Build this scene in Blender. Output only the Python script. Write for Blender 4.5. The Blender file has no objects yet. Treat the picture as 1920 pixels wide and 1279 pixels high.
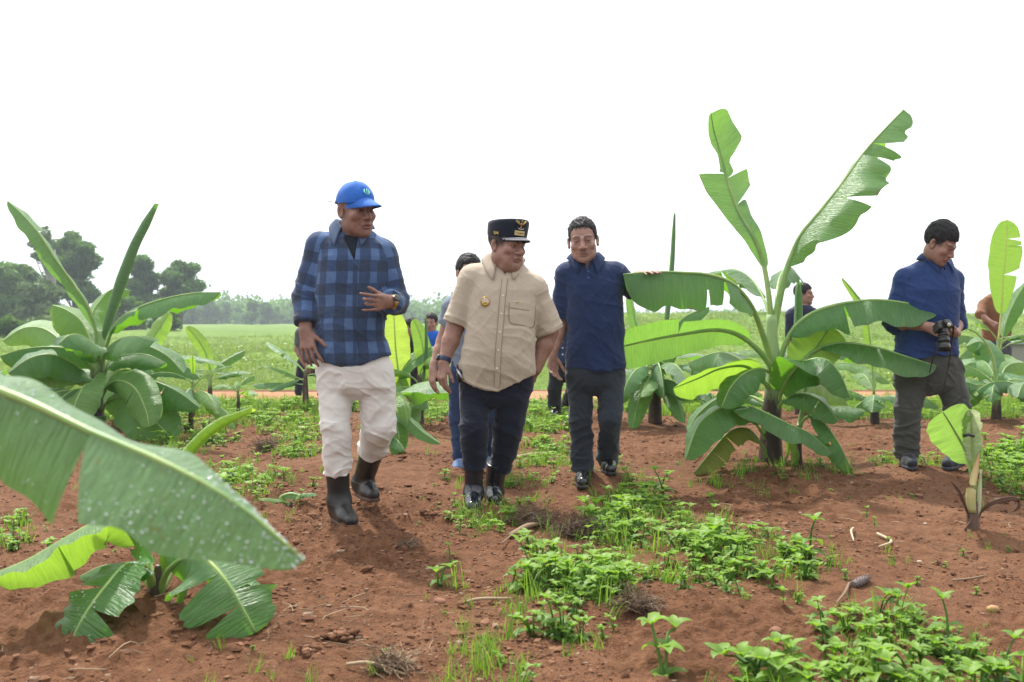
import bpy, math, random
import numpy as np
from mathutils import Vector, Matrix
R = math.radians
# ------------------------------------------------------------------ camera
CAMH, F, HORY = 1.03, 1867.0, 600.0
PITCH = math.atan((639.5-HORY)/F)
sc = bpy.context.scene
cam = bpy.data.objects.new('camera', bpy.data.cameras.new('camera')); sc.collection.objects.link(cam)
cam.location = (0, 0, CAMH); cam.rotation_euler = (R(90)-PITCH, 0, 0)
cam.data.sensor_width = 36; cam.data.lens = F/1920*36
cam.data.clip_start = .05; cam.data.clip_end = 3000
cam.data.dof.use_dof = True; cam.data.dof.focus_distance = 5.6; cam.data.dof.aperture_fstop = 4.5
sc.camera = cam
# ------------------------------------------------------------------ sky and sun
SUN_EL, SUN_AZ = 58, -24            # azimuth measured from straight ahead (+Y), negative = left
wd = bpy.data.worlds.new('World'); sc.world = wd; wd.use_nodes = True
nt = wd.node_tree; nt.nodes.clear()
sky = nt.nodes.new('ShaderNodeTexSky'); sky.sky_type = 'NISHITA'; sky.sun_disc = False
sky.sun_elevation = R(SUN_EL); sky.sun_rotation = R(SUN_AZ)
sky.dust_density = 6; sky.air_density = 1.0; sky.ozone_density = .6
hs = nt.nodes.new('ShaderNodeHueSaturation'); hs.inputs['Saturation'].default_value = .12; hs.inputs['Value'].default_value = 1
mx = nt.nodes.new('ShaderNodeMix'); mx.data_type = 'RGBA'; mx.inputs[0].default_value = .85
tc = nt.nodes.new('ShaderNodeTexCoord'); vm = nt.nodes.new('ShaderNodeVectorMath'); vm.operation = 'DOT_PRODUCT'
vm.inputs[1].default_value = (math.sin(R(SUN_AZ))*math.cos(R(SUN_EL)), math.cos(R(SUN_AZ))*math.cos(R(SUN_EL)), math.sin(R(SUN_EL)))
mr_ = nt.nodes.new('ShaderNodeMapRange'); mr_.interpolation_type = 'SMOOTHSTEP'; mr_.inputs[1].default_value = -.35; mr_.inputs[2].default_value = .38
vc = nt.nodes.new('ShaderNodeMix'); vc.data_type = 'RGBA'; vc.inputs[6].default_value = (5.6, 5.9, 6.5, 1); vc.inputs[7].default_value = (14.5, 14.5, 14.6, 1)   # bright cloud veil round the sun, duller sky away from it
nt.links.new(tc.outputs['Generated'], vm.inputs[0]); nt.links.new(vm.outputs['Value'], mr_.inputs[0]); nt.links.new(mr_.outputs[0], vc.inputs[0]); nt.links.new(vc.outputs[2], mx.inputs[7])
bg = nt.nodes.new('ShaderNodeBackground'); bg.inputs[1].default_value = .1
wo = nt.nodes.new('ShaderNodeOutputWorld')
nt.links.new(sky.outputs[0], hs.inputs['Color']); nt.links.new(hs.outputs[0], mx.inputs[6])
nt.links.new(mx.outputs[2], bg.inputs[0]); nt.links.new(bg.outputs[0], wo.inputs[0])
sd = bpy.data.lights.new('sun', 'SUN'); sd.energy = 4.6; sd.angle = R(2.5); sd.color = (1, .95, .87)
sun = bpy.data.objects.new('sun', sd); sc.collection.objects.link(sun)
az, el = R(SUN_AZ), R(SUN_EL)
sdir = Vector((math.sin(az)*math.cos(el), math.cos(az)*math.cos(el), math.sin(el)))
sun.rotation_euler = sdir.to_track_quat('Z', 'Y').to_euler(); sun.location = sdir*30
sc.view_settings.view_transform = 'Standard'; sc.view_settings.look = 'None'
sc.view_settings.exposure = .52; sc.view_settings.gamma = 1
try:
    sc.cycles.use_denoising = True; sc.cycles.max_bounces = 8; sc.cycles.transparent_max_bounces = 8
    sc.cycles.diffuse_bounces = 4; sc.cycles.transmission_bounces = 5; sc.cycles.volume_bounces = 0
    sc.cycles.sample_clamp_indirect = 6; sc.cycles.use_adaptive_sampling = True; sc.cycles.adaptive_threshold = .015
except Exception: pass

def P(px, py, d):
    """world point seen at photo pixel px,py that stands d metres away along +Y"""
    x = (px-960)/F; v = -(py-639.5)/F
    dy = math.cos(PITCH)+v*math.sin(PITCH); dz = -math.sin(PITCH)+v*math.cos(PITCH)
    t = d/dy
    return np.array((x*t, d, CAMH+dz*t))
def G(px, py):
    """ground point under a photo pixel (flat ground)"""
    v = -(py-639.5)/F
    dz = -math.sin(PITCH)+v*math.cos(PITCH); dy = math.cos(PITCH)+v*math.sin(PITCH)
    t = -CAMH/dz
    return np.array(((px-960)/F*t, dy*t, 0.0))
# ------------------------------------------------------------------ noise
def _hash(i, j, k, s):
    n = (i.astype(np.int64)*73856093) ^ (j.astype(np.int64)*19349663) ^ (k.astype(np.int64)*83492791) ^ (s*2654435761)
    n = (n ^ (n >> 13))*1274126177 & 0x7fffffff
    n = (n ^ (n >> 15))*668265263 & 0x7fffffff
    return (n & 0xffff)/32767.5-1
def noise(x, y, z, s=0):
    x, y, z = np.broadcast_arrays(np.asarray(x, float), y, z)
    i, j, k = np.floor(x), np.floor(y), np.floor(z)
    f, g, h = x-i, y-j, z-k
    f, g, h = f*f*f*(f*(f*6-15)+10), g*g*g*(g*(g*6-15)+10), h*h*h*(h*(h*6-15)+10)
    i, j, k = i.astype(np.int64), j.astype(np.int64), k.astype(np.int64)
    H = lambda a, b, c: _hash(i+a, j+b, k+c, s)
    def X(b, c): return H(0, b, c)*(1-f)+H(1, b, c)*f
    def Y(c): return X(0, c)*(1-g)+X(1, c)*g
    return Y(0)*(1-h)+Y(1)*h
def fbm(x, y, z, s=0, o=3):
    r = 0; a = 1
    for q in range(o):
        r = r+a*noise(x*2**q+q*7.3, y*2**q, z*2**q, s+q); a *= .5
    return r
def sstep(a, b, x):
    t = np.clip((np.asarray(x, float)-a)/(b-a), 0, 1); return t*t*(3-2*t)
# ------------------------------------------------------------------ terrain height
def hbase(x, y):
    x, y = np.asarray(x, float), np.asarray(y, float)
    rise = 1.2*sstep(17, 52, y)*sstep(.0, .10, x/np.maximum(y, 1))*(1-sstep(75, 120, y))
    return rise+.10*np.sin(x*.11+1)*sstep(20, 40, y)*np.sin(y*.13)
MOUNDS = []   # (x, y, radius, height)
def hfun(x, y, fine=True):
    x, y = np.asarray(x, float), np.asarray(y, float)
    h = hbase(x, y)
    near = 1-sstep(10.5, 12.6, y)
    h = h+near*(.030*noise(x*.9, y*.9, 0, 3)+.012*noise(x*3.1, y*3.1, 0, 4))
    for mxx, myy, mr, mh in MOUNDS:
        h = h+mh*np.exp(-((x-mxx)**2+(y-myy)**2)/(mr*mr))
    if fine:
        rough = .35+.65*sstep(-.2, .5, noise(x*1.3+5, y*1.3, 0, 9))
        n1 = noise(x*9, y*9, 0, 5); n2 = noise(x*21, y*21, 0, 6); n3 = noise(x*48, y*48, 0, 7)
        h = h+near*rough*(.018*n1+.024*np.maximum(n2, 0)**1.3+.010*n3)
    return h
# ------------------------------------------------------------------ object helpers
col = sc.collection
def _props(o, label=None, cat=None, group=None, kind=None):
    for k, v in (('label', label), ('category', cat), ('group', group), ('kind', kind)):
        if v: o[k] = v
    return o
def thing(name, label, cat, loc=(0, 0, 0), group=None):
    o = bpy.data.objects.new(name, None); col.objects.link(o); o.location = tuple(float(v) for v in loc)
    o.empty_display_size = .1
    return _props(o, label, cat, group)
def mesh(name, V, Fc, mat=None, parent=None, smooth=True, attrs=None, uv=None, label=None, mats=None, midx=None):
    """V: (n,3) world coordinates; Fc: list of arrays/lists (quads and/or tris)"""
    me = bpy.data.meshes.new(name)
    V = np.asarray(V, np.float32).reshape(-1, 3)
    if parent is not None:
        q = parent; off = np.zeros(3)
        while q is not None: off = off+np.array(q.location); q = q.parent
        V = V-off.astype(np.float32)
    if isinstance(Fc, np.ndarray): Fc = [Fc]
    if len(Fc) and not isinstance(Fc[0], np.ndarray):
        by = {}
        for f in Fc: by.setdefault(len(f), []).append(f)
        if len(by) > 1 or 1:
            Fc = [np.array(v) for v in by.values()]
    loops = np.concatenate([f.reshape(-1) for f in Fc]).astype(np.int32)
    tot = np.concatenate([np.full(len(f), f.shape[1], np.int32) for f in Fc])
    st = np.concatenate([[0], np.cumsum(tot)[:-1]]).astype(np.int32)
    me.vertices.add(len(V)); me.vertices.foreach_set('co', V.reshape(-1))
    me.loops.add(len(loops)); me.loops.foreach_set('vertex_index', loops)
    me.polygons.add(len(tot)); me.polygons.foreach_set('loop_start', st); me.polygons.foreach_set('loop_total', tot)
    me.update(calc_edges=True); me.validate()
    me.polygons.foreach_set('use_smooth', np.full(len(me.polygons), bool(smooth)))
    if attrs and len(me.vertices) == len(V):
        for k, a in attrs.items():
            a = np.asarray(a, np.float32)
            if a.ndim == 1: at = me.attributes.new(k, 'FLOAT', 'POINT'); at.data.foreach_set('value', a)
            elif a.shape[1] == 3: at = me.attributes.new(k, 'FLOAT_VECTOR', 'POINT'); at.data.foreach_set('vector', a.reshape(-1))
            else: at = me.attributes.new(k, 'FLOAT_COLOR', 'POINT'); at.data.foreach_set('color', a.reshape(-1))
    for m in ([mat] if mats is None else mats):
        if m is not None: me.materials.append(m)
    if midx is not None and len(me.polygons) == len(midx): me.polygons.foreach_set('material_index', np.asarray(midx, np.int32))
    me.update()
    o = bpy.data.objects.new(name, me); col.objects.link(o)
    if parent is not None: o.parent = parent
    if label: o['label'] = label
    return o
def unit(v): v = np.asarray(v, float); return v/max(np.linalg.norm(v), 1e-9)
def grid_faces(nu, nv, off=0, wrap=False):
    i = np.arange(nu-1)[:, None]; j = np.arange(nv if wrap else nv-1)[None, :]; jn = (j+1) % nv
    a = i*nv+j; b = i*nv+jn; c = (i+1)*nv+jn; d = (i+1)*nv+j
    return np.stack([a, b, c, d], -1).reshape(-1, 4)+off
def spline(pts, n):
    pts = np.asarray(pts, float)
    p = np.vstack([2*pts[0]-pts[1], pts, 2*pts[-1]-pts[-2]]); out = []
    for i in range(1, len(p)-2):
        for t in np.linspace(0, 1, 24, endpoint=False):
            out.append(.5*((2*p[i])+(-p[i-1]+p[i+1])*t+(2*p[i-1]-5*p[i]+4*p[i+1]-p[i+2])*t*t+(-p[i-1]+3*p[i]-3*p[i+1]+p[i+2])*t**3))
    out.append(p[-2]); out = np.array(out)
    L = np.concatenate([[0], np.cumsum(np.linalg.norm(np.diff(out, axis=0), axis=1))])
    s = np.linspace(0, L[-1], n)
    return np.stack([np.interp(s, L, out[:, k]) for k in range(out.shape[1])], 1)
def tube(pts, rad, ns=8, flat=1.0, ref=(0, 0, 1), cap=True, off=0):
    """swept tube; returns V, F(list)"""
    pts = np.asarray(pts, float); n = len(pts)
    rad = np.interp(np.linspace(0, 1, n), np.linspace(0, 1, len(np.atleast_1d(rad))), np.atleast_1d(rad))
    T = np.gradient(pts, axis=0); T /= np.linalg.norm(T, axis=1)[:, None]+1e-9
    ref = np.asarray(ref, float); V = []; prev = None
    for i in range(n):
        N = ref-(ref@T[i])*T[i]
        if np.linalg.norm(N) < .15 and prev is not None: N = prev-(prev@T[i])*T[i]
        if np.linalg.norm(N) < 1e-4: N = np.cross(T[i], (1, 0, .1))
        N = unit(N); prev = N; B = np.cross(T[i], N)
        a = np.linspace(0, 2*np.pi, ns, endpoint=False)
        V.append(pts[i]+rad[i]*(np.cos(a)[:, None]*B+flat*np.sin(a)[:, None]*N))
    V = np.concatenate(V); Fq = grid_faces(n, ns, off, True)
    fs = [Fq]
    if cap:
        V = np.vstack([V, pts[0], pts[-1]]); c0, c1 = len(V)-2+off, len(V)-1+off
        j = np.arange(ns); jn = (j+1) % ns
        fs.append(np.concatenate([np.stack([np.full(ns, c0), jn+off, j+off], 1), np.stack([np.full(ns, c1), j+off+(n-1)*ns, jn+off+(n-1)*ns], 1)]))
    return V, fs
class Acc:
    """collects shapes into one mesh"""
    def __init__(s): s.V = []; s.q = []; s.t = []; s.n = 0; s.a = []
    def add(s, V, fs, a=0.0):
        V = np.asarray(V, float).reshape(-1, 3)
        if isinstance(fs, np.ndarray): fs = [fs]
        for f in fs:
            f = np.asarray(f)
            (s.q if f.shape[1] == 4 else s.t).append(f+s.n)
        s.V.append(V); s.n += len(V); s.a.append(np.full(len(V), a) if np.isscalar(a) else np.asarray(a)); return s
    def tube(s, pts, rad, ns=8, a=0.0, **k): V, f = tube(pts, rad, ns, **k); return s.add(V, f, a)
    def ball(s, c, r, Rm=None, nu=8, nv=12, a=0.0):
        th = np.linspace(0, np.pi, nu)[:, None]; ph = np.linspace(0, 2*np.pi, nv, endpoint=False)[None, :]
        v = np.stack([np.sin(th)*np.cos(ph), np.sin(th)*np.sin(ph), np.cos(th)+0*ph], -1).reshape(-1, 3)*np.asarray(r)
        if Rm is not None: v = v@np.asarray(Rm).T
        return s.add(v+np.asarray(c), grid_faces(nu, nv, 0, True), a)
    def build(s, name, mat, parent=None, smooth=True, **k):
        fs = ([np.concatenate(s.q)] if s.q else [])+([np.concatenate(s.t)] if s.t else [])
        return mesh(name, np.concatenate(s.V), fs, mat, parent, smooth, attrs={'var': np.concatenate(s.a)}, **k)
# ------------------------------------------------------------------ materials
class M:
    def __init__(s, name):
        s.m = bpy.data.materials.new(name); s.m.use_nodes = True; s.t = s.m.node_tree
        s.b = s.t.nodes['Principled BSDF']; s.out = s.t.nodes['Material Output']
    def n(s, typ, **k):
        x = s.t.nodes.new('ShaderNode'+typ)
        for a, v in k.items(): setattr(x, a, v)
        return x
    def l(s, a, b): s.t.links.new(a, b)
    def attr(s, nm, o='Fac'): x = s.n('Attribute'); x.attribute_name = nm; return x.outputs[o]
    def noise(s, scale, detail=4, rough=.55, vec=None, dist=0):
        x = s.n('TexNoise'); x.inputs['Scale'].default_value = scale; x.inputs['Detail'].default_value = detail
        x.inputs['Roughness'].default_value = rough; x.inputs['Distortion'].default_value = dist
        s.l(vec if vec is not None else s.co(), x.inputs['Vector']); return x.outputs['Fac']
    def co(s, sc_=None):
        if not hasattr(s, '_c'): s._c = s.n('NewGeometry')
        o = s._c.outputs['Position']
        if sc_ is not None:
            mp = s.n('Mapping'); mp.inputs['Scale'].default_value = sc_; s.l(o, mp.inputs['Vector']); o = mp.outputs[0]
        return o
    def ramp(s, fac, stops):
        x = s.n('ValToRGB'); e = x.color_ramp.elements
        while len(e) < len(stops): e.new(.5)
        for q, (p, c) in zip(e, stops): q.position = p; q.color = (*c, 1) if len(c) == 3 else c
        s.l(fac, x.inputs[0]); return x.outputs[0]
    def math(s, op, a, b=None, c=None):
        x = s.n('Math', operation=op)
        for i, v in enumerate((a, b, c)):
            if v is None: continue
            if isinstance(v, (int, float)): x.inputs[i].default_value = v
            else: s.l(v, x.inputs[i])
        return x.outputs[0]
    def mix(s, f, a, b, mode='MIX'):
        x = s.n('Mix', data_type='RGBA', blend_type=mode)
        for i, v in ((0, f), (6, a), (7, b)):
            if isinstance(v, (int, float)): x.inputs[i].default_value = v
            elif isinstance(v, tuple): x.inputs[i].default_value = (*v, 1) if len(v) == 3 else v
            else: s.l(v, x.inputs[i])
        return x.outputs[2]
    def col(s, c):
        if isinstance(c, tuple): s.b.inputs['Base Color'].default_value = (*c, 1)
        else: s.l(c, s.b.inputs['Base Color'])
        return s
    def set(s, rough=None, spec=None, metal=None, coat=None, sheen=None):
        for k, v in (('Roughness', rough), ('Specular IOR Level', spec), ('Metallic', metal), ('Coat Weight', coat), ('Sheen Weight', sheen)):
            if v is None: continue
            if isinstance(v, (int, float)): s.b.inputs[k].default_value = v
            else: s.l(v, s.b.inputs[k])
        return s
    def bump(s, h, strength=.5, dist=.01, prev=None):
        x = s.n('Bump'); x.inputs['Strength'].default_value = strength; x.inputs['Distance'].default_value = dist
        s.l(h, x.inputs['Height'])
        if prev is not None: s.l(prev, x.inputs['Normal'])
        s.l(x.outputs[0], s.b.inputs['Normal']); return x.outputs[0]
    def translucent(s, colr, f, normal=None):
        tr = s.n('BsdfTranslucent'); ms = s.n('MixShader')
        if isinstance(colr, tuple): tr.inputs[0].default_value = (*colr, 1)
        else: s.l(colr, tr.inputs[0])
        if isinstance(f, (int, float)): ms.inputs[0].default_value = f
        else: s.l(f, ms.inputs[0])
        s.l(s.b.outputs[0], ms.inputs[1]); s.l(tr.outputs[0], ms.inputs[2]); s.l(ms.outputs[0], s.out.inputs[0]); return s
def plain(name, c, rough=.6, **k):
    m = M(name); v = m.noise(30, 3); m.col(m.mix(v, tuple(x*.8 for x in c), tuple(min(1, x*1.2) for x in c))); m.set(rough=rough, **k); return m.m
# ================================================================== GROUND
for (px, py, mr, mh) in ((290, 1165, .34, .09), (1440, 888, .55, .07), (1825, 1008, .18, .03), (760, 880, .5, .06), (1280, 1150, .28, .05),
                         (1180, 800, .5, .05), (1870, 800, .45, .08), (180, 815, .5, .05), (560, 770, .35, .04), (880, 850, .25, .03), (700, 905, .16, .035), (1700, 905, .5, .03)):
    g = G(px, py); MOUNDS.append((g[0], g[1], mr, mh))
# level the soil under every planted foot
FEET = [(664, 990, 4.9-.17), (884, 962, 5.7-.26), (926, 948, 5.7-.04), (1092, 915, 6.12-.22), (1147, 890, 6.12-.05), (1712, 880, 6.5-.20), (1772, 880, 6.5-.14), (704, 952, 4.9+.3)]
_fp = np.array([P(*q) for q in FEET]); _fp[:, 1] += .08; _tz = _fp[:, 2]-.004; _rr = .27
_K = np.exp(-((_fp[:, None, 0]-_fp[None, :, 0])**2+(_fp[:, None, 1]-_fp[None, :, 1])**2)/_rr**2)
_w = np.linalg.solve(_K+np.eye(len(_K))*.02, _tz-hfun(_fp[:, 0], _fp[:, 1], False))
for q, w_ in zip(_fp, _w): MOUNDS.append((q[0], q[1], _rr, float(w_)))
def soil_material():
    m = M('red_soil')
    n1 = m.noise(1.1, 5, .6); n2 = m.noise(14, 6, .65); n3 = m.noise(90, 4, .7)
    c = m.ramp(n1, [(.3, (.090, .038, .018)), (.5, (.160, .074, .040)), (.7, (.240, .122, .070))])
    c2 = m.ramp(n2, [(.3, (.075, .034, .017)), (.55, (.215, .100, .050)), (.75, (.34, .185, .105))])
    c = m.mix(.55, c, c2)
    v = m.n('TexVoronoi'); v.inputs['Scale'].default_value = 75; m.l(m.co(), v.inputs['Vector'])
    peb = m.ramp(v.outputs['Distance'], [(.0, (1, 1, 1)), (.16, (1, 1, 1)), (.24, (0, 0, 0))])
    sel = m.math('MULTIPLY', peb, m.ramp(n3, [(.48, (0, 0, 0)), (.6, (1, 1, 1))]))
    c = m.mix(m.math('MULTIPLY', sel, .6), c, (.40, .25, .16))
    c = m.mix(m.ramp(m.noise(.55, 3), [(.52, (0, 0, 0)), (.68, (.55, .55, .55))]), c, (.24, .125, .070))
    m.col(c); m.set(rough=.95, spec=.15)
    h = m.math('ADD', m.math('MULTIPLY', n2, 1.2), m.math('MULTIPLY', n3, .6)); h = m.math('ADD', h, m.math('MULTIPLY', sel, .5))
    m.bump(h, 1.0, .035); return m.m
SOIL = soil_material()
def meadow_material():
    m = M('meadow_grass')
    n1 = m.noise(.10, 5, .6, m.co((1, .35, 1))); n2 = m.noise(1.6, 5, .7, m.co((1, .5, 1)))
    c = m.ramp(n1, [(.3, (.085, .155, .030)), (.5, (.145, .225, .042)), (.7, (.225, .30, .065))])
    c = m.mix(m.ramp(n2, [(.35, (0, 0, 0)), (.65, (.75, .75, .75))]), c, (.075, .135, .03))
    m.col(c); m.set(rough=.95, spec=.1); m.bump(n2, .8, .15); return m.m
def sheet(name, ys, cols_, zf, mat, kind='structure', spread=lambda y: np.maximum(y, 3)):
    X = cols_[None, :]*spread(ys)[:, None]; Y = np.repeat(ys[:, None], len(cols_), 1)
    Z = zf(X, Y)
    o = mesh(name, np.stack([X, Y, Z], -1).reshape(-1, 3), grid_faces(len(ys), len(cols_))[:, ::-1], mat); o['kind'] = kind; return o
a_in = np.tan(np.radians(np.linspace(-33, 33, 760))); a_out = np.tan(np.radians(np.linspace(35, 80, 24)))
cols_g = np.concatenate([-a_out[::-1], a_in, a_out])
ys_g = np.concatenate([np.linspace(-4, 2.3, 16), np.geomspace(2.36, 15, 620), np.geomspace(15.3, 1500, 60)])
sheet('ground', ys_g, cols_g, lambda x, y: hfun(x, y)-.35*sstep(14.6, 17, y), SOIL)
# dirt track: a pale orange lane crossing behind the plants
m = M('packed_earth'); n1 = m.noise(2.2, 5, .6); n2 = m.noise(25, 4, .7)
m.col(m.mix(.4, m.ramp(n1, [(.3, (.24, .115, .065)), (.7, (.38, .20, .12))]), m.ramp(n2, [(.3, (.24, .11, .06)), (.7, (.45, .25, .15))]))); m.set(rough=.95, spec=.1); m.bump(n2, .5, .01)
xs = np.linspace(-40, 40, 400); vs = np.linspace(0, 1, 14)
XX = np.repeat(xs[None, :], 14, 0); YY = 12.6+1.9*vs[:, None]+.16*noise(XX*.7, vs[:, None]*3, 0, 11)*(np.abs(vs[:, None]-.5)*2)
o = mesh('dirt_track', np.stack([XX, YY, hfun(XX, YY)+.012-.03*np.abs(vs[:, None]*2-1)**4], -1).reshape(-1, 3), grid_faces(14, 400)[:, ::-1], m.m); o['kind'] = 'structure'
def meadow_h(x, y): return hbase(x, y)+.05*noise(x*.6, y*.6, 0, 21)*sstep(16.5, 19, y)+.14*noise(x*.17, y*.12, 0, 22)*sstep(16, 26, y)+.02-.06*(1-sstep(14.2, 15, y))-.2*sstep(500, 900, y)
cm = np.concatenate([-a_out[::-1], np.tan(np.radians(np.linspace(-33, 33, 220))), a_out])
sheet('meadow', np.concatenate([np.geomspace(14.25, 80, 140), np.geomspace(84, 1500, 40)]), cm, meadow_h, meadow_material())

# ------------------------------------------------------------------ scattered stuff
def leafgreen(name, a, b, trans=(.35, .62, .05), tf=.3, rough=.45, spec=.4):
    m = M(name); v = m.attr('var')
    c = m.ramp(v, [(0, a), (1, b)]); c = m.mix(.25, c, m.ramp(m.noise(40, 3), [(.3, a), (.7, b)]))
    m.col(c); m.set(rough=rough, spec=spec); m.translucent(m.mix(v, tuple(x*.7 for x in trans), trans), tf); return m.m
WEED = leafgreen('weed_leaf', (.030, .105, .018), (.19, .33, .035), tf=.36, rough=.52, spec=.35)
GRASS = leafgreen('grass_blade', (.07, .14, .03), (.24, .31, .08), trans=(.34, .50, .08), tf=.3)
STRAW = M('dry_straw'); STRAW.col(STRAW.ramp(STRAW.attr('var'), [(0, (.09, .055, .035)), (.6, (.22, .15, .09)), (1, (.44, .34, .22))])).set(rough=.8); STRAW = STRAW.m
def blade(L, w, bend, ang, n=4):
    """grass blade: narrow strip that bends over"""
    t = np.linspace(0, 1, n+1); y = L*np.sin(bend*t)/bend*1.0; z = L*(1-np.cos(bend*t))/bend
    up = y; out = z
    ww = w*(1-t)**.8+.0004
    c, s = math.cos(ang), math.sin(ang)
    l = np.stack([out*c-ww*s, out*s+ww*c, up], 1); r = np.stack([out*c+ww*s, out*s-ww*c, up], 1)
    return np.concatenate([l, r]), np.stack([np.arange(n), np.arange(n)+1, np.arange(n)+n+2, np.arange(n)+n+1], 1)
def tuft_proto(rng, nb, L, w, spread=.03):
    A = Acc()
    for _ in range(nb):
        V, f = blade(L*rng.uniform(.5, 1), w*rng.uniform(.7, 1.2), rng.uniform(.3, 1.7), rng.uniform(0, 6.28), 3)
        V[:, :2] += rng.normal(0, spread, 2); A.add(V, f, rng.uniform(0, 1))
    return A
def ovate(L, w, az_, el_, base, fold=.35, droop=.5, tw=0.0):
    """a pointed oval leaf with a folded midrib: 4 stations x 3"""
    t = np.array([0, .22, .5, .8, 1.]); wd_ = np.array([.12, .8, 1., .5, .02])*w
    e = el_-droop*t*t; dl = np.diff(t, prepend=0)*L
    rr = np.cumsum(np.cos(e)*dl); zz = np.cumsum(np.sin(e)*dl)
    c, s = math.cos(az_), math.sin(az_)
    mid = np.stack([rr*c, rr*s, zz], 1)+base; sd_ = np.array([-s, c, tw])
    up = np.stack([-np.sin(e)*c, -np.sin(e)*s, np.cos(e)], 1)
    lft = mid+sd_*wd_[:, None]+up*wd_[:, None]*fold; rgt = mid-sd_*wd_[:, None]+up*wd_[:, None]*fold
    V = np.stack([lft, mid, rgt], 1).reshape(-1, 3)
    return V, grid_faces(5, 3)
def weed_proto(rng, h, leafL, pairs, stems=1):
    A = Acc(); 
    for s in range(stems):
        lean = rng.normal(0, .35, 2)*h if stems > 1 else rng.normal(0, .1, 2)*h
        top = np.array([lean[0], lean[1], h*rng.uniform(.7, 1.05)])
        pts = spline([(0, 0, -.02), top*.5+np.array([0, 0, .02]), top], 6); A.tube(pts, [.0035, .002], 4, a=.2, cap=False)
        a0 = rng.uniform(0, 6.28)
        for k in range(pairs):
            f = (k+1)/pairs; b = pts[min(5, int(f*5))]
            nn = 2 if k < pairs-1 else 4
            for j in range(nn):
                L = leafL*(1.0 if k < pairs-1 else .75)*rng.uniform(.75, 1.15)
                V, fc = ovate(L, L*.30, a0+k*1.57+j*6.283/nn+rng.normal(0, .2), rng.uniform(.05, .5)+(.5 if k == pairs-1 else 0), b, droop=rng.uniform(.5, 1.2))
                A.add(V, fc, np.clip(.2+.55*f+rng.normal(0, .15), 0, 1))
    return A
def replicate(A, protos, pos, scl, rng, tilt=.15):
    """adds copies of prototypes to the accumulator A"""
    pp = []
    for p in protos:
        q = np.concatenate(p.q) if p.q else np.zeros((0, 4), int); t = np.concatenate(p.t) if p.t else np.zeros((0, 3), int)
        pp.append((np.concatenate(p.V), q, t, np.concatenate(p.a)))
    idx = rng.integers(0, len(pp), len(pos))
    for k, (V, q, t, a) in enumerate(pp):
        w = np.where(idx == k)[0]
        if not len(w): continue
        an = rng.uniform(0, 6.283, len(w)); c, s = np.cos(an)[:, None], np.sin(an)[:, None]
        X = V[None, :, 0]*c-V[None, :, 1]*s; Y = V[None, :, 0]*s+V[None, :, 1]*c; Z = np.repeat(V[None, :, 2], len(w), 0)
        tx, ty = rng.normal(0, tilt, (2, len(w)))
        X = X+Z*tx[:, None]; Y = Y+Z*ty[:, None]
        W = np.stack([X, Y, Z], -1)*np.asarray(scl)[w][:, None, None]+np.asarray(pos)[w][:, None, :]
        off = (np.arange(len(w))*len(V))[:, None, None]
        va = np.clip(a[None, :]+rng.normal(0, .12, (len(w), 1)), 0, 1).reshape(-1)
        fs = []
        if len(q): fs.append((q[None]+off).reshape(-1, 4))
        if len(t): fs.append((t[None]+off).reshape(-1, 3))
        A.add(W.reshape(-1, 3), fs, va)
def inpoly(px, py, poly):
    ins = np.zeros(len(px), bool); n = len(poly)
    for i in range(n):
        x1, y1 = poly[i]; x2, y2 = poly[(i+1) % n]
        c = ((y1 > py) != (y2 > py)) & (px < (x2-x1)*(py-y1)/((y2-y1) or 1e-9)+x1); ins ^= c
    return ins
def ground_in(poly, density, rng, clump=.0):
    """random ground points inside a region given by the ground positions of its corners (corners read off the photo)"""
    gp = np.array([G(*q)[:2] for q in poly]); lo, hi = gp.min(0), gp.max(0)
    n = int(density*(hi-lo)[0]*(hi-lo)[1])+1
    p = rng.uniform(lo, hi, (n, 2)); k = inpoly(p[:, 0], p[:, 1], [tuple(q) for q in gp])
    if clump: k &= noise(p[:, 0]*3.2, p[:, 1]*3.2, 0, 31) > (clump-1)
    p = p[k]+rng.normal(0, .045, (int(k.sum()), 2))*rng.exponential(1.3, (int(k.sum()), 1)); return np.column_stack([p, hfun(p[:, 0], p[:, 1], False)])
def stuff(A, name, label, cat, mat, smooth=True):
    o = A.build(name, mat, smooth=smooth); _props(o, label, cat, kind='stuff'); return o
rng = np.random.default_rng(7)
# clods and pebbles
ico_v = np.array([(0, 0, 1), (.89, 0, .45), (.28, .85, .45), (-.72, .53, .45), (-.72, -.53, .45), (.28, -.85, .45), (.72, .53, -.45), (-.28, .85, -.45), (-.89, 0, -.45), (-.28, -.85, -.45), (.72, -.53, -.45), (0, 0, -1)])
ico_f = np.array([(0, 1, 2), (0, 2, 3), (0, 3, 4), (0, 4, 5), (0, 5, 1), (1, 6, 2), (2, 7, 3), (3, 8, 4), (4, 9, 5), (5, 10, 1), (1, 10, 6), (2, 6, 7), (3, 7, 8), (4, 8, 9), (5, 9, 10), (6, 11, 7), (7, 11, 8), (8, 11, 9), (9, 11, 10), (10, 11, 6)])
def clod_proto(rng):
    A = Acc(); A.add(ico_v*rng.uniform(.5, 1.25, (12, 1))*np.array([1, .8, .6]), ico_f, rng.uniform(0, 1)); return A
prot = [clod_proto(rng) for _ in range(8)]
yy = 2.4*(13.5/2.4)**rng.uniform(0, 1, 60000); xx = yy*np.tan(np.radians(rng.uniform(-31, 31, 60000)))
k = noise(xx*1.6, yy*1.6, 0, 41)+.5*noise(xx*6, yy*6, 0, 42) > rng.uniform(-.7, .7, 60000)
xx, yy = xx[k], yy[k]; s_ = np.clip(rng.lognormal(-5.25, .55, len(xx)), .002, .030)*np.clip(yy/5, .75, 1.5)
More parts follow.
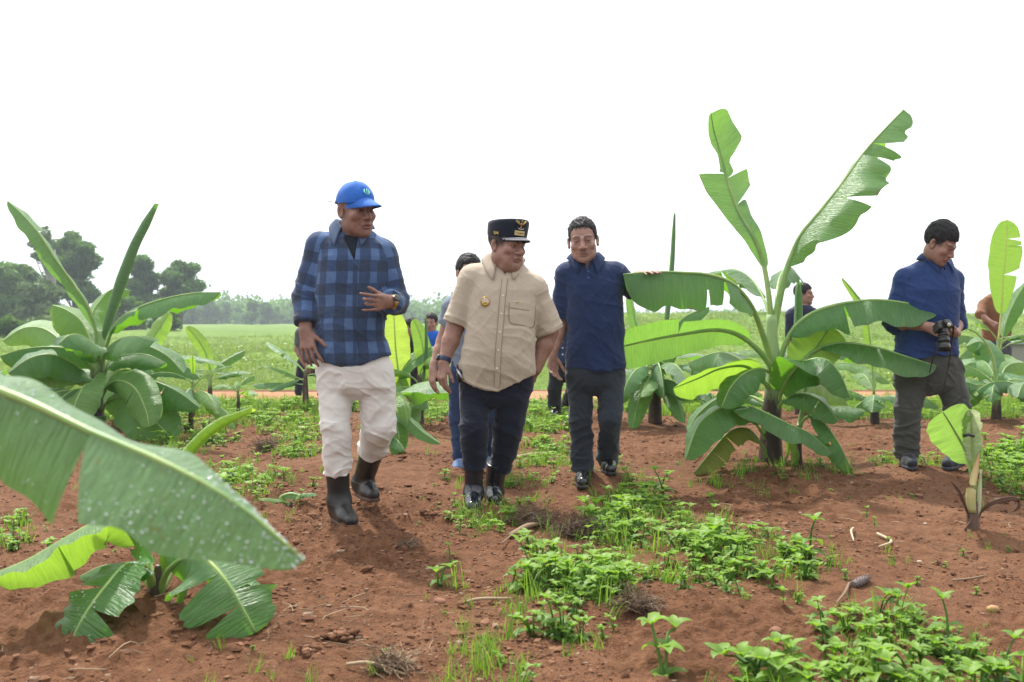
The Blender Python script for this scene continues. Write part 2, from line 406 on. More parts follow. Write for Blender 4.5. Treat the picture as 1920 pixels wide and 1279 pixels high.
A = Acc(); replicate(A, prot, np.column_stack([xx, yy, hfun(xx, yy)+s_*.15]), s_, rng, 0)
n_ = 9000; yy = 2.6*(12/2.6)**rng.uniform(0, 1, n_); xx = yy*np.tan(np.radians(rng.uniform(-31, 31, n_))); k = noise(xx*2.2, yy*2.2, 0, 45)+.4*noise(xx*7, yy*7, 0, 46) > .35
xx, yy = xx[k], yy[k]; s_ = np.clip(rng.lognormal(-4.3, .4, len(xx)), .006, .035); replicate(A, prot, np.column_stack([xx, yy, hfun(xx, yy)-s_*.05]), s_, rng, 0)
CL = M('soil_clod'); n2 = CL.noise(60, 4)
CL.col(CL.mix(.45, CL.ramp(CL.attr('var'), [(0, (.065, .029, .015)), (.6, (.18, .082, .042)), (.93, (.28, .155, .092)), (1, (.38, .29, .21))]), CL.ramp(n2, [(.3, (.06, .028, .017)), (.7, (.17, .085, .052))]))).set(rough=.95, spec=.15); CL.bump(n2, .6, .006)
stuff(A, 'soil_clods', 'loose red brown soil clods and small pebbles strewn over the bare field', 'soil clods', CL.m, False)
# ================================================================== TREES
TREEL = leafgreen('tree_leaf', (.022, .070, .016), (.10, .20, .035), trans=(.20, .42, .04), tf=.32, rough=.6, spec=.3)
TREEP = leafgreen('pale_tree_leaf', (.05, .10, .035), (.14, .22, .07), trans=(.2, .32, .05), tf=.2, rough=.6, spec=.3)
BARK = plain('bark', (.16, .14, .12), .9); BARKP = plain('pale_bark', (.36, .34, .30), .9)
def leafcloud(A, blobs, n, size, rng, hollow=.55):
    """leaf faces through the volume of several clumps"""
    w = np.array([b[1][0]*b[1][1]*b[1][2] for b in blobs])**.66; cnt = rng.multinomial(n, w/w.sum())
    for (c, r), k in zip(blobs, cnt):
        d = rng.normal(0, 1, (k, 3)); d /= np.linalg.norm(d, axis=1)[:, None]; rad = rng.uniform(hollow**3, 1, k)**(1/3)*(1+.25*noise(d[:, 0]*3+c[0], d[:, 1]*3, d[:, 2]*3, 5))
        p = c+d*rad[:, None]*r; u = rng.normal(0, 1, (k, 3)); u /= np.linalg.norm(u, axis=1)[:, None]; v = np.cross(u, d+rng.normal(0, .5, (k, 3))); v /= np.linalg.norm(v, axis=1)[:, None]+1e-6
        s = size*rng.uniform(.5, 1.2, k)[:, None]; V = np.stack([p-u*s, p+v*s*.45, p+u*s, p-v*s*.45], 1).reshape(-1, 3)
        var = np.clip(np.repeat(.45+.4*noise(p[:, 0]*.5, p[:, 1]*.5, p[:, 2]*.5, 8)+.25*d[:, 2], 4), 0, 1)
        A.add(V, np.arange(4*k).reshape(-1, 4), var)
def tree(label, px, D, top, wpx, n, size, seed, mat=None, sub=14, trunkc=None, crown0=.3, group=None, spread=.5, name='broadleaf_tree', base=None):
    rng = np.random.default_rng(seed); x = (px-960)/F*D; z0 = float(hbase(x, D)); H = P(px, top, D)[2]-z0; Wd = wpx/F*D/2
    root = thing(name, label, 'tree', (x, D, z0), group); b = np.array([x, D, z0-.3]); blobs = []; A = Acc(); tp = b+np.array([rng.normal(0, .04)*H, 0, H*.8])
    A.tube(spline([b, b*.6+tp*.4+np.array([.03*H, 0, 0]), tp], 10), [H*.028, H*.018, H*.006], 8)
    for i in range(sub):
        a = rng.uniform(0, 6.283); f = rng.uniform(crown0, .95); rr = Wd*spread*2*rng.uniform(.15, .75)*math.sqrt(max(.05, 1-((f-.5)/.62)**2))
        c = b+np.array([math.cos(a)*rr, math.sin(a)*rr, H*f]); r = Wd*rng.uniform(.26, .46)*(1-.4*max(0, f-.6)); blobs.append((c, np.array([r, r, r*.72])))
        st = b+(tp-b)*max(.15, f-.25); A.tube(spline([st, st*.5+c*.5+np.array([0, 0, -.02*H]), c], 6), [H*.010, H*.003], 5)
    blobs.append((b+np.array([0, 0, H*.93]), np.array([Wd*.3, Wd*.3, H*.09])))
    A.build('trunk', trunkc or BARK, root)
    A = Acc(); leafcloud(A, blobs, n, size, rng); A.build('crown', mat or TREEL, root, smooth=False); return root
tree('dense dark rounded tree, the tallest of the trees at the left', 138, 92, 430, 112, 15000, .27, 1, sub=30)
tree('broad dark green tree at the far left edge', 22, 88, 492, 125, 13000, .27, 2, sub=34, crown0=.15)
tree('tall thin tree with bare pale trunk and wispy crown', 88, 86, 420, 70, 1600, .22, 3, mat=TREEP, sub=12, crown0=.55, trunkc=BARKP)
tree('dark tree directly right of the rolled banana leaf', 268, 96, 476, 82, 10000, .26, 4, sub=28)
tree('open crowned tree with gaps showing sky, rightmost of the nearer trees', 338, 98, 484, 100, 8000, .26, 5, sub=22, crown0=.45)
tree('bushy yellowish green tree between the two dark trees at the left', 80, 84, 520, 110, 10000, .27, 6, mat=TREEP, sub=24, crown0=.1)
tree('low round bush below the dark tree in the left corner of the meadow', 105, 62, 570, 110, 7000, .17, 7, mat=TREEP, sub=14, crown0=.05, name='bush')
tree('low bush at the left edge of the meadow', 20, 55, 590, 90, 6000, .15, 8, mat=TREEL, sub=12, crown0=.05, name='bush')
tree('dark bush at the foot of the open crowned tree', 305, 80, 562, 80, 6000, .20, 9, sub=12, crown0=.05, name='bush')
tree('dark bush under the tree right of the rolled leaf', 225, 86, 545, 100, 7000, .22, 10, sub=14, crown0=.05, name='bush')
FARL = ['tallest hazy tree at the left end of the far wood', 'rounded hazy tree next to the tallest one at the left end of the far wood', 'low hazy tree left of the gap in the far wood', 'narrow hazy tree in the gap of the far wood', 'tall hazy tree in the middle of the far wood right of its gap', 'hazy tree right of the middle of the far wood', 'slim hazy tree between two rounder ones in the far wood', 'hazy tree in the far wood touching the blue plaid sleeve', 'hazy tree behind the tip of the long drooping banana leaf', 'widest hazy tree at the left end of the far wood', 'hazy tree hidden behind the blue plaid sleeve', 'hazy tree hidden behind the blue plaid shirt', 'hazy tree hidden behind the right half of the plaid shirt']
for i, (px, tp, w) in enumerate([(365, 552, 50), (395, 558, 44), (420, 566, 34), (447, 570, 30), (470, 560, 34), (498, 566, 40), (520, 575, 26), (545, 570, 36), (345, 566, 40), (380, 572, 60)]):
    tree(FARL[i], px, 215+12*(i % 4), tp, w, 1500, .62, 30+i, sub=9, crown0=.12, group='far trees beyond the meadow')
A = Acc(); rng = np.random.default_rng(77); bl = []
for k in range(150):
    px = rng.uniform(290, 860); Dd = rng.uniform(245, 330); top = (586+rng.uniform(-8, 8) if px > 640 else 578+rng.uniform(-12, 12)); x = (px-960)/F*Dd; H = P(px, top, Dd)[2]; r = rng.uniform(3.5, 7)
    bl.append((np.array([x, Dd, H-r*.6]), np.array([r, r, r*.8]))); bl.append((np.array([x, Dd, max(1, H-r*1.5)]), np.array([r, r, r*1.1])))
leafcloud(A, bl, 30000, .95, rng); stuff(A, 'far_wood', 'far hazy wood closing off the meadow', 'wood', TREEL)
A = Acc(); bl = []
for k in range(60):
    px = rng.uniform(1180, 2300); Dd = rng.uniform(300, 380); x = (px-960)/F*Dd; r = rng.uniform(3, 5); bl.append((np.array([x, Dd, rng.uniform(1, 2.2)]), np.array([r*1.6, r, r*.6])))
leafcloud(A, bl, 9000, .9, rng); stuff(A, 'far_scrub', 'faint scrub on the skyline at the right', 'scrub', TREEL)
# ================================================================== WEEDS AND GRASS
rng = np.random.default_rng(15)
WP = [weed_proto(rng, h_, l_, p_, s_) for h_, l_, p_, s_ in ((.05, .034, 2, 2), (.075, .042, 3, 2), (.04, .034, 2, 3), (.11, .045, 4, 1), (.035, .026, 2, 3), (.065, .050, 3, 2), (.045, .040, 2, 3))]
TP = [tuft_proto(rng, 9, L_q, .0022, .02) for L_q in (.06, .09, .13)]
BIGT = [tuft_proto(rng, 12, L_q, .006, .06) for L_q in (.16, .24, .32)]
def patch_of(name, label, polys, dw, dg, seed, sw=1.0, sg=1.0, cat='weeds', clump=.8):
    rg = np.random.default_rng(seed); A = Acc()
    for po in polys:
        p = ground_in(po, dw*.95, rg, clump-.12); 
        if len(p): replicate(A, WP, p, rg.uniform(.45, 1.65, len(p))*sw*(1+.35*noise(p[:, 0]*4, p[:, 1]*4, 0, seed)), rg, .25)
        p = ground_in(po, dg*1.2, rg, clump*.8)
        if len(p): replicate(A, TP, p, rg.uniform(.5, 1.3, len(p))*sg, rg, .2)
    return stuff(A, name, label, cat, WEED)
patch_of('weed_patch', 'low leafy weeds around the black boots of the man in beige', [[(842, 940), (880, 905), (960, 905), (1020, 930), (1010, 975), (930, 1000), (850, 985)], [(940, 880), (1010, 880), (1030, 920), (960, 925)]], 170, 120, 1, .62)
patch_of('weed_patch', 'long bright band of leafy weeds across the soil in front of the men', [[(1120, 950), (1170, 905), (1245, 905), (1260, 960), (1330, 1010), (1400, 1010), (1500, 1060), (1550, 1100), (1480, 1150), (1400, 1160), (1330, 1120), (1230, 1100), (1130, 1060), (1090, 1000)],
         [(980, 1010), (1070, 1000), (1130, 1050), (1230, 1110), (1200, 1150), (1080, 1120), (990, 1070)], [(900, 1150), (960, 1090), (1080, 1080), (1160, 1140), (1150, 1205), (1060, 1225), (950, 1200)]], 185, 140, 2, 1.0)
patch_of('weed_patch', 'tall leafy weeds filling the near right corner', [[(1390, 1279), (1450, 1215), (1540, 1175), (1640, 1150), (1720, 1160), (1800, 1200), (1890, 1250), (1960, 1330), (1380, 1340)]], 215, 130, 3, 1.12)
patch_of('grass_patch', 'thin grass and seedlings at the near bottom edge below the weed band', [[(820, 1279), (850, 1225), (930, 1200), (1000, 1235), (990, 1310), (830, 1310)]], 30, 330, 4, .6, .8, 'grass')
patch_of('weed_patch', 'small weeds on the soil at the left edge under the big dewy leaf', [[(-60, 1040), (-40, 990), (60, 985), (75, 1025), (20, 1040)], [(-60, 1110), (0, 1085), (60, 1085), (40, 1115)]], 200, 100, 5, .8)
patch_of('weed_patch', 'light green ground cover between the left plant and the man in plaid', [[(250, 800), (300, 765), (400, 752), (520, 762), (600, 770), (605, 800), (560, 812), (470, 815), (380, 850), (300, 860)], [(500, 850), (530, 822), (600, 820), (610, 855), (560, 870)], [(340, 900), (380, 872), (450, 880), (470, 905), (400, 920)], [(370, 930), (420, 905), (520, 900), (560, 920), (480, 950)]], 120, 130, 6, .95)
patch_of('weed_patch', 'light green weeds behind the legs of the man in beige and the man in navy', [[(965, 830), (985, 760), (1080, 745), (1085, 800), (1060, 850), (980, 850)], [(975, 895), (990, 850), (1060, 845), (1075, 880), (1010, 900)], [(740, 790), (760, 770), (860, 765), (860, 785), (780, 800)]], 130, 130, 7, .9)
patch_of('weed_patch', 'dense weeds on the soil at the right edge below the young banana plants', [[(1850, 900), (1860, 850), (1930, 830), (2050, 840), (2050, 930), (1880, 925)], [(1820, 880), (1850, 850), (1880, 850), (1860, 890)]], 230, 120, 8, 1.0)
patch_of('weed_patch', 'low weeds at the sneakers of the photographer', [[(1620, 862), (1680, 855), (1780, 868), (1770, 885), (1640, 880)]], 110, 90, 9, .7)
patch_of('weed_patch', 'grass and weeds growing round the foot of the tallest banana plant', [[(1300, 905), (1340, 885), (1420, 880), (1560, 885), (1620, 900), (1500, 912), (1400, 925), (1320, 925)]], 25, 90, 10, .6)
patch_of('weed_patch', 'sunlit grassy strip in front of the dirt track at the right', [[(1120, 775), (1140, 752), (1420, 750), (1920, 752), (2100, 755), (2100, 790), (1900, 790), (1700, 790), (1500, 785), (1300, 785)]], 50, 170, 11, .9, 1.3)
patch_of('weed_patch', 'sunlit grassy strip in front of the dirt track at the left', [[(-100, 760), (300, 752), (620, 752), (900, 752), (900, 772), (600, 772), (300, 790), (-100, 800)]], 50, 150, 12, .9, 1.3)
# scattered seedlings over all of the bare soil
A = Acc(); y_ = 2.6*(12.5/2.6)**rng.uniform(0, 1, 900); x_ = y_*np.tan(np.radians(rng.uniform(-30, 30, 900))); k = noise(x_*1.4, y_*1.4, 0, 51) > .0; x_, y_ = x_[k], y_[k]
replicate(A, TP+WP[4:5], np.column_stack([x_, y_, hfun(x_, y_, False)]), rng.uniform(.3, .8, len(x_)), rng); stuff(A, 'seedlings', 'tiny weeds and grass blades sprouting all over the bare soil', 'seedlings', WEED)
# single weeds that stand out
SW = [(1682, 1190, .17, .060, 4, 'tall weed with broad pale leaves rising above the near right corner weeds'), (1545, 1215, .13, .045, 4, 'slender leafy weed left of the tallest one in the near right corner'),
      (1040, 1120, .15, .045, 5, 'upright weed with a bright leaf rosette in the middle of the near weed band'), (1338, 1000, .13, .042, 4, 'upright weed at the right rim of the weed band, tip almost white in the light'),
      (1105, 1030, .11, .040, 4, 'weed beside the dark root clump'), (845, 1050, .07, .035, 3, 'small weed on bare soil below the boots of the man in beige'), (862, 1000, .08, .035, 3, 'small weed just below the weeds round the boots of the man in beige'),
      (1625, 965, .06, .030, 3, 'small weed on the bare soil right of the tall banana plant'), (1640, 990, .05, .028, 3, 'lower one of two small weeds on the soil right of the tall banana plant'), (1390, 915, .06, .03, 3, 'small weed on the soil in front of the tallest banana plant'),
      (560, 960, .10, .035, 4, 'ferny weed beside the tiny banana seedling'), (1470, 1150, .08, .04, 3, 'little weed at the right tip of the near weed band'), (425, 890, .09, .05, 3, 'bright weed on soil right of the rolled yellow leaf'), (655, 700, .01, .01, 1, '')]
for px, py, h_, l_, p_, lb in SW[:-1]:
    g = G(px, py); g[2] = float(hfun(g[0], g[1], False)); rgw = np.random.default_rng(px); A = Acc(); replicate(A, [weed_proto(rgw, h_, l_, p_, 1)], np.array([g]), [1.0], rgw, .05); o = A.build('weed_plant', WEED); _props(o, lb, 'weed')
# meadow grass
A = Acc(); n_ = 30000; y_ = 14.4*(60/14.4)**(rng.uniform(0, 1, n_)**1.25); x_ = y_*np.tan(np.radians(rng.uniform(-33, 33, n_)))
sc_ = .85*(.45+.5*np.clip(y_/22, .6, 2.2)*.6+.35*noise(x_*.35, y_*.35, 0, 61))
replicate(A, BIGT, np.column_stack([x_, y_, meadow_h(x_, y_)-.02]), sc_, rng, .15); stuff(A, 'meadow_blades', 'bright green grass of the meadow behind the dirt track', 'grass', GRASS)
A = Acc(); bl = []
for k in range(260):
    y = 15.5*(48/15.5)**rng.uniform(0, 1); x = y*math.tan(R(rng.uniform(-32, 32)))
    if noise(x*.16, y*.2, 0, 63) < -.1: continue
    r = rng.uniform(.18, .5)*(.6+y/40); bl.append((np.array([x, y, float(meadow_h(x, y))+r*.12]), np.array([r*1.7, r, r*.45])))
leafcloud(A, bl, 26000, .05, rng, .3); stuff(A, 'meadow_scrub', 'low darker scrub and tall weeds dotted through the meadow', 'scrub', GRASS)
# ================================================================== DEBRIS
rng = np.random.default_rng(99); A = Acc()
y_ = 2.5*(11/2.5)**rng.uniform(0, 1, 1100); x_ = y_*np.tan(np.radians(rng.uniform(-30, 30, 1100))); k = noise(x_*1.2, y_*1.2, 0, 71) > -.05
for x, y in zip(x_[k], y_[k]):
    L_q = rng.uniform(.02, .14); a = rng.uniform(0, 6.283); d = np.array([math.cos(a), math.sin(a), 0]); z = float(hfun(x, y, False)); p = np.array([x, y, z+.006]); e = rng.normal(0, .25, 3); e[2] = abs(e[2])*.5
    A.tube(spline([p-d*L_q/2, p+e*L_q*.5, p+d*L_q/2+np.array([0, 0, rng.uniform(0, .012)])], 5), [.0012, .0018, .0008], 4, a=rng.uniform(), cap=False)
stuff(A, 'dry_straw', 'dry straw and root fibres scattered on the red soil', 'straw', STRAW)
def root_clump(px, py, size, n, label, seed, dark=.25):
    rg = np.random.default_rng(seed); g = G(px, py); g[2] = float(hfun(g[0], g[1], False)); A = Acc()
    A.add(g+ico_v*np.array([1, .7, .5])*size*.42*rg.uniform(.7, 1.1, (12, 1))+np.array([0, 0, size*.15]), ico_f, .05)
    for _ in range(n):
        p = g+rg.normal(0, .28, 3)*size*np.array([1, .7, .35])+np.array([0, 0, size*.25]); d = rg.normal(0, 1, 3)*np.array([1, .8, .55]); d /= np.linalg.norm(d); q = p+d*size*rg.uniform(.3, .8); q[2] = max(q[2], g[2]+.002); p[2] = max(p[2], g[2])
        A.tube(spline([p, (p+q)/2+rg.normal(0, .12, 3)*size, q], 5), [.0016, .0010], 3, a=np.clip(rg.normal(dark, .2), 0, 1), cap=False)
    o = A.build('root_clump', STRAW); _props(o, label, 'root clump')
root_clump(1085, 1005, .15, 420, 'dark tangled clump of roots between the weeds', 1, .08)
root_clump(1195, 1165, .11, 260, 'reddish root clump with pale fibres at the edge of the near weed band', 2, .3)
root_clump(497, 842, .15, 300, 'dark root clump on the soil beyond the rolled yellow leaf', 3, .1)
root_clump(1005, 980, .17, 240, 'brown heap of dry grass behind the dark root clump', 4, .35)
root_clump(765, 1030, .07, 120, 'small tuft of dry roots on bare soil between the two pairs of rubber boots', 5, .3)
root_clump(735, 1265, .10, 200, 'pale root tuft at the bottom edge of the photo', 6, .5)
def stick(px, py, px2, py2, r, label, seed, name='stick', mat=None, bend=.02, lift=.006):
    a, b = G(px, py), G(px2, py2); rg = np.random.default_rng(seed)
    for q in (a, b): q[2] = float(hfun(q[0], q[1], False))+r+lift
    A = Acc(); m_ = (a+b)/2+np.array([rg.normal(0, bend), rg.normal(0, bend), abs(rg.normal(0, bend))*.5]); A.tube(spline([a, m_, b], 10), [r, r*1.15, r*.7], 7, a=rg.uniform(.3, .9)); o = A.build(name, mat or STRAW); _props(o, label, 'stick')
stick(960, 862, 1035, 848, .011, 'bare brown stick lying behind the man in beige', 1)
stick(1592, 1108, 1568, 1142, .005, 'pale straight straw piece left of the corn cob', 2)
stick(1645, 1012, 1648, 1038, .006, 'short pale split stalk, right one of a pair on bare soil', 3, mat=plain('pale_straw', (.42, .33, .22), .7))
stick(1600, 1003, 1601, 1026, .005, 'short bent pale stalk, left one of a pair on bare soil', 4, mat=plain('pale_straw', (.42, .33, .22), .7))
stick(1785, 1098, 1850, 1094, .004, 'thin dark twig on the soil at the right', 5)
stick(955, 1012, 1010, 985, .013, 'knobbly brown dead stalk lying between the weeds', 6, bend=.01)
stick(940, 1030, 990, 985, .004, 'thin arching dry stem in front of the dead stalk', 7, lift=.02)
stick(870, 1140, 960, 1132, .005, 'pale stick at the left end of the near weed band', 8)
stick(650, 1262, 760, 1275, .005, 'long thin root lying along the bottom edge', 9)
def stone(px, py, s, label, colr, seed, name='stone', cat='stone'):
    rg = np.random.default_rng(seed); g = G(px, py); g[2] = float(hfun(g[0], g[1], False))+s*.3; A = Acc(); th = np.linspace(0, np.pi, 9)[:, None]; ph = np.linspace(0, 6.283, 14, endpoint=False)[None]
    v = np.stack([np.sin(th)*np.cos(ph), np.sin(th)*np.sin(ph), np.cos(th)+0*ph], -1).reshape(-1, 3); v = v*(1+.22*fbm(v[:, 0]*1.5+seed, v[:, 1]*1.5, v[:, 2]*1.5, seed, 2))[:, None]*np.array([1, .8, .65])*s
    A.add(v+g, grid_faces(9, 14, 0, True))
    if name == 'soil_lump':
        A = Acc(); nn_ = 70; q = rg.normal(0, .45, (nn_, 3))*s*np.array([1.2, 1, .45]); q[:, 2] = np.abs(q[:, 2])-s*.35; replicate(A, prot, g+q, s*rg.uniform(.18, .5, nn_), rg, 0); o = A.build(name, CL.m); return _props(o, label, cat)
    m = M(name+'_surface'); m.col(m.mix(m.noise(50, 4), tuple(x*.7 for x in colr), colr)).set(rough=.9); m.bump(m.noise(90, 4), .6, .004); o = A.build(name, m.m); _props(o, label, cat)
for i, (px, py, s, lb, c_) in enumerate([(1862, 1155, .020, 'smooth tan stone on the soil at the right', (.42, .25, .12)), (1885, 1098, .034, 'dark soil lump at the right edge', (.09, .045, .03)), (1724, 1065, .012, 'small pale pebble on the soil at the right', (.5, .36, .25)), (825, 1135, .022, 'reddish stone left of the near weed band', (.28, .13, .08)),
    (580, 1235, .040, 'dark brown soil lump near the bottom edge', (.10, .05, .035)), (800, 968, .055, 'large crumbly soil lump between the two pairs of rubber boots', (.16, .075, .045)), (1760, 1065, .018, 'broken clod with a pale top right of the corn cob', (.30, .17, .11)), (778, 942, .020, 'orange stone right of the rear boot of the man in plaid', (.36, .15, .07)),
    (1518, 1035, .020, 'rust red pebble beside the weed band', (.30, .10, .06)), (640, 1205, .045, 'loose soil heap in the near foreground', (.18, .085, .05)), (985, 1050, .016, 'buff stone in the middle of the weed band', (.35, .2, .13)), (1735, 980, .010, 'light pebble in front of the photographer', (.5, .38, .28)),
    (1455, 1195, .020, 'brown stone below the weed band', (.30, .16, .10)), (1240, 1195, .014, 'small brown stone right of the reddish root clump', (.33, .18, .11)), (870, 820, .05, 'soil heap behind the jeans of the hidden man', (.2, .095, .055))]):
    stone(px, py, s, lb, c_, i, 'soil_lump' if 'lump' in lb or 'heap' in lb or 'clod' in lb else 'stone', 'soil lump' if 'lump' in lb or 'heap' in lb or 'clod' in lb else 'stone')
# corn cob
a, b = G(1600, 1112), G(1628, 1100); 
for q in (a, b): q[2] = float(hfun(q[0], q[1], False))+.016
A = Acc(); pts = spline([a, (a+b)/2, b], 12); A.tube(pts, [.010, .015, .015, .012, .006], 10, a=.25); dd = unit(b-a); n1 = unit(np.cross(dd, (0, 0, 1))); n2 = np.cross(dd, n1)
for k in range(12):
    for j in range(9): q = j/9*6.283+k*.35; A.ball(pts[k]+(n1*math.cos(q)+n2*math.sin(q))*.0145*(1 if 1 < k < 10 else .7), (.003,)*3, nu=4, nv=5, a=.3)
o = A.build('corn_cob', plain('grey_cob', (.16, .13, .12), .8)); _props(o, 'small grey brown corn cob lying on the soil', 'corn cob')
# weathered block on the meadow at the right edge
bx = P(1905, 655, 17.5); A = Acc(); s_ = np.array([.42, .35, .17]); gz0 = float(meadow_h(bx[0], bx[1]))
zc = bx[2]
def blk(c, s): 
    v = np.array([[x, y, z] for x in (-1, 1) for y in (-1, 1) for z in (-1, 1)])*s+c; return v, np.array([(0, 1, 3, 2), (4, 6, 7, 5), (0, 4, 5, 1), (2, 3, 7, 6), (0, 2, 6, 4), (1, 5, 7, 3)])
rt = thing('stone_trough', 'low weathered grey block at the right edge behind the banana plants', 'block', (bx[0], bx[1], gz0))
CON = plain('weathered_concrete', (.28, .27, .25), .9)
hgt = max(.1, (zc+.10-gz0)/2)
v, f = blk(np.array([bx[0]+.1, bx[1], gz0+hgt]), np.array([.55, .4, hgt])); mesh('block_body', v, f, CON, rt, smooth=False)
v, f = blk(np.array([bx[0]+.1, bx[1], gz0+2*hgt+.022]), np.array([.60, .45, .022])); mesh('block_top', v, f, plain('grey_slab', (.36, .37, .38), .8), rt, smooth=False)
# ================================================================== BANANA PLANTS
def leaf_mat(name, top, under, tr, tf, rib=(.30, .42, .12)):
    m = M(name); uv = m.attr('luv', 'Vector'); sx = m.n('SeparateXYZ'); m.l(uv, sx.inputs[0]); u, v = sx.outputs[0], sx.outputs[1]
    av = m.math('ABSOLUTE', v)
    cmb = m.n('CombineXYZ'); m.l(m.math('MULTIPLY', u, 90), cmb.inputs[0]); m.l(m.math('MULTIPLY', av, 1.6), cmb.inputs[1])
    m.l(m.math('MULTIPLY', v, .8), cmb.inputs[2])
    vein = m.noise(1.0, 3, .6, cmb.outputs[0])
    blot = m.noise(5, 4, .6)
    geo = m._c
    c = m.mix(m.ramp(vein, [(.3, (0, 0, 0)), (.7, (1, 1, 1))]), tuple(x*.66 for x in top), tuple(x*1.34 for x in top))
    c = m.mix(m.ramp(blot, [(.35, (0, 0, 0)), (.7, (.5, .5, .5))]), c, tuple(min(1, x*1.7) for x in top))
    cu = m.mix(m.ramp(vein, [(.3, (0, 0, 0)), (.7, (1, 1, 1))]), tuple(x*.78 for x in under), tuple(x*1.22 for x in under))
    bf = geo.outputs['Backfacing']
    c = m.mix(bf, c, cu)
    ribf = m.ramp(av, [(.0, (.9, .9, .9)), (.03, (.6, .6, .6)), (.07, (0, 0, 0))])
    c = m.mix(ribf, c, rib)
    # ragged dry rim
    dry = m.math('MULTIPLY', m.ramp(av, [(.95, (0, 0, 0)), (.99, (1, 1, 1))]), m.ramp(m.noise(9, 3), [(.55, (0, 0, 0)), (.62, (1, 1, 1))]))
    c = m.mix(dry, c, (.22, .13, .06))
    m.col(c); spot = m.math('MULTIPLY', m.ramp(m.noise(55, 2), [(.66, (0, 0, 0)), (.70, (1, 1, 1))]), m.ramp(m.noise(4, 3), [(.45, (0, 0, 0)), (.6, (.7, .7, .7))]))
    c = m.mix(spot, c, (.16, .13, .04)); m.col(c)
    m.set(rough=m.mix(m.noise(14, 3), (.24,)*3, (.44,)*3), spec=.55)
    b1 = m.bump(vein, .9, .012)
    m.bump(m.noise(28, 3, .6), .12, .01, b1)
    trc = m.mix(vein, tuple(x*.62 for x in tr), tuple(min(1, x*1.1) for x in tr))
    m.translucent(m.mix(dry, trc, (.1, .05, .02)), tf); return m.m
LEAF = leaf_mat('banana_leaf', (.024, .104, .022), (.065, .175, .048), (.25, .60, .03), .34)
LEAF_Y = leaf_mat('young_banana_leaf', (.070, .19, .035), (.11, .24, .06), (.42, .72, .06), .42)
LEAF_P = leaf_mat('pale_banana_leaf', (.068, .185, .055), (.11, .24, .085), (.32, .64, .08), .38)
LEAF_S = leaf_mat('silvery_banana_leaf', (.090, .215, .085), (.13, .26, .11), (.28, .58, .08), .34)
LEAF_W = leaf_mat('whitish_cut_leaf', (.42, .52, .32), (.45, .52, .34), (.6, .75, .35), .35)
LEAF_YY = leaf_mat('yellow_banana_leaf', (.20, .36, .05), (.24, .40, .07), (.62, .86, .10), .50)
LEAF_D = leaf_mat('drying_banana_leaf', (.10, .17, .035), (.13, .19, .05), (.5, .55, .05), .3)
LEAF_G = leaf_mat('fresh_banana_leaf', (.10, .24, .055), (.14, .29, .08), (.40, .70, .10), .40)
RIB = M('leaf_rib'); RIB.col(RIB.mix(RIB.ramp(RIB.noise(9, 3), [(.4, (0, 0, 0)), (.7, (1, 1, 1))]), (.20, .36, .10), (.34, .46, .14))).set(rough=.4); RIB.translucent((.4, .6, .1), .15); RIB = RIB.m
RIB_Y = plain('yellow_rib', (.50, .52, .14), .4)
DRYL = plain('dry_brown_leaf', (.085, .045, .026), .85)
def stem_mat(name, green, dark, zlo, zhi):
    m = M(name); sx = m.n('SeparateXYZ'); m.l(m.co(), sx.inputs[0]); z = sx.outputs[2]
    n = m.noise(13, 4, .6, m.co((1, 1, .25)))
    f = m.math('MULTIPLY_ADD', n, .9, m.math('MULTIPLY_ADD', z, -1/(zhi-zlo), zhi/(zhi-zlo)-.45))
    fr = m.ramp(f, [(.38, (0, 0, 0)), (.62, (1, 1, 1))])
    g = m.mix(m.noise(30, 3, .5, m.co((1, 1, .15))), tuple(x*.8 for x in green), tuple(x*1.2 for x in green))
    d = m.ramp(m.noise(24, 4, .6, m.co((1, 1, .2))), [(.3, tuple(x*.5 for x in dark)), (.55, dark), (.75, (.20, .13, .09))])
    m.col(m.mix(fr, g, d)); m.set(rough=.5); m.bump(m.noise(40, 4, .5, m.co((1, 1, .12))), .5, .008); return m.m
STEM = stem_mat('pseudostem', (.24, .36, .14), (.045, .022, .018), .05, 1.0)
STEM_S = stem_mat('small_pseudostem', (.26, .36, .14), (.07, .04, .028), .0, .45)
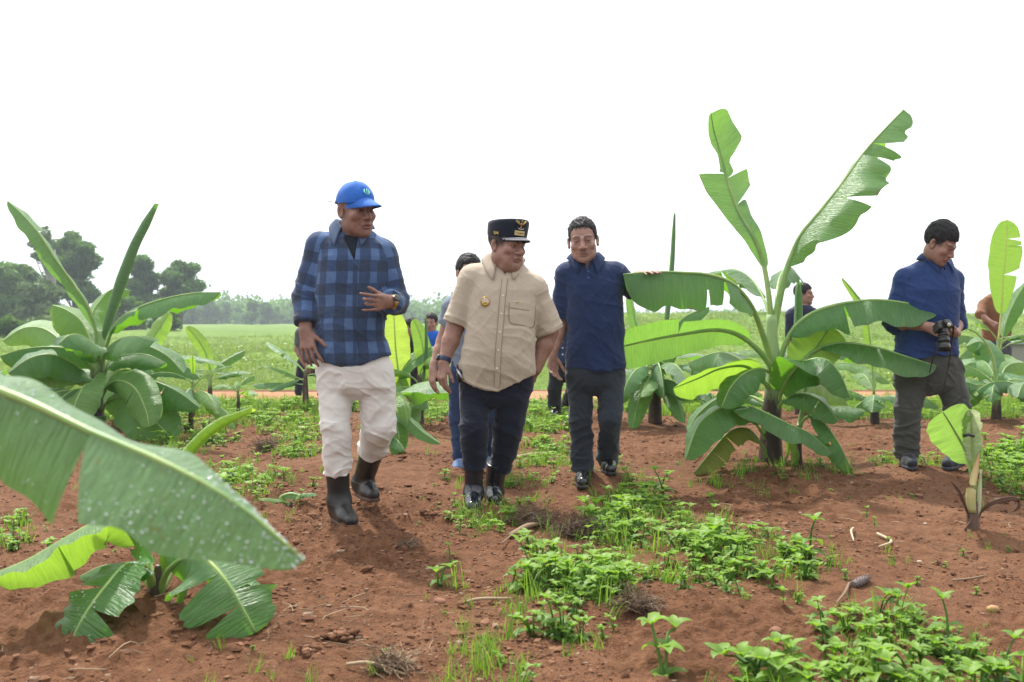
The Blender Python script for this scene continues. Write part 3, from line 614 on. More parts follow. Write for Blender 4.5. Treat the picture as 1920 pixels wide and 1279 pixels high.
def banana_leaf(root, pts, W, n=(0, 0, 1), fL=.35, fR=.35, tears=(), tearsR=None, mat=None, seed=0, pet=.12, droop=.7, rip=.35, n2=None, rr=(.014, .003), shape=(.42, 2.6), ribm=None, env=(None, None), gapend=1.0, nq=8, ns=64, sweep=.12, rag=0.0, gap=.06, wL=1.0, wR=1.0, roll=0):
    """one banana leaf: spine curve, two half blades that fold and droop, torn into strips; returns the leaf object"""
    rg = np.random.default_rng(seed+1000); mat = mat or LEAF
    C = spline(pts, 90); T = np.gradient(C, axis=0); T /= np.linalg.norm(T, axis=1)[:, None]
    Lt = np.sum(np.linalg.norm(np.diff(C, axis=0), axis=1))
    n = np.asarray(n, float); n2 = n if n2 is None else np.asarray(n2, float); tt = np.linspace(0, 1, 90)[:, None]
    nh = n*(1-tt)+n2*tt
    N = nh-np.sum(nh*T, 1)[:, None]*T; N /= np.linalg.norm(N, axis=1)[:, None]+1e-9
    S = np.cross(T, N)
    at = lambda A_, t: np.stack([np.interp(t, tt[:, 0], A_[:, k]) for k in range(3)], -1)
    Acc_ = []; V = []; Fs = []; UV = []; off = 0
    ph = rg.uniform(0, 6.28, 4); fq = rg.uniform(2.2, 3.6)
    for sd_, fold, tr, wm in ((1, fL, tears, wL), (-1, fR, tearsR or (), wR)):
        cuts = [0]+sorted(tr)+[1]
        for a, b in zip(cuts[:-1], cuts[1:]):
            m_ = max(4, int((b-a)*ns)); q = np.linspace(0, 1, nq+1)[None, :]; x = np.linspace(0, 1, m_)[:, None]
            g0 = min(.3, .16*gap*rg.uniform(.4, 1.3)/(b-a)) if a > 0 else 0; g1 = min(.3, .16*gap*rg.uniform(.4, 1.3)/(b-a)) *gapend if b < 1 else 0
            u = (a+g0*q**1.5*(b-a))*(1-x)+(b-g1*q**1.5*(b-a))*x       # blade coordinate 0..1
            df = rg.normal(0, .16) if len(cuts) > 2 else 0; dd = rg.normal(0, .22) if len(cuts) > 2 else 0; sh = rg.normal(0, .05) if len(cuts) > 2 else 0
            w = W*wm*(np.clip(u, 1e-4, 1)**shape[0])*np.clip(1-u**shape[1], 0, 1)**.55
            if env[0 if sd_ > 0 else 1]: w = w*np.interp(u, *zip(*env[0 if sd_ > 0 else 1]))
            w = w*(1+.035*noise(u*14+ph[0], sd_*3., 0, seed))
            if rag: w = w*(1-rag*np.maximum(0, noise(u*22, sd_*5., q*.01, seed+5)))
            s = pet+(1-pet)*np.clip(u+sweep*q*w/Lt*1.0+sh*q*w/Lt*2, 0, 1.0)
            B = at(C, np.clip(s, 0, 1)); Tn = at(T, s); Nn = at(N, s); Sn = at(S, s)
            over = np.maximum(u+sweep*q*w/Lt-1, 0)[..., None]
            th = (fold+df)+(droop+dd)*q*q*.9+roll*q
            # integrate direction
            dq = np.diff(q, axis=1, prepend=0)
            thm = (fold+df)+(droop+dd)*(q-.5/nq)**2*.9+roll*(q-.5/nq)
            lx = np.cumsum(np.cos(thm)*dq+0*u, 1)*w; lz = -np.cumsum(np.sin(thm)*dq+0*u, 1)*w
            rp = rip*W*(.16*np.sin(6.28*fq*u+ph[1]+sd_)+.09*np.sin(6.28*fq*2.3*u+ph[2])+.05*noise(u*18, q*2, sd_*1., seed+2))*q**1.6*(w/W)
            V.append((B+Sn*(sd_*lx)[..., None]+Nn*(lz+rp)[..., None]+Tn*over*W).reshape(-1, 3))
            f = grid_faces(m_, nq+1, off); Fs.append(f if sd_ > 0 else f[:, ::-1]); off += m_*(nq+1)
            UV.append(np.stack([u*Lt*1.3, sd_*q+0*u, 0*u+seed*.37], -1).reshape(-1, 3))
    o = mesh('leaf', np.concatenate(V), np.concatenate(Fs)[:, ::-1], mat, root, attrs={'luv': np.concatenate(UV)})
    k = 90; pr = np.interp(np.linspace(0, 1, 26), [0, pet, 1], [rr[0], rr[0]*.72, rr[1]])
    Cc = spline(pts, 26); Nc = np.stack([np.interp(np.linspace(0, 1, 26), tt[:, 0], N[:, k_]) for k_ in range(3)], 1)
    Vr, Fr = tube(Cc-Nc*(pr*.55)[:, None], pr, 8, ref=Nc[0])
    mesh('midrib', Vr, Fr, ribm or RIB, o)
    return o
def pseudostem(root, pts, rad, mat=None, name='pseudostem', seed=0, sheaths=5, hs=.5):
    rg = np.random.default_rng(seed); A = Acc(); C = spline(pts, 22)
    A.tube(C, rad, 14)
    r0 = np.atleast_1d(rad)[0]; L = np.linalg.norm(C[-1]-C[0])
    for k in range(sheaths):   # leaf sheaths wrapped round the stem, each free at its tip
        an = k*2.4+rg.uniform(0, .6); e = int(22*np.clip(hs+.12*k*rg.uniform(.5, 1), .2, .95)); c = C[:max(4, e)]
        rr = np.interp(np.linspace(0, 1, len(c)), np.linspace(0, 1, len(np.atleast_1d(rad))), np.atleast_1d(rad)*1)
        d = np.array([math.cos(an), math.sin(an), 0]); k2 = np.linspace(0, 1, len(c))[:, None]
        A.tube(c+d*(rr[:, None]*.42+.012*k2**3), np.interp(np.linspace(0, 1, len(c)), [0, .7, 1], [r0*.75, rr[-1]*.72, .006]), 9, flat=.8)
    return A.build(name, mat or STEM, root)
def banana(label, px, py, H, leaves, seed, group=None, D=None, rs=.05, mat=STEM, lean=(0, 0), base=None):
    """generic plant: H stem height; leaves = list of (azimuth deg, elev deg, length, width, droop, material)"""
    b = G(px, py) if base is None else np.array(base, float); b[2] = float(hfun(b[0], b[1], False))-.02
    root = thing('banana_plant', label, 'banana plant', b, group); rg = np.random.default_rng(seed)
    top = b+np.array([lean[0], lean[1], H])
    pseudostem(root, [b, b*.5+top*.5+np.array([lean[0]*-.1, 0, 0]), top], [rs, rs*.8, rs*.45], mat, seed=seed, sheaths=4)
    leaves = [(a_+rg.normal(0, 6), e_, l_*(1.22 if H >= .5 else 1.08), w_, d_, m_) for a_, e_, l_, w_, d_, m_ in leaves]
    if H >= .5: leaves = [(rg.uniform(-130, 130), rg.uniform(-15, 25), .62, .12, 1.1, rg.choice([LEAF, LEAF_Y, LEAF_G])) for _ in range(4)]+leaves
    for i, (az_, el_, L, W, dr, mt) in enumerate(leaves):
        f = .55+.45*(i+1)/len(leaves); p = b*(1-f)+top*f
        a, e = R(az_), R(el_); pts = [p]; q = p.copy(); st = 8
        for s in range(st):
            ee = e-dr*((s+.5)/st)**1.3; q = q+L/st*np.array([math.sin(a)*math.cos(ee), -math.cos(a)*math.cos(ee), math.sin(ee)]); pts.append(q.copy())
        n = np.array([-math.sin(a)*math.sin(e-dr*.4), math.cos(a)*math.sin(e-dr*.4), math.cos(e-dr*.4)])
        nt_ = rg.integers(0, 4)
        banana_leaf(root, pts, W*1.45, n, fL=rg.uniform(.2, .9), fR=rg.uniform(.2, .9), tears=list(rg.uniform(.15, .9, nt_)), tearsR=list(rg.uniform(.15, .9, rg.integers(0, 4))), mat=mt or LEAF, seed=seed*31+i,
                    pet=.16, droop=rg.uniform(.3, .9), rip=rg.uniform(.25, .6), ns=36, nq=6, rr=(.011 if L > .6 else .007, .002), shape=(.45, rg.uniform(1.8, 3)))
    return root
def PL(pts, D): return [P(q[0], q[1], D+(q[2] if len(q) > 2 else 0)) for q in pts]
# ---------------------------------------------------------------- the big plant between the men in blue
D0 = 6.75; b = P(1445, 885, D0); b[2] = float(hfun(b[0], b[1], False))-.03
root = thing('banana_plant', 'tallest banana plant, two long leaves rising against the white sky, brown stem base', 'banana plant', b)
pseudostem(root, [b, P(1446, 800, D0), P(1452, 700, D0), P(1447, 640, D0), P(1447, 590, D0)], [.085, .068, .058, .048, .034], sheaths=6, seed=3, hs=.35)
BL = lambda *a, **k: banana_leaf(root, *a, **k)
# upright left leaf, torn
BL(PL([(1450, 640), (1444, 560), (1432, 490, .05), (1412, 440, .05), (1385, 395, .1), (1366, 345, .12), (1352, 290, .14), (1339, 245, .12), (1333, 212, .05)], D0), .235, n=(.35, -.85, .25), fL=-.25, fR=.2, env=([(0, .45), (.30, .5), (.40, .6), (.43, 1.25), (.58, .95), (.60, .30), (.68, .22), (.74, .9), (1, 1.1)], [(0, .4), (.3, .55), (.42, .75), (.60, .95), (.64, .15), (.74, .15), (.8, .3), (1, .35)]),
   tears=[.42, .59], tearsR=[.62], mat=LEAF_S, seed=11, pet=.30, droop=.5, rip=.5, rr=(.022, .003), shape=(.3, 5), gap=.24, sweep=.5)
# long right leaf reaching up to the right
BL(PL([(1440, 660), (1453, 590), (1466, 530), (1482, 480), (1502, 438, -.05), (1532, 402, -.1), (1575, 348, -.12), (1622, 282, -.1), (1660, 240, -.05), (1694, 205)], D0), .36, n=(-.55, -.55, .55), fL=.15, fR=.75, env=([(0, .8), (.3, 1.05), (.48, 1.05), (.6, .85), (.8, .6), (1, .6)], None), rag=.22,
   tears=[.40, .66, .74], tearsR=[.30], mat=LEAF_P, seed=12, pet=.30, droop=.8, rip=.7, rr=(.030, .004), shape=(.22, 6), gap=.22, sweep=.35)
# left leaf held by the man in the navy shirt
BL(PL([(1450, 690, -.03), (1436, 640, -.10), (1418, 590, -.2), (1398, 555, -.34), (1370, 528, -.44), (1330, 514, -.55), (1280, 510, -.65), (1225, 509, -.70), (1168, 514, -.73)], D0), .27, n=(0, .12, 1), fL=.15, fR=1.15,
   tearsR=[.22, .36, .50], tears=[.4, .7], mat=LEAF, seed=13, pet=.30, droop=.35, rip=.4, rr=(.024, .004), shape=(.3, 11), gap=.10, wL=.5)
# left middle leaf, seen from below
BL(PL([(1453, 700, -.03), (1425, 660, -.12), (1385, 628, -.2), (1340, 618, -.3), (1280, 626, -.42), (1215, 638, -.5), (1140, 656, -.55)], D0), .17, n=(-.05, .95, .28), fL=.1, fR=.35,
   tears=[], tearsR=[.55], mat=LEAF_P, seed=14, pet=.24, droop=.2, rip=.25, rr=(.024, .004), shape=(.3, 14), wL=1.0)
# left lower bright leaf
BL(PL([(1450, 740), (1425, 705, -.05), (1395, 685, -.1), (1350, 690, -.2), (1310, 708, -.26), (1262, 728, -.3)], D0), .27, n=(0, .55, .8), fL=.25, fR=.2, mat=LEAF_Y, seed=15, pet=.2, droop=.3, rip=.3, rr=(.018, .003))
# right leaf drooping in front of the photographer
BL(PL([(1450, 705, -.02), (1468, 650, -.05), (1490, 610, -.1), (1530, 582, -.16), (1590, 566, -.22), (1660, 562, -.3), (1758, 578, -.35)], D0), .31, n=(0, .1, 1), fL=1.05, fR=.25,
   tears=[.42], tearsR=[.5], mat=LEAF, seed=16, pet=.22, droop=.45, rip=.45, rr=(.024, .004), shape=(.35, 3), gap=.12)
# right lower leaf
BL(PL([(1455, 745), (1480, 705, -.05), (1520, 660, -.1), (1575, 642, -.2), (1640, 650, -.3), (1700, 668, -.38), (1756, 686, -.4)], D0), .25, n=(.1, -.45, .85), fL=.3, fR=.7, mat=LEAF, seed=17, pet=.38, droop=.4, rip=.5, rr=(.02, .003))
# short bright leaf and the drooping dark one on the right
BL(PL([(1460, 720, .0), (1490, 695, -.08), (1512, 672, -.1), (1535, 645, -.1), (1556, 612, -.1)], D0), .23, n=(-.3, -.8, .4), fL=-.1, fR=-.1, mat=LEAF_Y, seed=18, pet=.25, droop=.1, rip=.2, rr=(.014, .003), shape=(.35, 4))
BL(PL([(1458, 760), (1475, 715, -.15), (1505, 680, -.28), (1545, 672, -.36), (1575, 700, -.4), (1594, 745, -.42)], D0), .25, n=(.35, -.25, .9), n2=(.9, -.4, .3), fL=.55, fR=.45, mat=LEAF, seed=19, pet=.14, droop=.5, rip=.3, rr=(.018, .003), shape=(.35, 3.4))
# low drooping ones
BL(PL([(1440, 820), (1425, 785, -.1), (1395, 762, -.2), (1350, 765, -.28), (1310, 795, -.34), (1285, 862, -.38)], D0), .25, n=(-.3, -.45, .85), n2=(-.8, -.5, .2), fL=.4, fR=.4, mat=LEAF, seed=20, pet=.2, droop=.45, rip=.35, rr=(.016, .003))
BL(PL([(1438, 870), (1432, 840, -.1), (1405, 805, -.16), (1370, 808, -.2), (1335, 845, -.22), (1300, 888, -.22)], D0), .18, n=(-.2, -.2, .95), fL=.9, fR=.8, tears=[.4, .6, .8], tearsR=[.5, .7], mat=LEAF_D, seed=21, pet=.25, droop=.6, rip=.5, rr=(.014, .003), gap=.2)
BL(PL([(1440, 830), (1405, 765, -.3), (1440, 775, -.38), (1480, 795, -.42), (1518, 812, -.42), (1560, 850, -.4)], D0), .19, n=(.1, -.4, .9), fL=.35, fR=.45, mat=LEAF, seed=22, pet=.2, droop=.4, rip=.4, rr=(.012, .003))
# back leaves
BL(PL([(1450, 640, .05), (1440, 580, .25), (1415, 530, .5), (1380, 505, .7), (1340, 512, .9), (1300, 530, 1)], D0), .22, n=(0, .1, 1), fL=.9, fR=.2, tears=[.3, .5, .7], tearsR=[.4, .6], mat=LEAF, seed=23, pet=.34, droop=.4, rip=.5)
BL(PL([(1450, 640, .05), (1455, 570, .3), (1462, 520, .55), (1480, 500, .8), (1500, 520, 1.1)], D0), .20, n=(0, -.3, 1), fL=.7, fR=.6, mat=LEAF, seed=24, pet=.4, droop=.4, rip=.5)
BL(PL([(1458, 740, .05), (1490, 720, .25), (1530, 715, .4), (1575, 740, .5), (1600, 780, .5)], D0), .24, n=(.2, -.5, .8), fL=.4, fR=.4, mat=LEAF_Y, seed=26, pet=.2, rip=.4)
BL(PL([(1445, 760, .05), (1400, 740, .2), (1350, 745, .35), (1310, 775, .4), (1290, 810, .4)], D0), .22, n=(-.2, -.5, .8), fL=.4, fR=.4, mat=LEAF, seed=27, pet=.2, rip=.4)
BL(PL([(1450, 720, .1), (1400, 680, .4), (1350, 660, .7), (1290, 680, .9)], D0), .24, n=(0, -.5, .8), fL=.3, fR=.5, mat=LEAF, seed=28, pet=.2, rip=.4)
BL(PL([(1455, 700, .1), (1490, 650, .4), (1530, 640, .6), (1570, 670, .7)], D0), .22, n=(0, -.5, .8), fL=.3, fR=.5, mat=LEAF, seed=29, pet=.2, rip=.4)
BL(PL([(1452, 700, -.02), (1425, 690, -.15), (1395, 700, -.28), (1370, 725, -.35), (1352, 765, -.38)], D0), .21, n=(-.4, -.7, .6), fL=.3, fR=.3, mat=LEAF, seed=35, pet=.2, rip=.5, tears=[.5])
BL(PL([(1456, 770, -.02), (1478, 745, -.15), (1510, 738, -.25), (1545, 755, -.3), (1572, 790, -.32)], D0), .19, n=(.3, -.7, .6), fL=.3, fR=.4, mat=LEAF, seed=36, pet=.2, rip=.5, tears=[.6])
# sheath pieces and dead leaf
BL(PL([(1462, 880), (1478, 850, -.05), (1482, 820, -.1), (1492, 850, -.14), (1488, 890, -.14)], D0), .05, n=(0, -1, .2), fL=.3, fR=.3, mat=LEAF_YY, seed=25, pet=.2, rr=(.007, .002))
# sucker beside it
bs = P(1497, 888, D0-.1); bs[2] = float(hfun(bs[0], bs[1], False))-.02
r2 = thing('banana_sucker', 'slim banana sucker with three hanging leaves beside the tall plant', 'banana plant', bs)
pseudostem(r2, [bs, P(1497, 820, D0-.1), P(1508, 750, D0-.1), P(1512, 712, D0-.1)], [.028, .024, .016, .01], STEM_S, seed=5, sheaths=2)
banana_leaf(r2, PL([(1498, 800, -.1), (1512, 780, -.15), (1545, 764, -.2), (1585, 762, -.25), (1622, 768, -.3)], D0), .16, n=(0, -.2, 1), fL=.4, fR=.6, seed=31, pet=.2, rr=(.010, .002))
banana_leaf(r2, PL([(1502, 790, -.1), (1525, 778, -.2), (1552, 800, -.26), (1578, 840, -.3), (1598, 884, -.3)], D0), .17, n=(.5, -.4, .8), n2=(.8, -.5, .2), fL=.45, fR=.5, seed=32, pet=.2, rr=(.010, .002), tears=[.5])
banana_leaf(r2, PL([(1500, 830, -.1), (1520, 815, -.2), (1548, 830, -.26), (1570, 862, -.3)], D0), .09, n=(.2, -.6, .8), fL=.3, fR=.3, seed=33, pet=.2, rr=(.008, .002), mat=LEAF_Y)
banana_leaf(r2, PL([(1497, 850, -.1), (1488, 815, -.14), (1460, 790, -.2), (1440, 772, -.26)], D0), .06, n=(0, -.4, 1), seed=34, pet=.3, rr=(.009, .002))
# ---------------------------------------------------------------- left plant
D1 = 8.9; b = P(180, 815, D1); b[2] = float(hfun(b[0], b[1], False))-.03
root = thing('banana_plant', 'large banana plant at the left with one tightly rolled upright leaf', 'banana plant', b)
pseudostem(root, [b, P(178, 740, D1), P(186, 670, D1), P(188, 620, D1)], [.085, .072, .06, .045], sheaths=6, seed=8, hs=.35)
BL(PL([(188, 690), (182, 630, -.05), (168, 580, -.1), (140, 535, -.15), (105, 487, -.2), (75, 440, -.2), (45, 405, -.15), (14, 376, -.1)], D1), .15, n=(.6, -.5, .6), fL=.15, fR=.9, mat=LEAF_S, seed=41, pet=.2, droop=.6, rip=.6, tears=[.7], shape=(.35, 4), rr=(.022, .003))
# rolled new leaf
def rolled(root, pts, r, mat, turns=1.35, seed=0):
    C = spline(pts, 40); T = np.gradient(C, axis=0); T /= np.linalg.norm(T, axis=1)[:, None]; V = []; nth = 30
    t = np.linspace(0, 1, 40); rr = r*np.interp(t, [0, .12, .45, .85, 1], [.35, .7, 1, .75, .35])
    for i in range(40):
        N = unit(np.cross(T[i], (0, 1, .1))); B = np.cross(T[i], N); th = np.linspace(0, 6.283*turns, nth)+seed
        rd = rr[i]*(.62+.38*np.linspace(0, 1, nth)**1.2)*(1+.04*noise(t[i]*6, th, 0, seed))
        V.append(C[i]+rd[:, None]*(np.cos(th)[:, None]*N+np.sin(th)[:, None]*B)+T[i]*(np.linspace(0, 1, nth)[:, None]*r*1.2*(1 if i > 30 else 0)))
    UV = np.stack([np.repeat(t*3, nth), np.tile(np.linspace(.2, .9, nth), 40), np.full(40*nth, 3.)], 1)
    o = mesh('leaf', np.concatenate(V), grid_faces(40, nth)[:, ::-1], mat, root, attrs={'luv': UV}); o['label'] = 'tightly rolled new leaf'; return o
rolled(root, PL([(192, 640), (208, 585, -.05), (226, 530, -.08), (250, 465, -.1), (270, 425, -.1), (288, 392, -.1)], D1), .056, LEAF_S, seed=1)
BL(PL([(190, 680), (205, 630, -.1), (222, 600, -.15), (262, 575, -.25), (315, 558, -.35), (365, 549, -.42), (414, 548, -.45)], D1), .23, n=(0, .35, .95), fL=.75, fR=.25, mat=LEAF, seed=42, pet=.2, droop=.5, rip=.7, tears=[.35], shape=(.35, 3), rr=(.022, .003))
for i, (pts, W, n, kw) in enumerate([
    ([(185, 700), (170, 640, .1), (150, 600, .15), (122, 580, .2), (97, 572, .2)], .24, (0, -.5, .9), dict(mat=LEAF_Y, fL=.6, fR=.2, droop=.5)),
    ([(183, 720), (165, 680, -.1), (130, 655, -.2), (90, 650, -.28), (40, 655, -.32), (0, 668, -.35)], .25, (0, -.2, 1), dict(mat=LEAF, fL=.6, fR=.8, tears=[.5])),
    ([(183, 740), (160, 700, -.2), (120, 685, -.35), (70, 692, -.45), (20, 720, -.5)], .22, (0, -.2, 1), dict(mat=LEAF_Y, fL=.7, fR=.6)),
    ([(187, 690), (178, 650, -.2), (155, 630, -.4), (130, 628, -.55), (110, 645, -.65)], .24, (-.1, -.4, .9), dict(mat=LEAF, fL=.3, fR=.6, tears=[.3, .6])),
    ([(187, 690), (200, 655, -.2), (225, 635, -.4), (255, 630, -.6), (290, 640, -.7)], .22, (0, -.4, .9), dict(mat=LEAF, fL=.4, fR=.6, tears=[.5])),
    ([(190, 720), (205, 680, -.05), (240, 665, -.1), (275, 665, -.15), (312, 680, -.2)], .20, (0, .4, .9), dict(mat=LEAF, fL=.6, fR=.5)),
    ([(188, 745), (205, 720, -.1), (240, 705, -.2), (290, 715, -.35), (335, 735, -.42), (375, 765, -.45)], .22, (.1, -.5, .9), dict(mat=LEAF, fL=.3, fR=.8, tears=[.65])),
    ([(186, 775), (200, 755, -.15), (235, 745, -.3), (275, 775, -.42), (325, 825, -.5)], .27, (.3, -.7, .6), dict(mat=LEAF, fL=.15, fR=.3, droop=.3)),
    ([(184, 770), (170, 740, -.2), (140, 730, -.4), (100, 760, -.55), (70, 800, -.6)], .22, (-.3, -.6, .8), dict(mat=LEAF, fL=.3, fR=.6)),
    ([(186, 750), (190, 700, .3), (215, 650, .6), (260, 640, .9), (300, 690, 1.0)], .22, (0, -.3, 1), dict(mat=LEAF_Y, fL=.5, fR=.4)),
    ([(184, 800), (175, 780, -.2), (150, 780, -.35), (125, 800, -.45)], .14, (-.2, -.6, .8), dict(mat=LEAF, fL=.3, fR=.6)),
    ([(180, 720), (150, 700, .2), (100, 715, .4), (50, 740, .6), (0, 745, .8)], .22, (0, -.2, 1), dict(mat=LEAF_Y, fL=.5, fR=.6)),
    ([(182, 760), (150, 735, -.3), (105, 735, -.5), (55, 765, -.6), (25, 805, -.65)], .24, (-.2, -.6, .8), dict(mat=LEAF, fL=.3, fR=.5)),
    ([(184, 730), (150, 690, -.3), (100, 665, -.5), (55, 672, -.6), (15, 700, -.65)], .22, (-.1, -.5, .9), dict(mat=LEAF, fL=.5, fR=.5, tears=[.5])),
    ([(184, 745), (165, 720, -.35), (150, 735, -.55), (135, 775, -.65), (128, 815, -.7)], .20, (-.2, -.8, .4), dict(mat=LEAF_G, fL=.3, fR=.3)),
    ([(186, 740), (215, 715, -.3), (250, 725, -.5), (272, 765, -.6), (280, 800, -.65)], .20, (.2, -.8, .4), dict(mat=LEAF_G, fL=.3, fR=.3, tears=[.6])),
    ([(186, 700), (215, 660, .2), (260, 645, .4), (310, 665, .5), (345, 700, .5)], .22, (.1, -.5, .9), dict(mat=LEAF, fL=.3, fR=.5)),
    ([(182, 700), (140, 665, .3), (90, 620, .5), (45, 615, .6), (5, 640, .6)], .22, (.1, -.5, .9), dict(mat=LEAF_G, fL=.3, fR=.5)),
    ([(184, 690), (170, 600, .3), (190, 560, .5), (215, 540, .6), (245, 545, .6)], .20, (.1, -.3, .9), dict(mat=LEAF_Y, fL=.5, fR=.6))]):
    kw.setdefault('droop', .6); BL(PL(pts, D1), W*1.35, n=unit(n)+np.array([0, -.45, 0]), seed=50+i, pet=.16, rip=.4, rr=(.018, .003), **kw)
# ---------------------------------------------------------------- the near plant outside the left edge, whose leaf crosses the corner
D2 = 1.42
b = G(-420, 1279); b = np.array((-1.35, 1.55, 0.)); b[2] = float(hfun(b[0], b[1], False))-.03
root = thing('banana_plant', 'banana plant whose big blurred dewy leaf hangs across the near left corner', 'banana plant', b)
pseudostem(root, [b, b+np.array([.02, 0, .45]), b+np.array([.05, .0, .95])], [.07, .055, .035], seed=9)
pA = [b+np.array([.05, 0, .9]), P(-180, 655, 1.50), P(-60, 705, 1.47), P(60, 752, 1.43), P(170, 806, 1.40), P(280, 852, 1.38), P(380, 902, 1.36), P(470, 962, 1.36), P(572, 1050, 1.37)]
_C = spline(pA, 90); _px = 960+F*_C[:, 0]/_C[:, 1]; _s = np.interp(172, _px, np.linspace(0, 1, 90))
_u = (_s-.25)/.75
lf = BL(pA, .178, gapend=0.0, env=([(0, .3), (_u*.55, .55), (_u*.8, .85), (_u, 1.22), (_u+.01, 1.08), (1, 1.0)], None), n=(.12, -.1, 1), fL=1.22, fR=.15, tears=[(_s-.25)/.75], tearsR=[], mat=LEAF_S, seed=61, pet=.25, droop=.12, rip=.6, rr=(.012, .003), shape=(.15, 1.8), gap=.75, ns=110, nq=14, sweep=.0, wR=.6, wL=1.0)
lf['label'] = 'big pale leaf covered in dew drops'
def dew(lf, n, seed, smin=.0012, smax=.003, name='water_drops', clus=.4):
    rg = np.random.default_rng(seed); me = lf.data; co = np.empty(len(me.vertices)*3, np.float32); me.vertices.foreach_get('co', co); co = co.reshape(-1, 3)
    nn = np.empty(len(me.vertices)*3, np.float32); me.vertices.foreach_get('normal', nn); nn = nn.reshape(-1, 3)
    fc = np.array([p.vertices[:] for p in me.polygons if len(p.vertices) == 4]); fc = fc[rg.integers(0, len(fc), n*5)]
    w = rg.dirichlet((1, 1, 1, 1), n*5)[..., None]; p = (co[fc]*w).sum(1); k = noise(p[:, 0]*9, p[:, 1]*9, p[:, 2]*9, seed) > rg.uniform(-.5, clus+.35, n*5); p = p[k][:n]; q = nn[fc[k][:n, 0]]
    A = Acc()
    for a, b_ in zip(p, q):
        r = min(smax, rg.lognormal(math.log(smin*1.3), .4)); up = b_ if b_[2] > 0 else -b_
        A.ball(a+up*r*.3, (r, r, r*.75), nu=5, nv=8)
    root_ = lf; off = np.array(lf.parent.location); 
    A.V = [v+off for v in A.V]; o = A.build(name, DEW, lf); o['kind'] = 'stuff'; return o
DEW = M('dew_water'); DEW.col((.85, .92, .95)).set(rough=.04, spec=1.0); DEW.b.inputs['Transmission Weight'].default_value = .35; DEW.b.inputs['IOR'].default_value = 1.33; DEW = DEW.m
dew(lf, 650, 5, .0009, .0021)
# ---------------------------------------------------------------- young plant in the left foreground
b = G(292, 1168); D3 = b[1]; b[2] = float(hfun(b[0], b[1], False))-.03
root = thing('banana_plant', 'low young banana plant on the near left soil mound with broad torn leaves', 'banana plant', b)
pseudostem(root, [b, P(290, 1120, D3), P(296, 1085, D3), P(298, 1060, D3)], [.030, .027, .02, .012], STEM_S, seed=12, sheaths=4)
fl = BL(PL([(296, 1130), (312, 1075, -.04), (345, 1046, -.09), (385, 1048, -.14), (425, 1090, -.2), (455, 1140, -.23), (480, 1186, -.24)], D3), .25, n=(.35, -.75, .6), n2=(.6, -.75, .3), fL=.05, fR=.1, tears=[.55, .8], tearsR=[.7], mat=LEAF, seed=71, pet=.22, droop=.35, rip=.35, shape=(.35, 3.2), rag=.25, gap=.25)
fl = BL(PL([(290, 1120), (275, 1070, -.05), (240, 1055, -.12), (200, 1095, -.2), (160, 1150, -.26), (135, 1200, -.28), (122, 1248, -.28)], D3), .195, n=(-.35, -.75, .6), n2=(-.6, -.7, .2), fL=.2, fR=.15, tears=[.45], tearsR=[.6, .8], mat=LEAF, seed=72, pet=.18, droop=.35, rip=.4, shape=(.35, 3.4), rag=.2, gap=.25)
dew(fl, 160, 8, .0013, .003)
BL(PL([(290, 1110), (270, 1040, .0), (235, 985, -.02), (190, 975, -.05), (120, 1010, -.1), (50, 1050, -.15), (-20, 1078, -.2)], D3), .165, n=(-.05, .35, .9), fL=.5, fR=.3, mat=LEAF_Y, seed=73, pet=.24, droop=.4, rip=.35, shape=(.3, 4), tears=[.6])
BL(PL([(300, 1110), (330, 1060, .1), (380, 1050, .15), (440, 1080, .2), (490, 1110, .2)], D3), .10, n=(.2, -.7, .7), mat=LEAF, seed=74, pet=.3, rag=.35, rip=.6)
BL(PL([(292, 1130), (280, 1050, .1), (230, 960, .12), (195, 900, .12), (172, 858, .1)], D3), .05, n=(0, -.7, .5), mat=LEAF_YY, seed=75, pet=.3, rr=(.008, .002))
BL(PL([(285, 1150), (262, 1130, -.06), (245, 1140, -.1), (236, 1165, -.11)], D3), .05, n=(-.2, -.8, .5), seed=76, pet=.25, rr=(.006, .002))
BL(PL([(288, 1120), (260, 1075, .05), (200, 1060, .1), (150, 1080, .15)], D3), .07, n=(-.2, -.3, .8), seed=77, pet=.3, rr=(.007, .002))
rolled(root, PL([(302, 1090), (318, 960, .02), (342, 868, .03), (372, 826, .02), (410, 795, .0), (465, 770, -.02)], D3), .026, LEAF_YY, seed=2, turns=1.2)
# ---------------------------------------------------------------- cut plant at the right
b = G(1826, 1008); D4 = b[1]; b[2] = float(hfun(b[0], b[1], False))-.02
root = thing('banana_plant', 'cut back young banana plant with a pinkish spear and dry brown leaves', 'banana plant', b)
STEM_B = stem_mat('dry_pseudostem', (.36, .30, .20), (.12, .075, .055), .05, .42)
pseudostem(root, [b, P(1824, 975, D4), P(1822, 940, D4)], [.030, .028, .022], STEM_B, seed=14, sheaths=5, hs=.7)
SPEAR = M('spear_sheath'); sx = SPEAR.n('SeparateXYZ'); SPEAR.l(SPEAR.co(), sx.inputs[0])
SPEAR.col(SPEAR.ramp(sx.outputs[2], [(.12, (.42, .45, .20)), (.28, (.50, .42, .18)), (.40, (.42, .20, .12)), (.52, (.18, .07, .05))])).set(rough=.45)
A = Acc(); A.tube(spline(PL([(1822, 960, -.02), (1820, 930, -.03), (1826, 895, -.03), (1836, 848, -.02)], D4), 14), [.022, .024, .019, .003], 10, flat=.6); A.build('spear', SPEAR.m, root)
A = Acc(); A.tube(spline(PL([(1832, 975, 0), (1836, 930, 0), (1839, 880, 0)], D4), 10), [.018, .016, .004], 8, flat=.6); A.build('inner_sheath', plain('pale_sheath', (.5, .52, .36), .5), root)
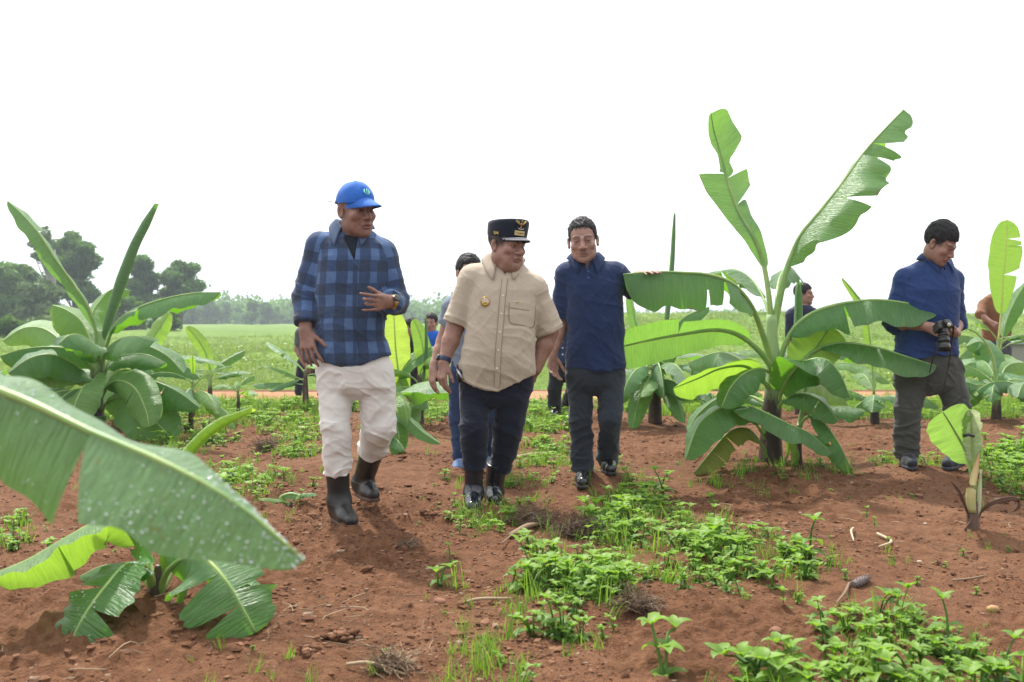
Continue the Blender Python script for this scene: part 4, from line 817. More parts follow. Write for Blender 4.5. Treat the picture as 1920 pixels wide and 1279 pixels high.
BL(PL([(1826, 960), (1822, 900, .02), (1812, 850, .03), (1790, 808, .0), (1768, 772, -.04)], D4), .13, n=(-.3, -.85, .3), fL=.0, fR=.15, mat=LEAF_G, seed=81, pet=.42, droop=.2, rip=.2, shape=(.25, 7), rr=(.010, .003))
BL(PL([(1828, 950), (1828, 890, .02), (1824, 840, .02), (1822, 800, .0), (1820, 768, -.02)], D4), .055, n=(.2, -.95, .1), fL=-.3, fR=.3, mat=LEAF_W, seed=82, pet=.45, droop=.2, rip=.5, shape=(.2, 9), rr=(.014, .003), rag=.2)
for i, pts in enumerate([[(1822, 985), (1812, 950, -.03), (1800, 920, -.05), (1784, 903, -.06)], [(1828, 990), (1845, 950, -.03), (1875, 935, -.05), (1900, 932, -.06), (1912, 940, -.06), (1900, 960, -.06)], [(1822, 975), (1814, 985, -.05), (1812, 1000, -.05)]]):
    BL(PL(pts, D4), (.02, .035, .02)[i], n=(0, -.4, 1), fL=.8, fR=1.0, mat=DRYL, seed=85+i, pet=.2, droop=.9, rip=1.2, rr=(.006, .002), ribm=DRYL, ns=24)
A = Acc()   # black tie round the leaf
A.tube([P(1806, 817, D4-.03), P(1816, 815, D4-.04), P(1826, 818, D4-.03)], .008, 6); A.build('black_tie', plain('black_plastic', (.02, .02, .022), .4), root)
# ---------------------------------------------------------------- plants further back
Y, L_, Pn = LEAF_Y, LEAF, LEAF_P

def more(root, D, specs, seed):
    for i, (pts, W, n, kw) in enumerate(specs):
        kw = dict(kw); kw.setdefault('droop', .45); kw.setdefault('pet', .16); kw.setdefault('rip', .4)
        banana_leaf(root, PL(pts, D), W, n=n, seed=seed*10+i, ns=40, nq=7, rr=(.013, .003), **kw)
r = banana('banana plant behind the man in plaid with one huge yellow backlit leaf', 787, 800, .5, [(-60, 45, .5, .10, 1.6, Y), (150, 50, .6, .10, 1.2, Y), (60, 60, .5, .09, 1.0, L_), (20, 50, .45, .08, 1.4, Y)], 101, rs=.045)
more(r, 9.6, [([(780, 770), (762, 740), (748, 700), (742, 655), (740, 620), (738, 582)], .20, (.15, -.95, .1), dict(mat=LEAF_YY, fL=.0, fR=.0, droop=.1, shape=(.45, 3))),
              ([(785, 770), (755, 725), (748, 705), (770, 678), (800, 660), (822, 655)], .15, (-.3, -.7, .6), dict(mat=L_, fL=.1, fR=.1, droop=.2, shape=(.5, 2.4))),
              ([(790, 760), (797, 700), (793, 650), (785, 620), (775, 598)], .13, (.35, -.9, .1), dict(mat=Y, fL=.3, fR=.2, droop=.1, shape=(.45, 3))),
              ([(792, 770), (800, 750, -.3), (770, 728, -.6), (800, 716, -.8), (850, 722, -.9), (880, 735, -1)], .26, (0, -.2, 1), dict(mat=L_, fL=.3, fR=1.3, droop=.1, tears=[])),
              ([(792, 770), (800, 690, .1), (830, 640, .2), (855, 640, .2)], .12, (-.2, -.7, .6), dict(mat=Y))], 111)
rolled(r, PL([(792, 720), (798, 670), (799, 630), (798, 598)], 9.5), .022, LEAF_P, seed=3)
r = banana('low banana sucker just behind the white trousers of the man in plaid', 716, 862, .16, [(30, 10, .35, .08, .9, L_)], 102, rs=.028, mat=STEM_S)
more(r, 7.3, [([(716, 850), (722, 800), (735, 775), (760, 780, -.1), (790, 808, -.15), (826, 832, -.18)], .10, (.3, -.6, .7), dict(mat=L_, fL=.3, fR=.4)),
              ([(716, 850), (722, 790), (735, 785, -.1), (748, 815, -.15), (742, 860, -.18)], .12, (.2, -.9, .3), dict(mat=L_, fL=.1, fR=.2)),
              ([(716, 850), (728, 780), (745, 745), (758, 758, -.1), (765, 800, -.15)], .10, (.5, -.7, .4), dict(mat=Y, fL=.2, fR=.3)),
              ([(716, 860), (706, 845), (698, 835)], .03, (0, -.9, .3), dict(mat=Pn))], 112)
r = banana('small banana plant at the dirt track with a bright upright yellow green leaf', 394, 757, .42, [(70, 35, .55, .10, .9, L_), (-75, 30, .55, .09, 1.2, L_), (95, 20, .40, .08, 1.0, L_), (-100, 10, .45, .07, .6, L_)], 103, rs=.035, mat=STEM_S)
more(r, 12.3, [([(394, 715), (393, 690), (385, 660), (370, 635), (350, 612)], .13, (.3, -.9, .3), dict(mat=Y, fL=.1, fR=.3, droop=.2, shape=(.45, 2.6))), ([(394, 710), (405, 690), (430, 672), (460, 657)], .12, (0, -.7, .7), dict(mat=L_, fL=.4, fR=.4))], 113)
r = banana('thin leaning young banana with a dark stem in front of the left plant', 357, 812, .50, [(85, 50, .35, .04, .9, Y), (-80, 40, .35, .05, 1.2, L_), (20, 60, .30, .04, .7, Y)], 104, rs=.026, mat=STEM_S, lean=(.03, 0))
r = banana('small yellow green banana seedling near the dirt track', 447, 782, .36, [(60, 40, .30, .09, 1.4, Y), (-70, 50, .28, .08, 1.5, Y), (140, 55, .28, .06, 1.2, Y), (10, 30, .25, .06, 1.4, Y)], 105, rs=.022, mat=STEM_S)
r = banana('small banana plant with flat spreading leaves just left of the white trousers', 573, 770, .45, [(-85, 8, .55, .10, .3, L_), (-95, 30, .5, .07, .4, Y), (-70, -5, .40, .08, .5, L_), (85, 15, .45, .08, .7, L_), (-120, 45, .6, .10, .5, Pn), (40, 30, .4, .08, 1.0, Y)], 106, rs=.04)
r = banana('banana plant with a bright sunlit leaf half hidden behind the large left plant', 262, 775, .6, [(60, 30, .8, .14, 1.3, L_), (-60, 40, .8, .13, 1.4, L_), (100, 25, .8, .13, 1.0, L_), (20, 30, .7, .13, 1.6, L_), (-110, 30, .8, .12, 1.0, Y)], 107, rs=.06)
more(r, 11.3, [([(262, 710), (268, 670), (285, 635), (305, 605), (318, 585)], .20, (-.2, -.85, .4), dict(mat=Y, fL=.2, fR=.1))], 117)
r = banana('banana plant at the far left edge under the tree line', 20, 800, .5, [(60, 40, .8, .13, 1.3, L_), (-60, 40, .8, .13, 1.4, Y), (100, 30, .8, .13, 1.2, L_), (10, 30, .7, .13, 1.6, L_), (140, 50, .7, .12, 1.2, Y)], 108, rs=.06)
r = banana('low leafy banana plant in the grass left of the large left plant', 95, 770, .35, [(80, 40, .7, .12, 1.3, L_), (-70, 30, .7, .12, 1.2, Y), (0, 40, .6, .12, 1.5, L_), (160, 50, .7, .11, 1.2, Y)], 109, rs=.05)
r = banana('tiny banana seedling with one folded leaf on the soil left of the black boots', 545, 958, .05, [(-80, 20, .16, .025, .4, Y), (80, 40, .15, .03, 1.0, L_)], 110, rs=.010, mat=STEM_S)
more(r, G(545, 958)[1], [([(545, 955), (532, 940), (528, 930), (545, 925), (562, 928), (572, 925)], .045, (-.1, -.6, .7), dict(mat=Pn, fL=.3, fR=.5))], 120)
r = banana('leafy banana plant behind the man in navy with a thin upright spear', 1228, 800, .65, [(-75, 25, .7, .13, 1.5, L_), (60, 30, .7, .13, 1.6, L_), (20, 35, .6, .13, 1.9, L_), (-30, 20, .6, .12, 1.6, L_), (110, 30, .8, .13, 1.4, L_), (-120, 40, .8, .13, 1.3, Y), (170, 50, .7, .11, 1.2, Y), (-60, -20, .5, .11, .9, L_), (40, -15, .5, .10, 1.0, L_), (5, -10, .5, .11, 1.2, L_)], 121, rs=.07)
more(r, 9.6, [([(1225, 700), (1215, 660), (1195, 615), (1186, 575), (1180, 545)], .10, (.4, -.85, .2), dict(mat=Pn, fL=.5, fR=.5)), ([(1230, 700), (1240, 640), (1262, 615), (1290, 590), (1330, 575)], .20, (0, -.2, 1), dict(mat=L_, fL=.7, fR=.6, tears=[.4, .6])),
              ([(1228, 740), (1235, 690), (1260, 650), (1290, 648)], .16, (0, -.6, .8), dict(mat=L_)), ([(1225, 760), (1235, 720), (1220, 705, -.2), (1200, 745, -.3), (1185, 805, -.35)], .16, (-.4, -.8, .4), dict(mat=L_, tears=[.6]))], 131)
rolled(r, PL([(1236, 690), (1250, 600), (1260, 500), (1265, 405)], 9.6), .030, LEAF_S, seed=4, turns=1.3)
r = banana('banana plant with a pale rolled leaf seen through the tall plant', 1500, 782, .55, [(-70, 30, .7, .12, 1.4, Y), (70, 30, .8, .12, 1.4, Y), (10, 30, .6, .12, 1.8, L_), (110, 35, .8, .12, 1.3, L_), (-110, 35, .8, .12, 1.3, Y), (30, 10, .6, .11, 1.2, L_)], 122, rs=.06)
rolled(r, PL([(1498, 700), (1497, 640), (1498, 590), (1498, 535)], 10.7), .06, LEAF_P, seed=5)
r = banana('low banana plant right beside the left leg of the photographer', 1640, 798, .3, [(-75, 45, .6, .12, 1.4, Y), (80, 35, .6, .12, 1.5, L_), (-30, 40, .5, .12, 1.9, L_), (30, 30, .5, .12, 1.8, L_), (-90, 15, .6, .10, .9, L_), (180, 55, .5, .12, 1.3, Y), (-50, -10, .5, .1, .6, L_)], 123, rs=.05)
more(r, 9.7, [([(1640, 740), (1632, 640), (1622, 580), (1600, 545), (1578, 520)], .09, (.3, -.8, .4), dict(mat=Y, fL=.5, fR=.5))], 133)
r = banana('banana plant at the right edge with one tall upright bright green leaf', 1872, 744, .8, [(-80, 40, .95, .15, 1.5, L_), (80, 40, .8, .14, 1.3, L_), (-60, 20, .8, .14, 1.6, L_), (30, 40, .7, .14, 1.8, L_), (100, 30, .8, .14, 1.5, L_), (-100, 55, .9, .13, 1.3, Y), (50, 15, .6, .12, 1.2, L_)], 124, rs=.06)
more(r, 13.2, [([(1872, 640), (1876, 600), (1879, 560), (1881, 520), (1886, 470), (1889, 412)], .31, (.05, -.98, .1), dict(mat=Y, fL=-.05, fR=.0, droop=.1, rip=.12, tears=[.42, .72, .80], shape=(.45, 3.4), gap=.22, pet=.22, ribm=RIB_Y)),
               ([(1875, 660), (1885, 610), (1900, 570), (1925, 530), (1950, 515)], .22, (-.1, -.4, .9), dict(mat=L_, fL=.3, fR=.5))], 134)
r = banana('leafy young banana plant at the right with a hooked bare leaf stalk', 1868, 800, .38, [(-75, 40, .65, .13, 1.4, L_), (75, 35, .7, .13, 1.5, L_), (-30, 40, .5, .12, 1.9, L_), (30, 30, .5, .12, 1.8, L_), (95, 15, .6, .12, .9, L_), (-100, 50, .6, .12, 1.3, Y), (180, 55, .5, .12, 1.3, Y), (60, -10, .55, .1, .5, L_)], 125, rs=.05, mat=STEM_S)
more(r, 9.9, [([(1868, 750), (1850, 725, -.1), (1825, 722, -.2), (1800, 740, -.25), (1785, 775, -.3)], .26, (-.3, -.7, .6), dict(mat=L_, fL=.3, fR=.3)), ([(1868, 750), (1890, 715, -.1), (1920, 715, -.2), (1950, 750, -.25)], .26, (.2, -.7, .6), dict(mat=L_, fL=.3, fR=.3)),
              ([(1868, 740), (1850, 690, .2), (1820, 680, .3), (1795, 700, .35)], .24, (-.2, -.6, .7), dict(mat=Pn, fL=.4, fR=.4)), ([(1868, 740), (1885, 690, .2), (1915, 680, .3), (1940, 690, .35)], .24, (.2, -.6, .7), dict(mat=Y, fL=.4, fR=.4)), ([(1868, 735), (1860, 670, .3), (1840, 640, .4), (1810, 650, .5)], .24, (-.1, -.6, .7), dict(mat=L_, fL=.3, fR=.5))], 145)
A = Acc(); A.tube(spline(PL([(1867, 760), (1866, 700), (1855, 655), (1832, 625), (1805, 613)], 9.5), 20), [.022, .015, .006], 7); A.build('leaf_stalk', RIB, r)
r = banana('low banana plant cut off by the right edge of the photo', 1935, 800, .4, [(-75, 40, .65, .13, 1.4, L_), (-40, 35, .6, .13, 1.5, L_), (-100, 20, .7, .12, 1.2, Y), (60, 30, .5, .12, 1.8, L_)], 126, rs=.05)
r = banana('small banana plant in front of the meadow between the tall plant and the navy trousers', 1340, 790, .3, [(-75, 40, .5, .10, 1.4, Y), (75, 35, .5, .10, 1.5, L_), (-30, 40, .4, .09, 1.9, L_), (100, 30, .5, .10, 1.2, Y)], 127, rs=.04, mat=STEM_S)
# ================================================================== PEOPLE: distance-field modelling
class SDF:
    def __init__(s, lo, hi, h, zfine=None):
        lo, hi = np.asarray(lo, float), np.asarray(hi, float)
        s.x = np.arange(lo[0], hi[0]+h, h); s.y = np.arange(lo[1], hi[1]+h, h)
        if zfine is None: s.z = np.arange(lo[2], hi[2]+h, h)
        else:
            z = [lo[2]]
            while z[-1] < hi[2]: z.append(z[-1]+zfine(z[-1]))
            s.z = np.array(z)
        s.D = np.full((len(s.x), len(s.y), len(s.z)), .5, np.float32)
    def _w(s, lo, hi, pad):
        ii = [slice(max(0, int(np.searchsorted(g, a-pad))-1), int(np.searchsorted(g, b+pad))+1) for g, a, b in zip((s.x, s.y, s.z), lo, hi)]
        X = s.x[ii[0]][:, None, None]; Y = s.y[ii[1]][None, :, None]; Z = s.z[ii[2]][None, None, :]
        return tuple(ii), X, Y, Z
    def _op(s, w, d, k, op):
        a = s.D[w]; d = d.astype(np.float32)
        if op == 'u':
            if k <= 0: s.D[w] = np.minimum(a, d)
            else:
                h = np.clip(.5+.5*(a-d)/k, 0, 1); s.D[w] = a*(1-h)+d*h-k*h*(1-h)
        else:
            d = -d; h = np.clip(.5-.5*(a-d)/max(k, 1e-4), 0, 1); s.D[w] = a*(1-h)+d*h+k*h*(1-h)
    def cone(s, a, b, ra, rb, k=.02, op='u', flat=None, cut0=False, cut1=False, cutn=None):
        """tapered limb from a to b; flat=(axis, factor) flattens it; cut1 ends it squarely at b (open sleeve or cuff)"""
        a, b = np.asarray(a, float), np.asarray(b, float); rm = max(ra, rb)*(1/ (1 if flat is None else min(1, flat[1])) if flat is not None and flat[1] < 1 else 1)*1.0
        rm = max(ra, rb)*(1.0 if flat is None else max(1, flat[1]))
        w, X, Y, Z = s._w(np.minimum(a, b)-rm, np.maximum(a, b)+rm, k+.03)
        ab = b-a; L2 = ab@ab+1e-12; L = math.sqrt(L2)
        px, py, pz = X-a[0], Y-a[1], Z-a[2]; t0 = (px*ab[0]+py*ab[1]+pz*ab[2])/L2; t = np.clip(t0, 0, 1)
        vx, vy, vz = px-t*ab[0], py-t*ab[1], pz-t*ab[2]
        if flat is not None:
            n = unit(flat[0]); q = (vx*n[0]+vy*n[1]+vz*n[2])*(1/flat[1]-1); vx, vy, vz = vx+q*n[0], vy+q*n[1], vz+q*n[2]
        d = np.sqrt(vx*vx+vy*vy+vz*vz)-(ra+(rb-ra)*t)
        if cut1: d = np.maximum(d, (t0-1)*L)
        if cut0: d = np.maximum(d, -t0*L)
        s._op(w, d, k, op)
    def ell(s, c, r, Rm=None, k=.01, op='u'):
        c = np.asarray(c, float); r = np.asarray(r, float); rm = r.max()
        w, X, Y, Z = s._w(c-rm, c+rm, k+.02)
        px, py, pz = X-c[0], Y-c[1], Z-c[2]
        if Rm is not None:
            px, py, pz = [px*Rm[0, i]+py*Rm[1, i]+pz*Rm[2, i] for i in range(3)]
        m = np.sqrt((px/r[0])**2+(py/r[1])**2+(pz/r[2])**2); g = np.sqrt((px/r[0]**2)**2+(py/r[1]**2)**2+(pz/r[2]**2)**2)
        s._op(w, m*(m-1)/np.maximum(g, 1e-6), k, op)
    def loft(s, st, k=.03, p=2.3, yaw=0, zclip=None):
        """torso: stations (z, cx, cy, rx, ry)"""
        st = sorted(st); A_ = np.array(st); z0, z1 = A_[0, 0], A_[-1, 0]
        lo = (A_[:, 1]-A_[:, 3]).min(), (A_[:, 2]-A_[:, 4]).min(), z0; hi = (A_[:, 1]+A_[:, 3]).max(), (A_[:, 2]+A_[:, 4]).max(), z1
        w, X, Y, Z = s._w(lo, hi, .05); z = Z[0, 0]
        f = lambda c: np.interp(z, A_[:, 0], A_[:, c])[None, None, :]
        # smooth the stations
        cx, cy, rx, ry = f(1), f(2), f(3), f(4); c, sn = math.cos(yaw), math.sin(yaw)
        dx, dy = X-cx, Y-cy; u, v = dx*c+dy*sn, -dx*sn+dy*c
        m = (np.abs(u/rx)**p+np.abs(v/ry)**p)**(1/p); d = (m-1)*np.minimum(rx, ry)
        d = np.maximum(d, np.maximum(z0-Z, Z-z1)); s._op(w, d, k, 'u')
    def clip(s, fn): s.D = np.maximum(s.D, fn(s.x[:, None, None], s.y[None, :, None], s.z[None, None, :]).astype(np.float32))
    def front(s, x, z, y0=-9):
        """first surface met going along +Y at (x,z)"""
        i = np.clip((x-s.x[0])/(s.x[1]-s.x[0]), 0, len(s.x)-1.001); k = np.clip(np.searchsorted(s.z, z)-1, 0, len(s.z)-2)
        i0 = int(i); fi = i-i0; fk = (z-s.z[k])/(s.z[k+1]-s.z[k])
        c = (s.D[i0, :, k]*(1-fi)+s.D[i0+1, :, k]*fi)*(1-fk)+(s.D[i0, :, k+1]*(1-fi)+s.D[i0+1, :, k+1]*fi)*fk
        j = np.where((c[:-1] > 0) & (c[1:] <= 0))[0]
        if not len(j): return None
        j = j[0]; return s.y[j]+(s.y[j+1]-s.y[j])*c[j]/(c[j]-c[j+1])
    def mesh(s):
        D = s.D; neg = D < 0
        c = [neg[a:neg.shape[0]-1+a, b:neg.shape[1]-1+b, e:neg.shape[2]-1+e] for a in (0, 1) for b in (0, 1) for e in (0, 1)]
        sm = np.zeros(c[0].shape, np.uint8)
        for q in c: sm += q
        ci = np.argwhere((sm > 0) & (sm < 8)); idm = np.full(sm.shape, -1, np.int32); idm[tuple(ci.T)] = np.arange(len(ci))
        val = {}
        for a in (0, 1):
            for b in (0, 1):
                for e in (0, 1): val[a, b, e] = D[ci[:, 0]+a, ci[:, 1]+b, ci[:, 2]+e].astype(float)
        acc = np.zeros((len(ci), 3)); cnt = np.zeros(len(ci))
        cor = list(val)
        for p in cor:
            for ax in range(3):
                if p[ax]: continue
                q = list(p); q[ax] = 1; q = tuple(q); va, vb = val[p], val[q]; m = (va < 0) != (vb < 0)
                t = np.where(m, va/np.where(m, va-vb, 1), 0); pos = np.tile(np.array(p, float), (len(ci), 1)); pos[:, ax] = t
                acc += pos*m[:, None]; cnt += m
        loc = acc/cnt[:, None]; V = np.empty_like(loc)
        for ax, g in enumerate((s.x, s.y, s.z)):
            i = ci[:, ax]; V[:, ax] = g[i]+(g[i+1]-g[i])*loc[:, ax]
        Fs = []
        for ax in range(3):
            a_, b_ = [(1, 2), (2, 0), (0, 1)][ax]
            sl0 = [slice(1, -1)]*3; sl0[ax] = slice(0, -1); sl1 = list(sl0); sl1[ax] = slice(1, None)
            n0, n1 = neg[tuple(sl0)], neg[tuple(sl1)]; e = np.argwhere(n0 != n1)
            if not len(e): continue
            fl = n0[tuple(e.T)]; g = e.copy()
            for q in range(3):
                if q != ax: g[:, q] += 1
            def cell(da, db): h = g.copy(); h[:, a_] += da; h[:, b_] += db; return idm[tuple(h.T)]
            f = np.stack([cell(-1, -1), cell(0, -1), cell(0, 0), cell(-1, 0)], 1); f[~fl] = f[~fl][:, ::-1]; Fs.append(f)
        Fq = np.concatenate(Fs); Fq = Fq[(Fq >= 0).all(1)]
        return V, Fq
def vnormals(V, Fq):
    n = np.cross(V[Fq[:, 2]]-V[Fq[:, 0]], V[Fq[:, 3]]-V[Fq[:, 1]]); N = np.zeros_like(V)
    for k in range(4):
        for a in range(3): N[:, a] += np.bincount(Fq[:, k], n[:, a], len(V))
    return N/(np.linalg.norm(N, axis=1)[:, None]+1e-12)
def relax(V, Fq, it=2, f=.5):
    for _ in range(it):
        S = np.zeros_like(V); c = np.zeros(len(V))
        for k in range(4):
            a, b = Fq[:, k], Fq[:, (k+1) % 4]
            for q in range(3): S[:, q] += np.bincount(a, V[b, q], len(V))+np.bincount(b, V[a, q], len(V))
            c += np.bincount(a, minlength=len(V))+np.bincount(b, minlength=len(V))
        V = V*(1-f)+f*S/np.maximum(c, 1)[:, None]
    return V
def ridge(x): return (1-np.abs(x))**2
def creases(V, d, period, amp, seed, stretch=4., warp=.6):
    """soft cloth folds: ridges running across direction d"""
    d = unit(d); o = unit(np.cross(d, (.3, 1, .2))); e = np.cross(d, o)
    q = V@d/period; u = V@o/(period*stretch); w = V@e/(period*stretch)
    q = q+warp*noise(u*1.3, w*1.3, q*.3, seed+3)
    x = ridge(noise(q, u, w, seed)); return amp*(x**1.6-.36)
def seg_t(V, a, b):
    a, b = np.asarray(a), np.asarray(b); ab = b-a; t = (V-a)@ab/(ab@ab); d = np.linalg.norm(V-a-np.clip(t, 0, 1)[:, None]*ab, axis=1); return t, d
def rotm(yaw, pitch=0, roll=0):
    """head/foot frame. columns: person-left-in-view x, back y, up z.  yaw>0 turns the face to the image's right, pitch>0 looks down"""
    return np.array(Matrix.Rotation(yaw, 3, 'Z')@Matrix.Rotation(pitch, 3, 'X')@Matrix.Rotation(roll, 3, 'Y'))
def add_head(s, c, Rm, sc_, o):
    """o: wide, jaw, mouth (open), nose"""
    w = o.get('wide', 1); jw = o.get('jaw', 1); L = lambda x, y, z: c+Rm@(np.array([x*w, y, z])*sc_)
    E = lambda p, r, k=.012, op='u': s.ell(L(*p), np.array([r[0]*w, r[1], r[2]])*sc_, Rm, k*sc_, op)
    Cn = lambda p, q, r1, r2, k=.01, op='u', **kw: s.cone(L(*p), L(*q), r1*sc_, r2*sc_, k*sc_, op, **kw)
    E((0, .018, .040), (.075, .096, .083)); E((0, -.030, -.030), (.060, .058, .082), .03)
    for q in (-1, 1):
        E((q*.046*jw, -.005, -.060), (.020*jw, .040, .035), .03); E((q*.043, -.062, -.024), (.022, .018, .018), .02)
        E((q*.030*jw, -.055, -.078), (.022*jw, .024, .028), .02)
    E((0, -.068, -.100), (.026, .022, .019), .022)
    if o.get('chin2'): E((0, -.035, -.112), (.05, .045, .025), .03)
    Cn((-.040, -.072, .022), (-.010, -.085, .016), .011, .010, .012); Cn((.040, -.072, .022), (.010, -.085, .016), .011, .010, .012)
    for q in (-1, 1): E((q*.031, -.094, .001), (.018, .014, .011), .012, 's')
    ns = o.get('nose', 1)
    Cn((0, -.084, .010), (0, -.104*1.0, -.030), .0075, .0125*ns, .010)
    for q in (-1, 1): E((q*.0145*ns, -.094, -.035), (.009, .011, .008), .006)
    E((0, -.083, -.058), (.026, .014, .018), .012)
    E((0, -.0915, -.0615), (.020, .006, .0050), .005)
    E((0, -.0895, -.0730), (.018, .006, .0060), .005)
    mo = o.get('mouth', 0)
    E((0, -.099, -.0675), (.021, .009, .0022+mo), .003, 's')
    for q in (-1, 1):
        Cn((q*.020, -.094, -.042), (q*.034, -.078, -.070), .0025, .002, .006, 's')       # nasolabial fold
        for up, zz in ((1, .0065), (-1, -.0055)): E((q*.031, -.0772, zz), (.0160, .009, .0036), .006)    # eyelids
        if o.get('bags', 0): Cn((q*.020, -.090, -.010), (q*.042, -.080, -.009), .003, .003, .005)
        # ears
        e = L(q*.079, .012, -.008); Rq = Rm@np.array(Matrix.Rotation(q*-.35, 3, 'Z'))@np.array(Matrix.Rotation(-.15, 3, 'X'))
        s.ell(e, np.array([.007, .018, .031])*sc_, Rq, .006); s.ell(L(q*.0855, .004, -.003), np.array([.0085, .0105, .020])*sc_, Rq, .003, 's'); s.cone(L(q*.080, .002, -.030), L(q*.079, .004, -.036), .0065*sc_, .005*sc_, .006)
    return L
def add_hand(s, W, d, n, side, curl, spread=.10, sc_=1.0, thumb=(.9, .5, .3), tcurl=.3, rs=1.0):
    """W wrist, d towards the fingers, n palm normal, side=+1/-1 puts the thumb on d x n side; curl: 4 values (radians per joint)"""
    d = unit(d); n = unit(n-(np.dot(n, d))*d); sv = np.cross(d, n)*side; q = sc_
    kn = []
    for i in range(4):
        off = (.030, .010, -.010, -.029)[i]*q; Ln = (.090, .094, .089, .081)[i]*q
        k = W+d*Ln+sv*off*1.08-n*.002; kn.append(k)
        s.cone(W+d*.012+sv*off*.55, k, .0150*q*rs, .0108*q*rs, .013*q)
    s.cone(W-d*.03, W+d*.02, .024*q, .024*q, .02, flat=(n, .75))
    for i in range(4):
        p = kn[i]; a = 0; ls = np.array((.045, .027, .022))*q*(.95, 1.05, .98, .78)[i]; rd = np.array((.0092, .0082, .0074, .0064))*q*(1, 1, .97, .86)[i]*rs
        dd0 = unit(d+sv*(1.5, .5, -.5, -1.6)[i]*spread); c = curl[i]; c = (c, c, c*.7) if np.isscalar(c) else c
        for j in range(3):
            a += c[j]; dd = dd0*math.cos(a)+n*math.sin(a); e = p+dd*ls[j]
            s.cone(p, e, rd[j], rd[j+1], .003); p = e
    b = W+d*.022*q+sv*.020*q+n*.006*q; td = unit(d*thumb[0]+sv*thumb[1]+n*thumb[2]); ls = (.042*q, .034*q, .028*q); rd = (.0150*q*rs, .0112*q*rs, .0098*q*rs, .0078*q*rs)
    for j in range(3):
        e = b+td*ls[j]; s.cone(b, e, rd[j], rd[j+1], .006 if j else .012); b = e
        td = unit(td*math.cos(tcurl)+unit(d*.8-sv*.5+n*.2)*math.sin(tcurl))
    return kn
SKIN = {}
def skin_mat(name, base):
    m = M(name); c = m.attr('tint', 'Color'); v = m.noise(45, 4, .6); 
    x = m.mix(1.0, c, m.ramp(v, [(.3, (.88, .86, .86)), (.7, (1.12, 1.08, 1.06))]), 'MULTIPLY')
    m.col(x); m.set(rough=.52, spec=.35); m.b.inputs['Subsurface Weight'].default_value = .08; m.b.inputs['Subsurface Radius'].default_value = (.012, .005, .003)
    m.bump(m.noise(160, 3), .15, .002); return m.m
SKINM = skin_mat('skin', None)
def fabric(name, c, var=.15, rough=.85, fine=260, spec=.2, dust=None, wr=.35):
    m = M(name); v = m.noise(6, 4, .6); w = m.noise(fine, 2)
    cc = m.mix(v, tuple(x*(1-var) for x in c), tuple(min(1, x*(1+var)) for x in c)); cc = m.mix(.25, cc, m.mix(w, tuple(x*.6 for x in c), tuple(min(1, x*1.4) for x in c)))
    m.col(cc); m.set(rough=rough, spec=spec, sheen=.15)
    b = m.bump(m.noise(26, 4, .6, m.co((1, 1, .7)), .6), wr, .006); m.bump(w, .15, .001, b); return m.m
def tintcol(V, c, Rm, sc_, base, o):
    """skin colour per vertex in the head's own frame: lips, brows, moustache, shaved beard, nails stay with the skin, plus shade painted into sockets, nostrils and mouth line"""
    T = np.tile(np.array(base+(1.,)), (len(V), 1)); q = (V-c)@Rm/sc_; w = o.get('wide', 1); x, y, z = q[:, 0]/w, q[:, 1], q[:, 2]
    hd = (np.abs(x) < .12) & (np.abs(z) < .16) & (y < .12)
    def blend(mask, colr, f):
        m = (mask*hd*f)[:, None]; T[:, :3] = T[:, :3]*(1-m)+np.array(colr)*m
    g = lambda a, b, r1, r2: np.exp(-((a/r1)**2+(b/r2)**2)**2)
    fr = (y < -.055)
    b = np.array(base)
    blend(g(x, z+.058, .060, .060)*fr*(z < -.035), b*np.array((.80, .80, .86)), .55)
    blend(g(x, z+.067, .023, .0105)*fr, b*np.array((.82, .60, .62)), .55)
    blend(g(x, z+.0675, .021, .0028)*fr, (.05, .018, .015), .8)  # shade between the lips painted into the tint
    if o.get('moustache'): blend(g(x, z+.0525, .027, .0065)*(y < -.075), (.05, .042, .038), o['moustache'])
    bc = o.get('browc', (.025, .018, .015))
    for s_ in (-1, 1):
        t = np.clip((s_*x-.012)/.036, 0, 1); zb = .0225+.006*np.sin(t*2.6)-.002*t
        blend((np.abs(z-zb) < .0058*(1.15-.5*t))*((s_*x) > .010)*((s_*x) < .052)*fr*1.0, bc, .9)
        blend(g(s_*x-.031, z-.0005, .0150, .0036)*(y < -.06), (.012, .008, .008), .95)      # lash line
        blend(g(s_*x-.031, z, .022, .013)*(y < -.06), b*np.array((.50, .45, .48)), .42)  # shade of the eye socket painted into the tint
        blend(g(s_*x-.009, z+.0415, .0035, .0022)*(y < -.09), (.03, .012, .01), .8)  # nostril shade painted as a dark spot
    if 'fr' in o:   # cropped hair showing at the hair line and temples
        blend(sstep(o['fr']+.006, o['fr']+.022, z+.006*noise(x*120, z*120, 0, 3))*(y < .0), (.02, .017, .016), .9)
        blend(sstep(-.048, -.030, y+.006*noise(y*120, z*120, 0, 4))*sstep(-.020, .012, z)*(np.abs(x) < .080), (.025, .02, .018), .85)
    blend(np.exp(-((z+.03)/.05)**2)*np.exp(-(np.abs(x)/.07)**2)*(y < -.03), b*np.array((1.12, .96, .94)), .35)
    return T
class Front:
    """finds the front surface of a finished garment at (x, z)"""
    def __init__(s, V, Fq): N = vnormals(V, Fq); s.V = V[N[:, 1] < -.15]
    def front(s, x, z):
        d = (s.V[:, 0]-x)**2+(s.V[:, 2]-z)**2; k = np.where(d < .013**2)[0]
        if not len(k): return None
        ym = s.V[k, 1].min(); k = k[s.V[k, 1] < ym+.03]; w = 1/(d[k]+1e-6); return float((s.V[k, 1]*w).sum()/w.sum())
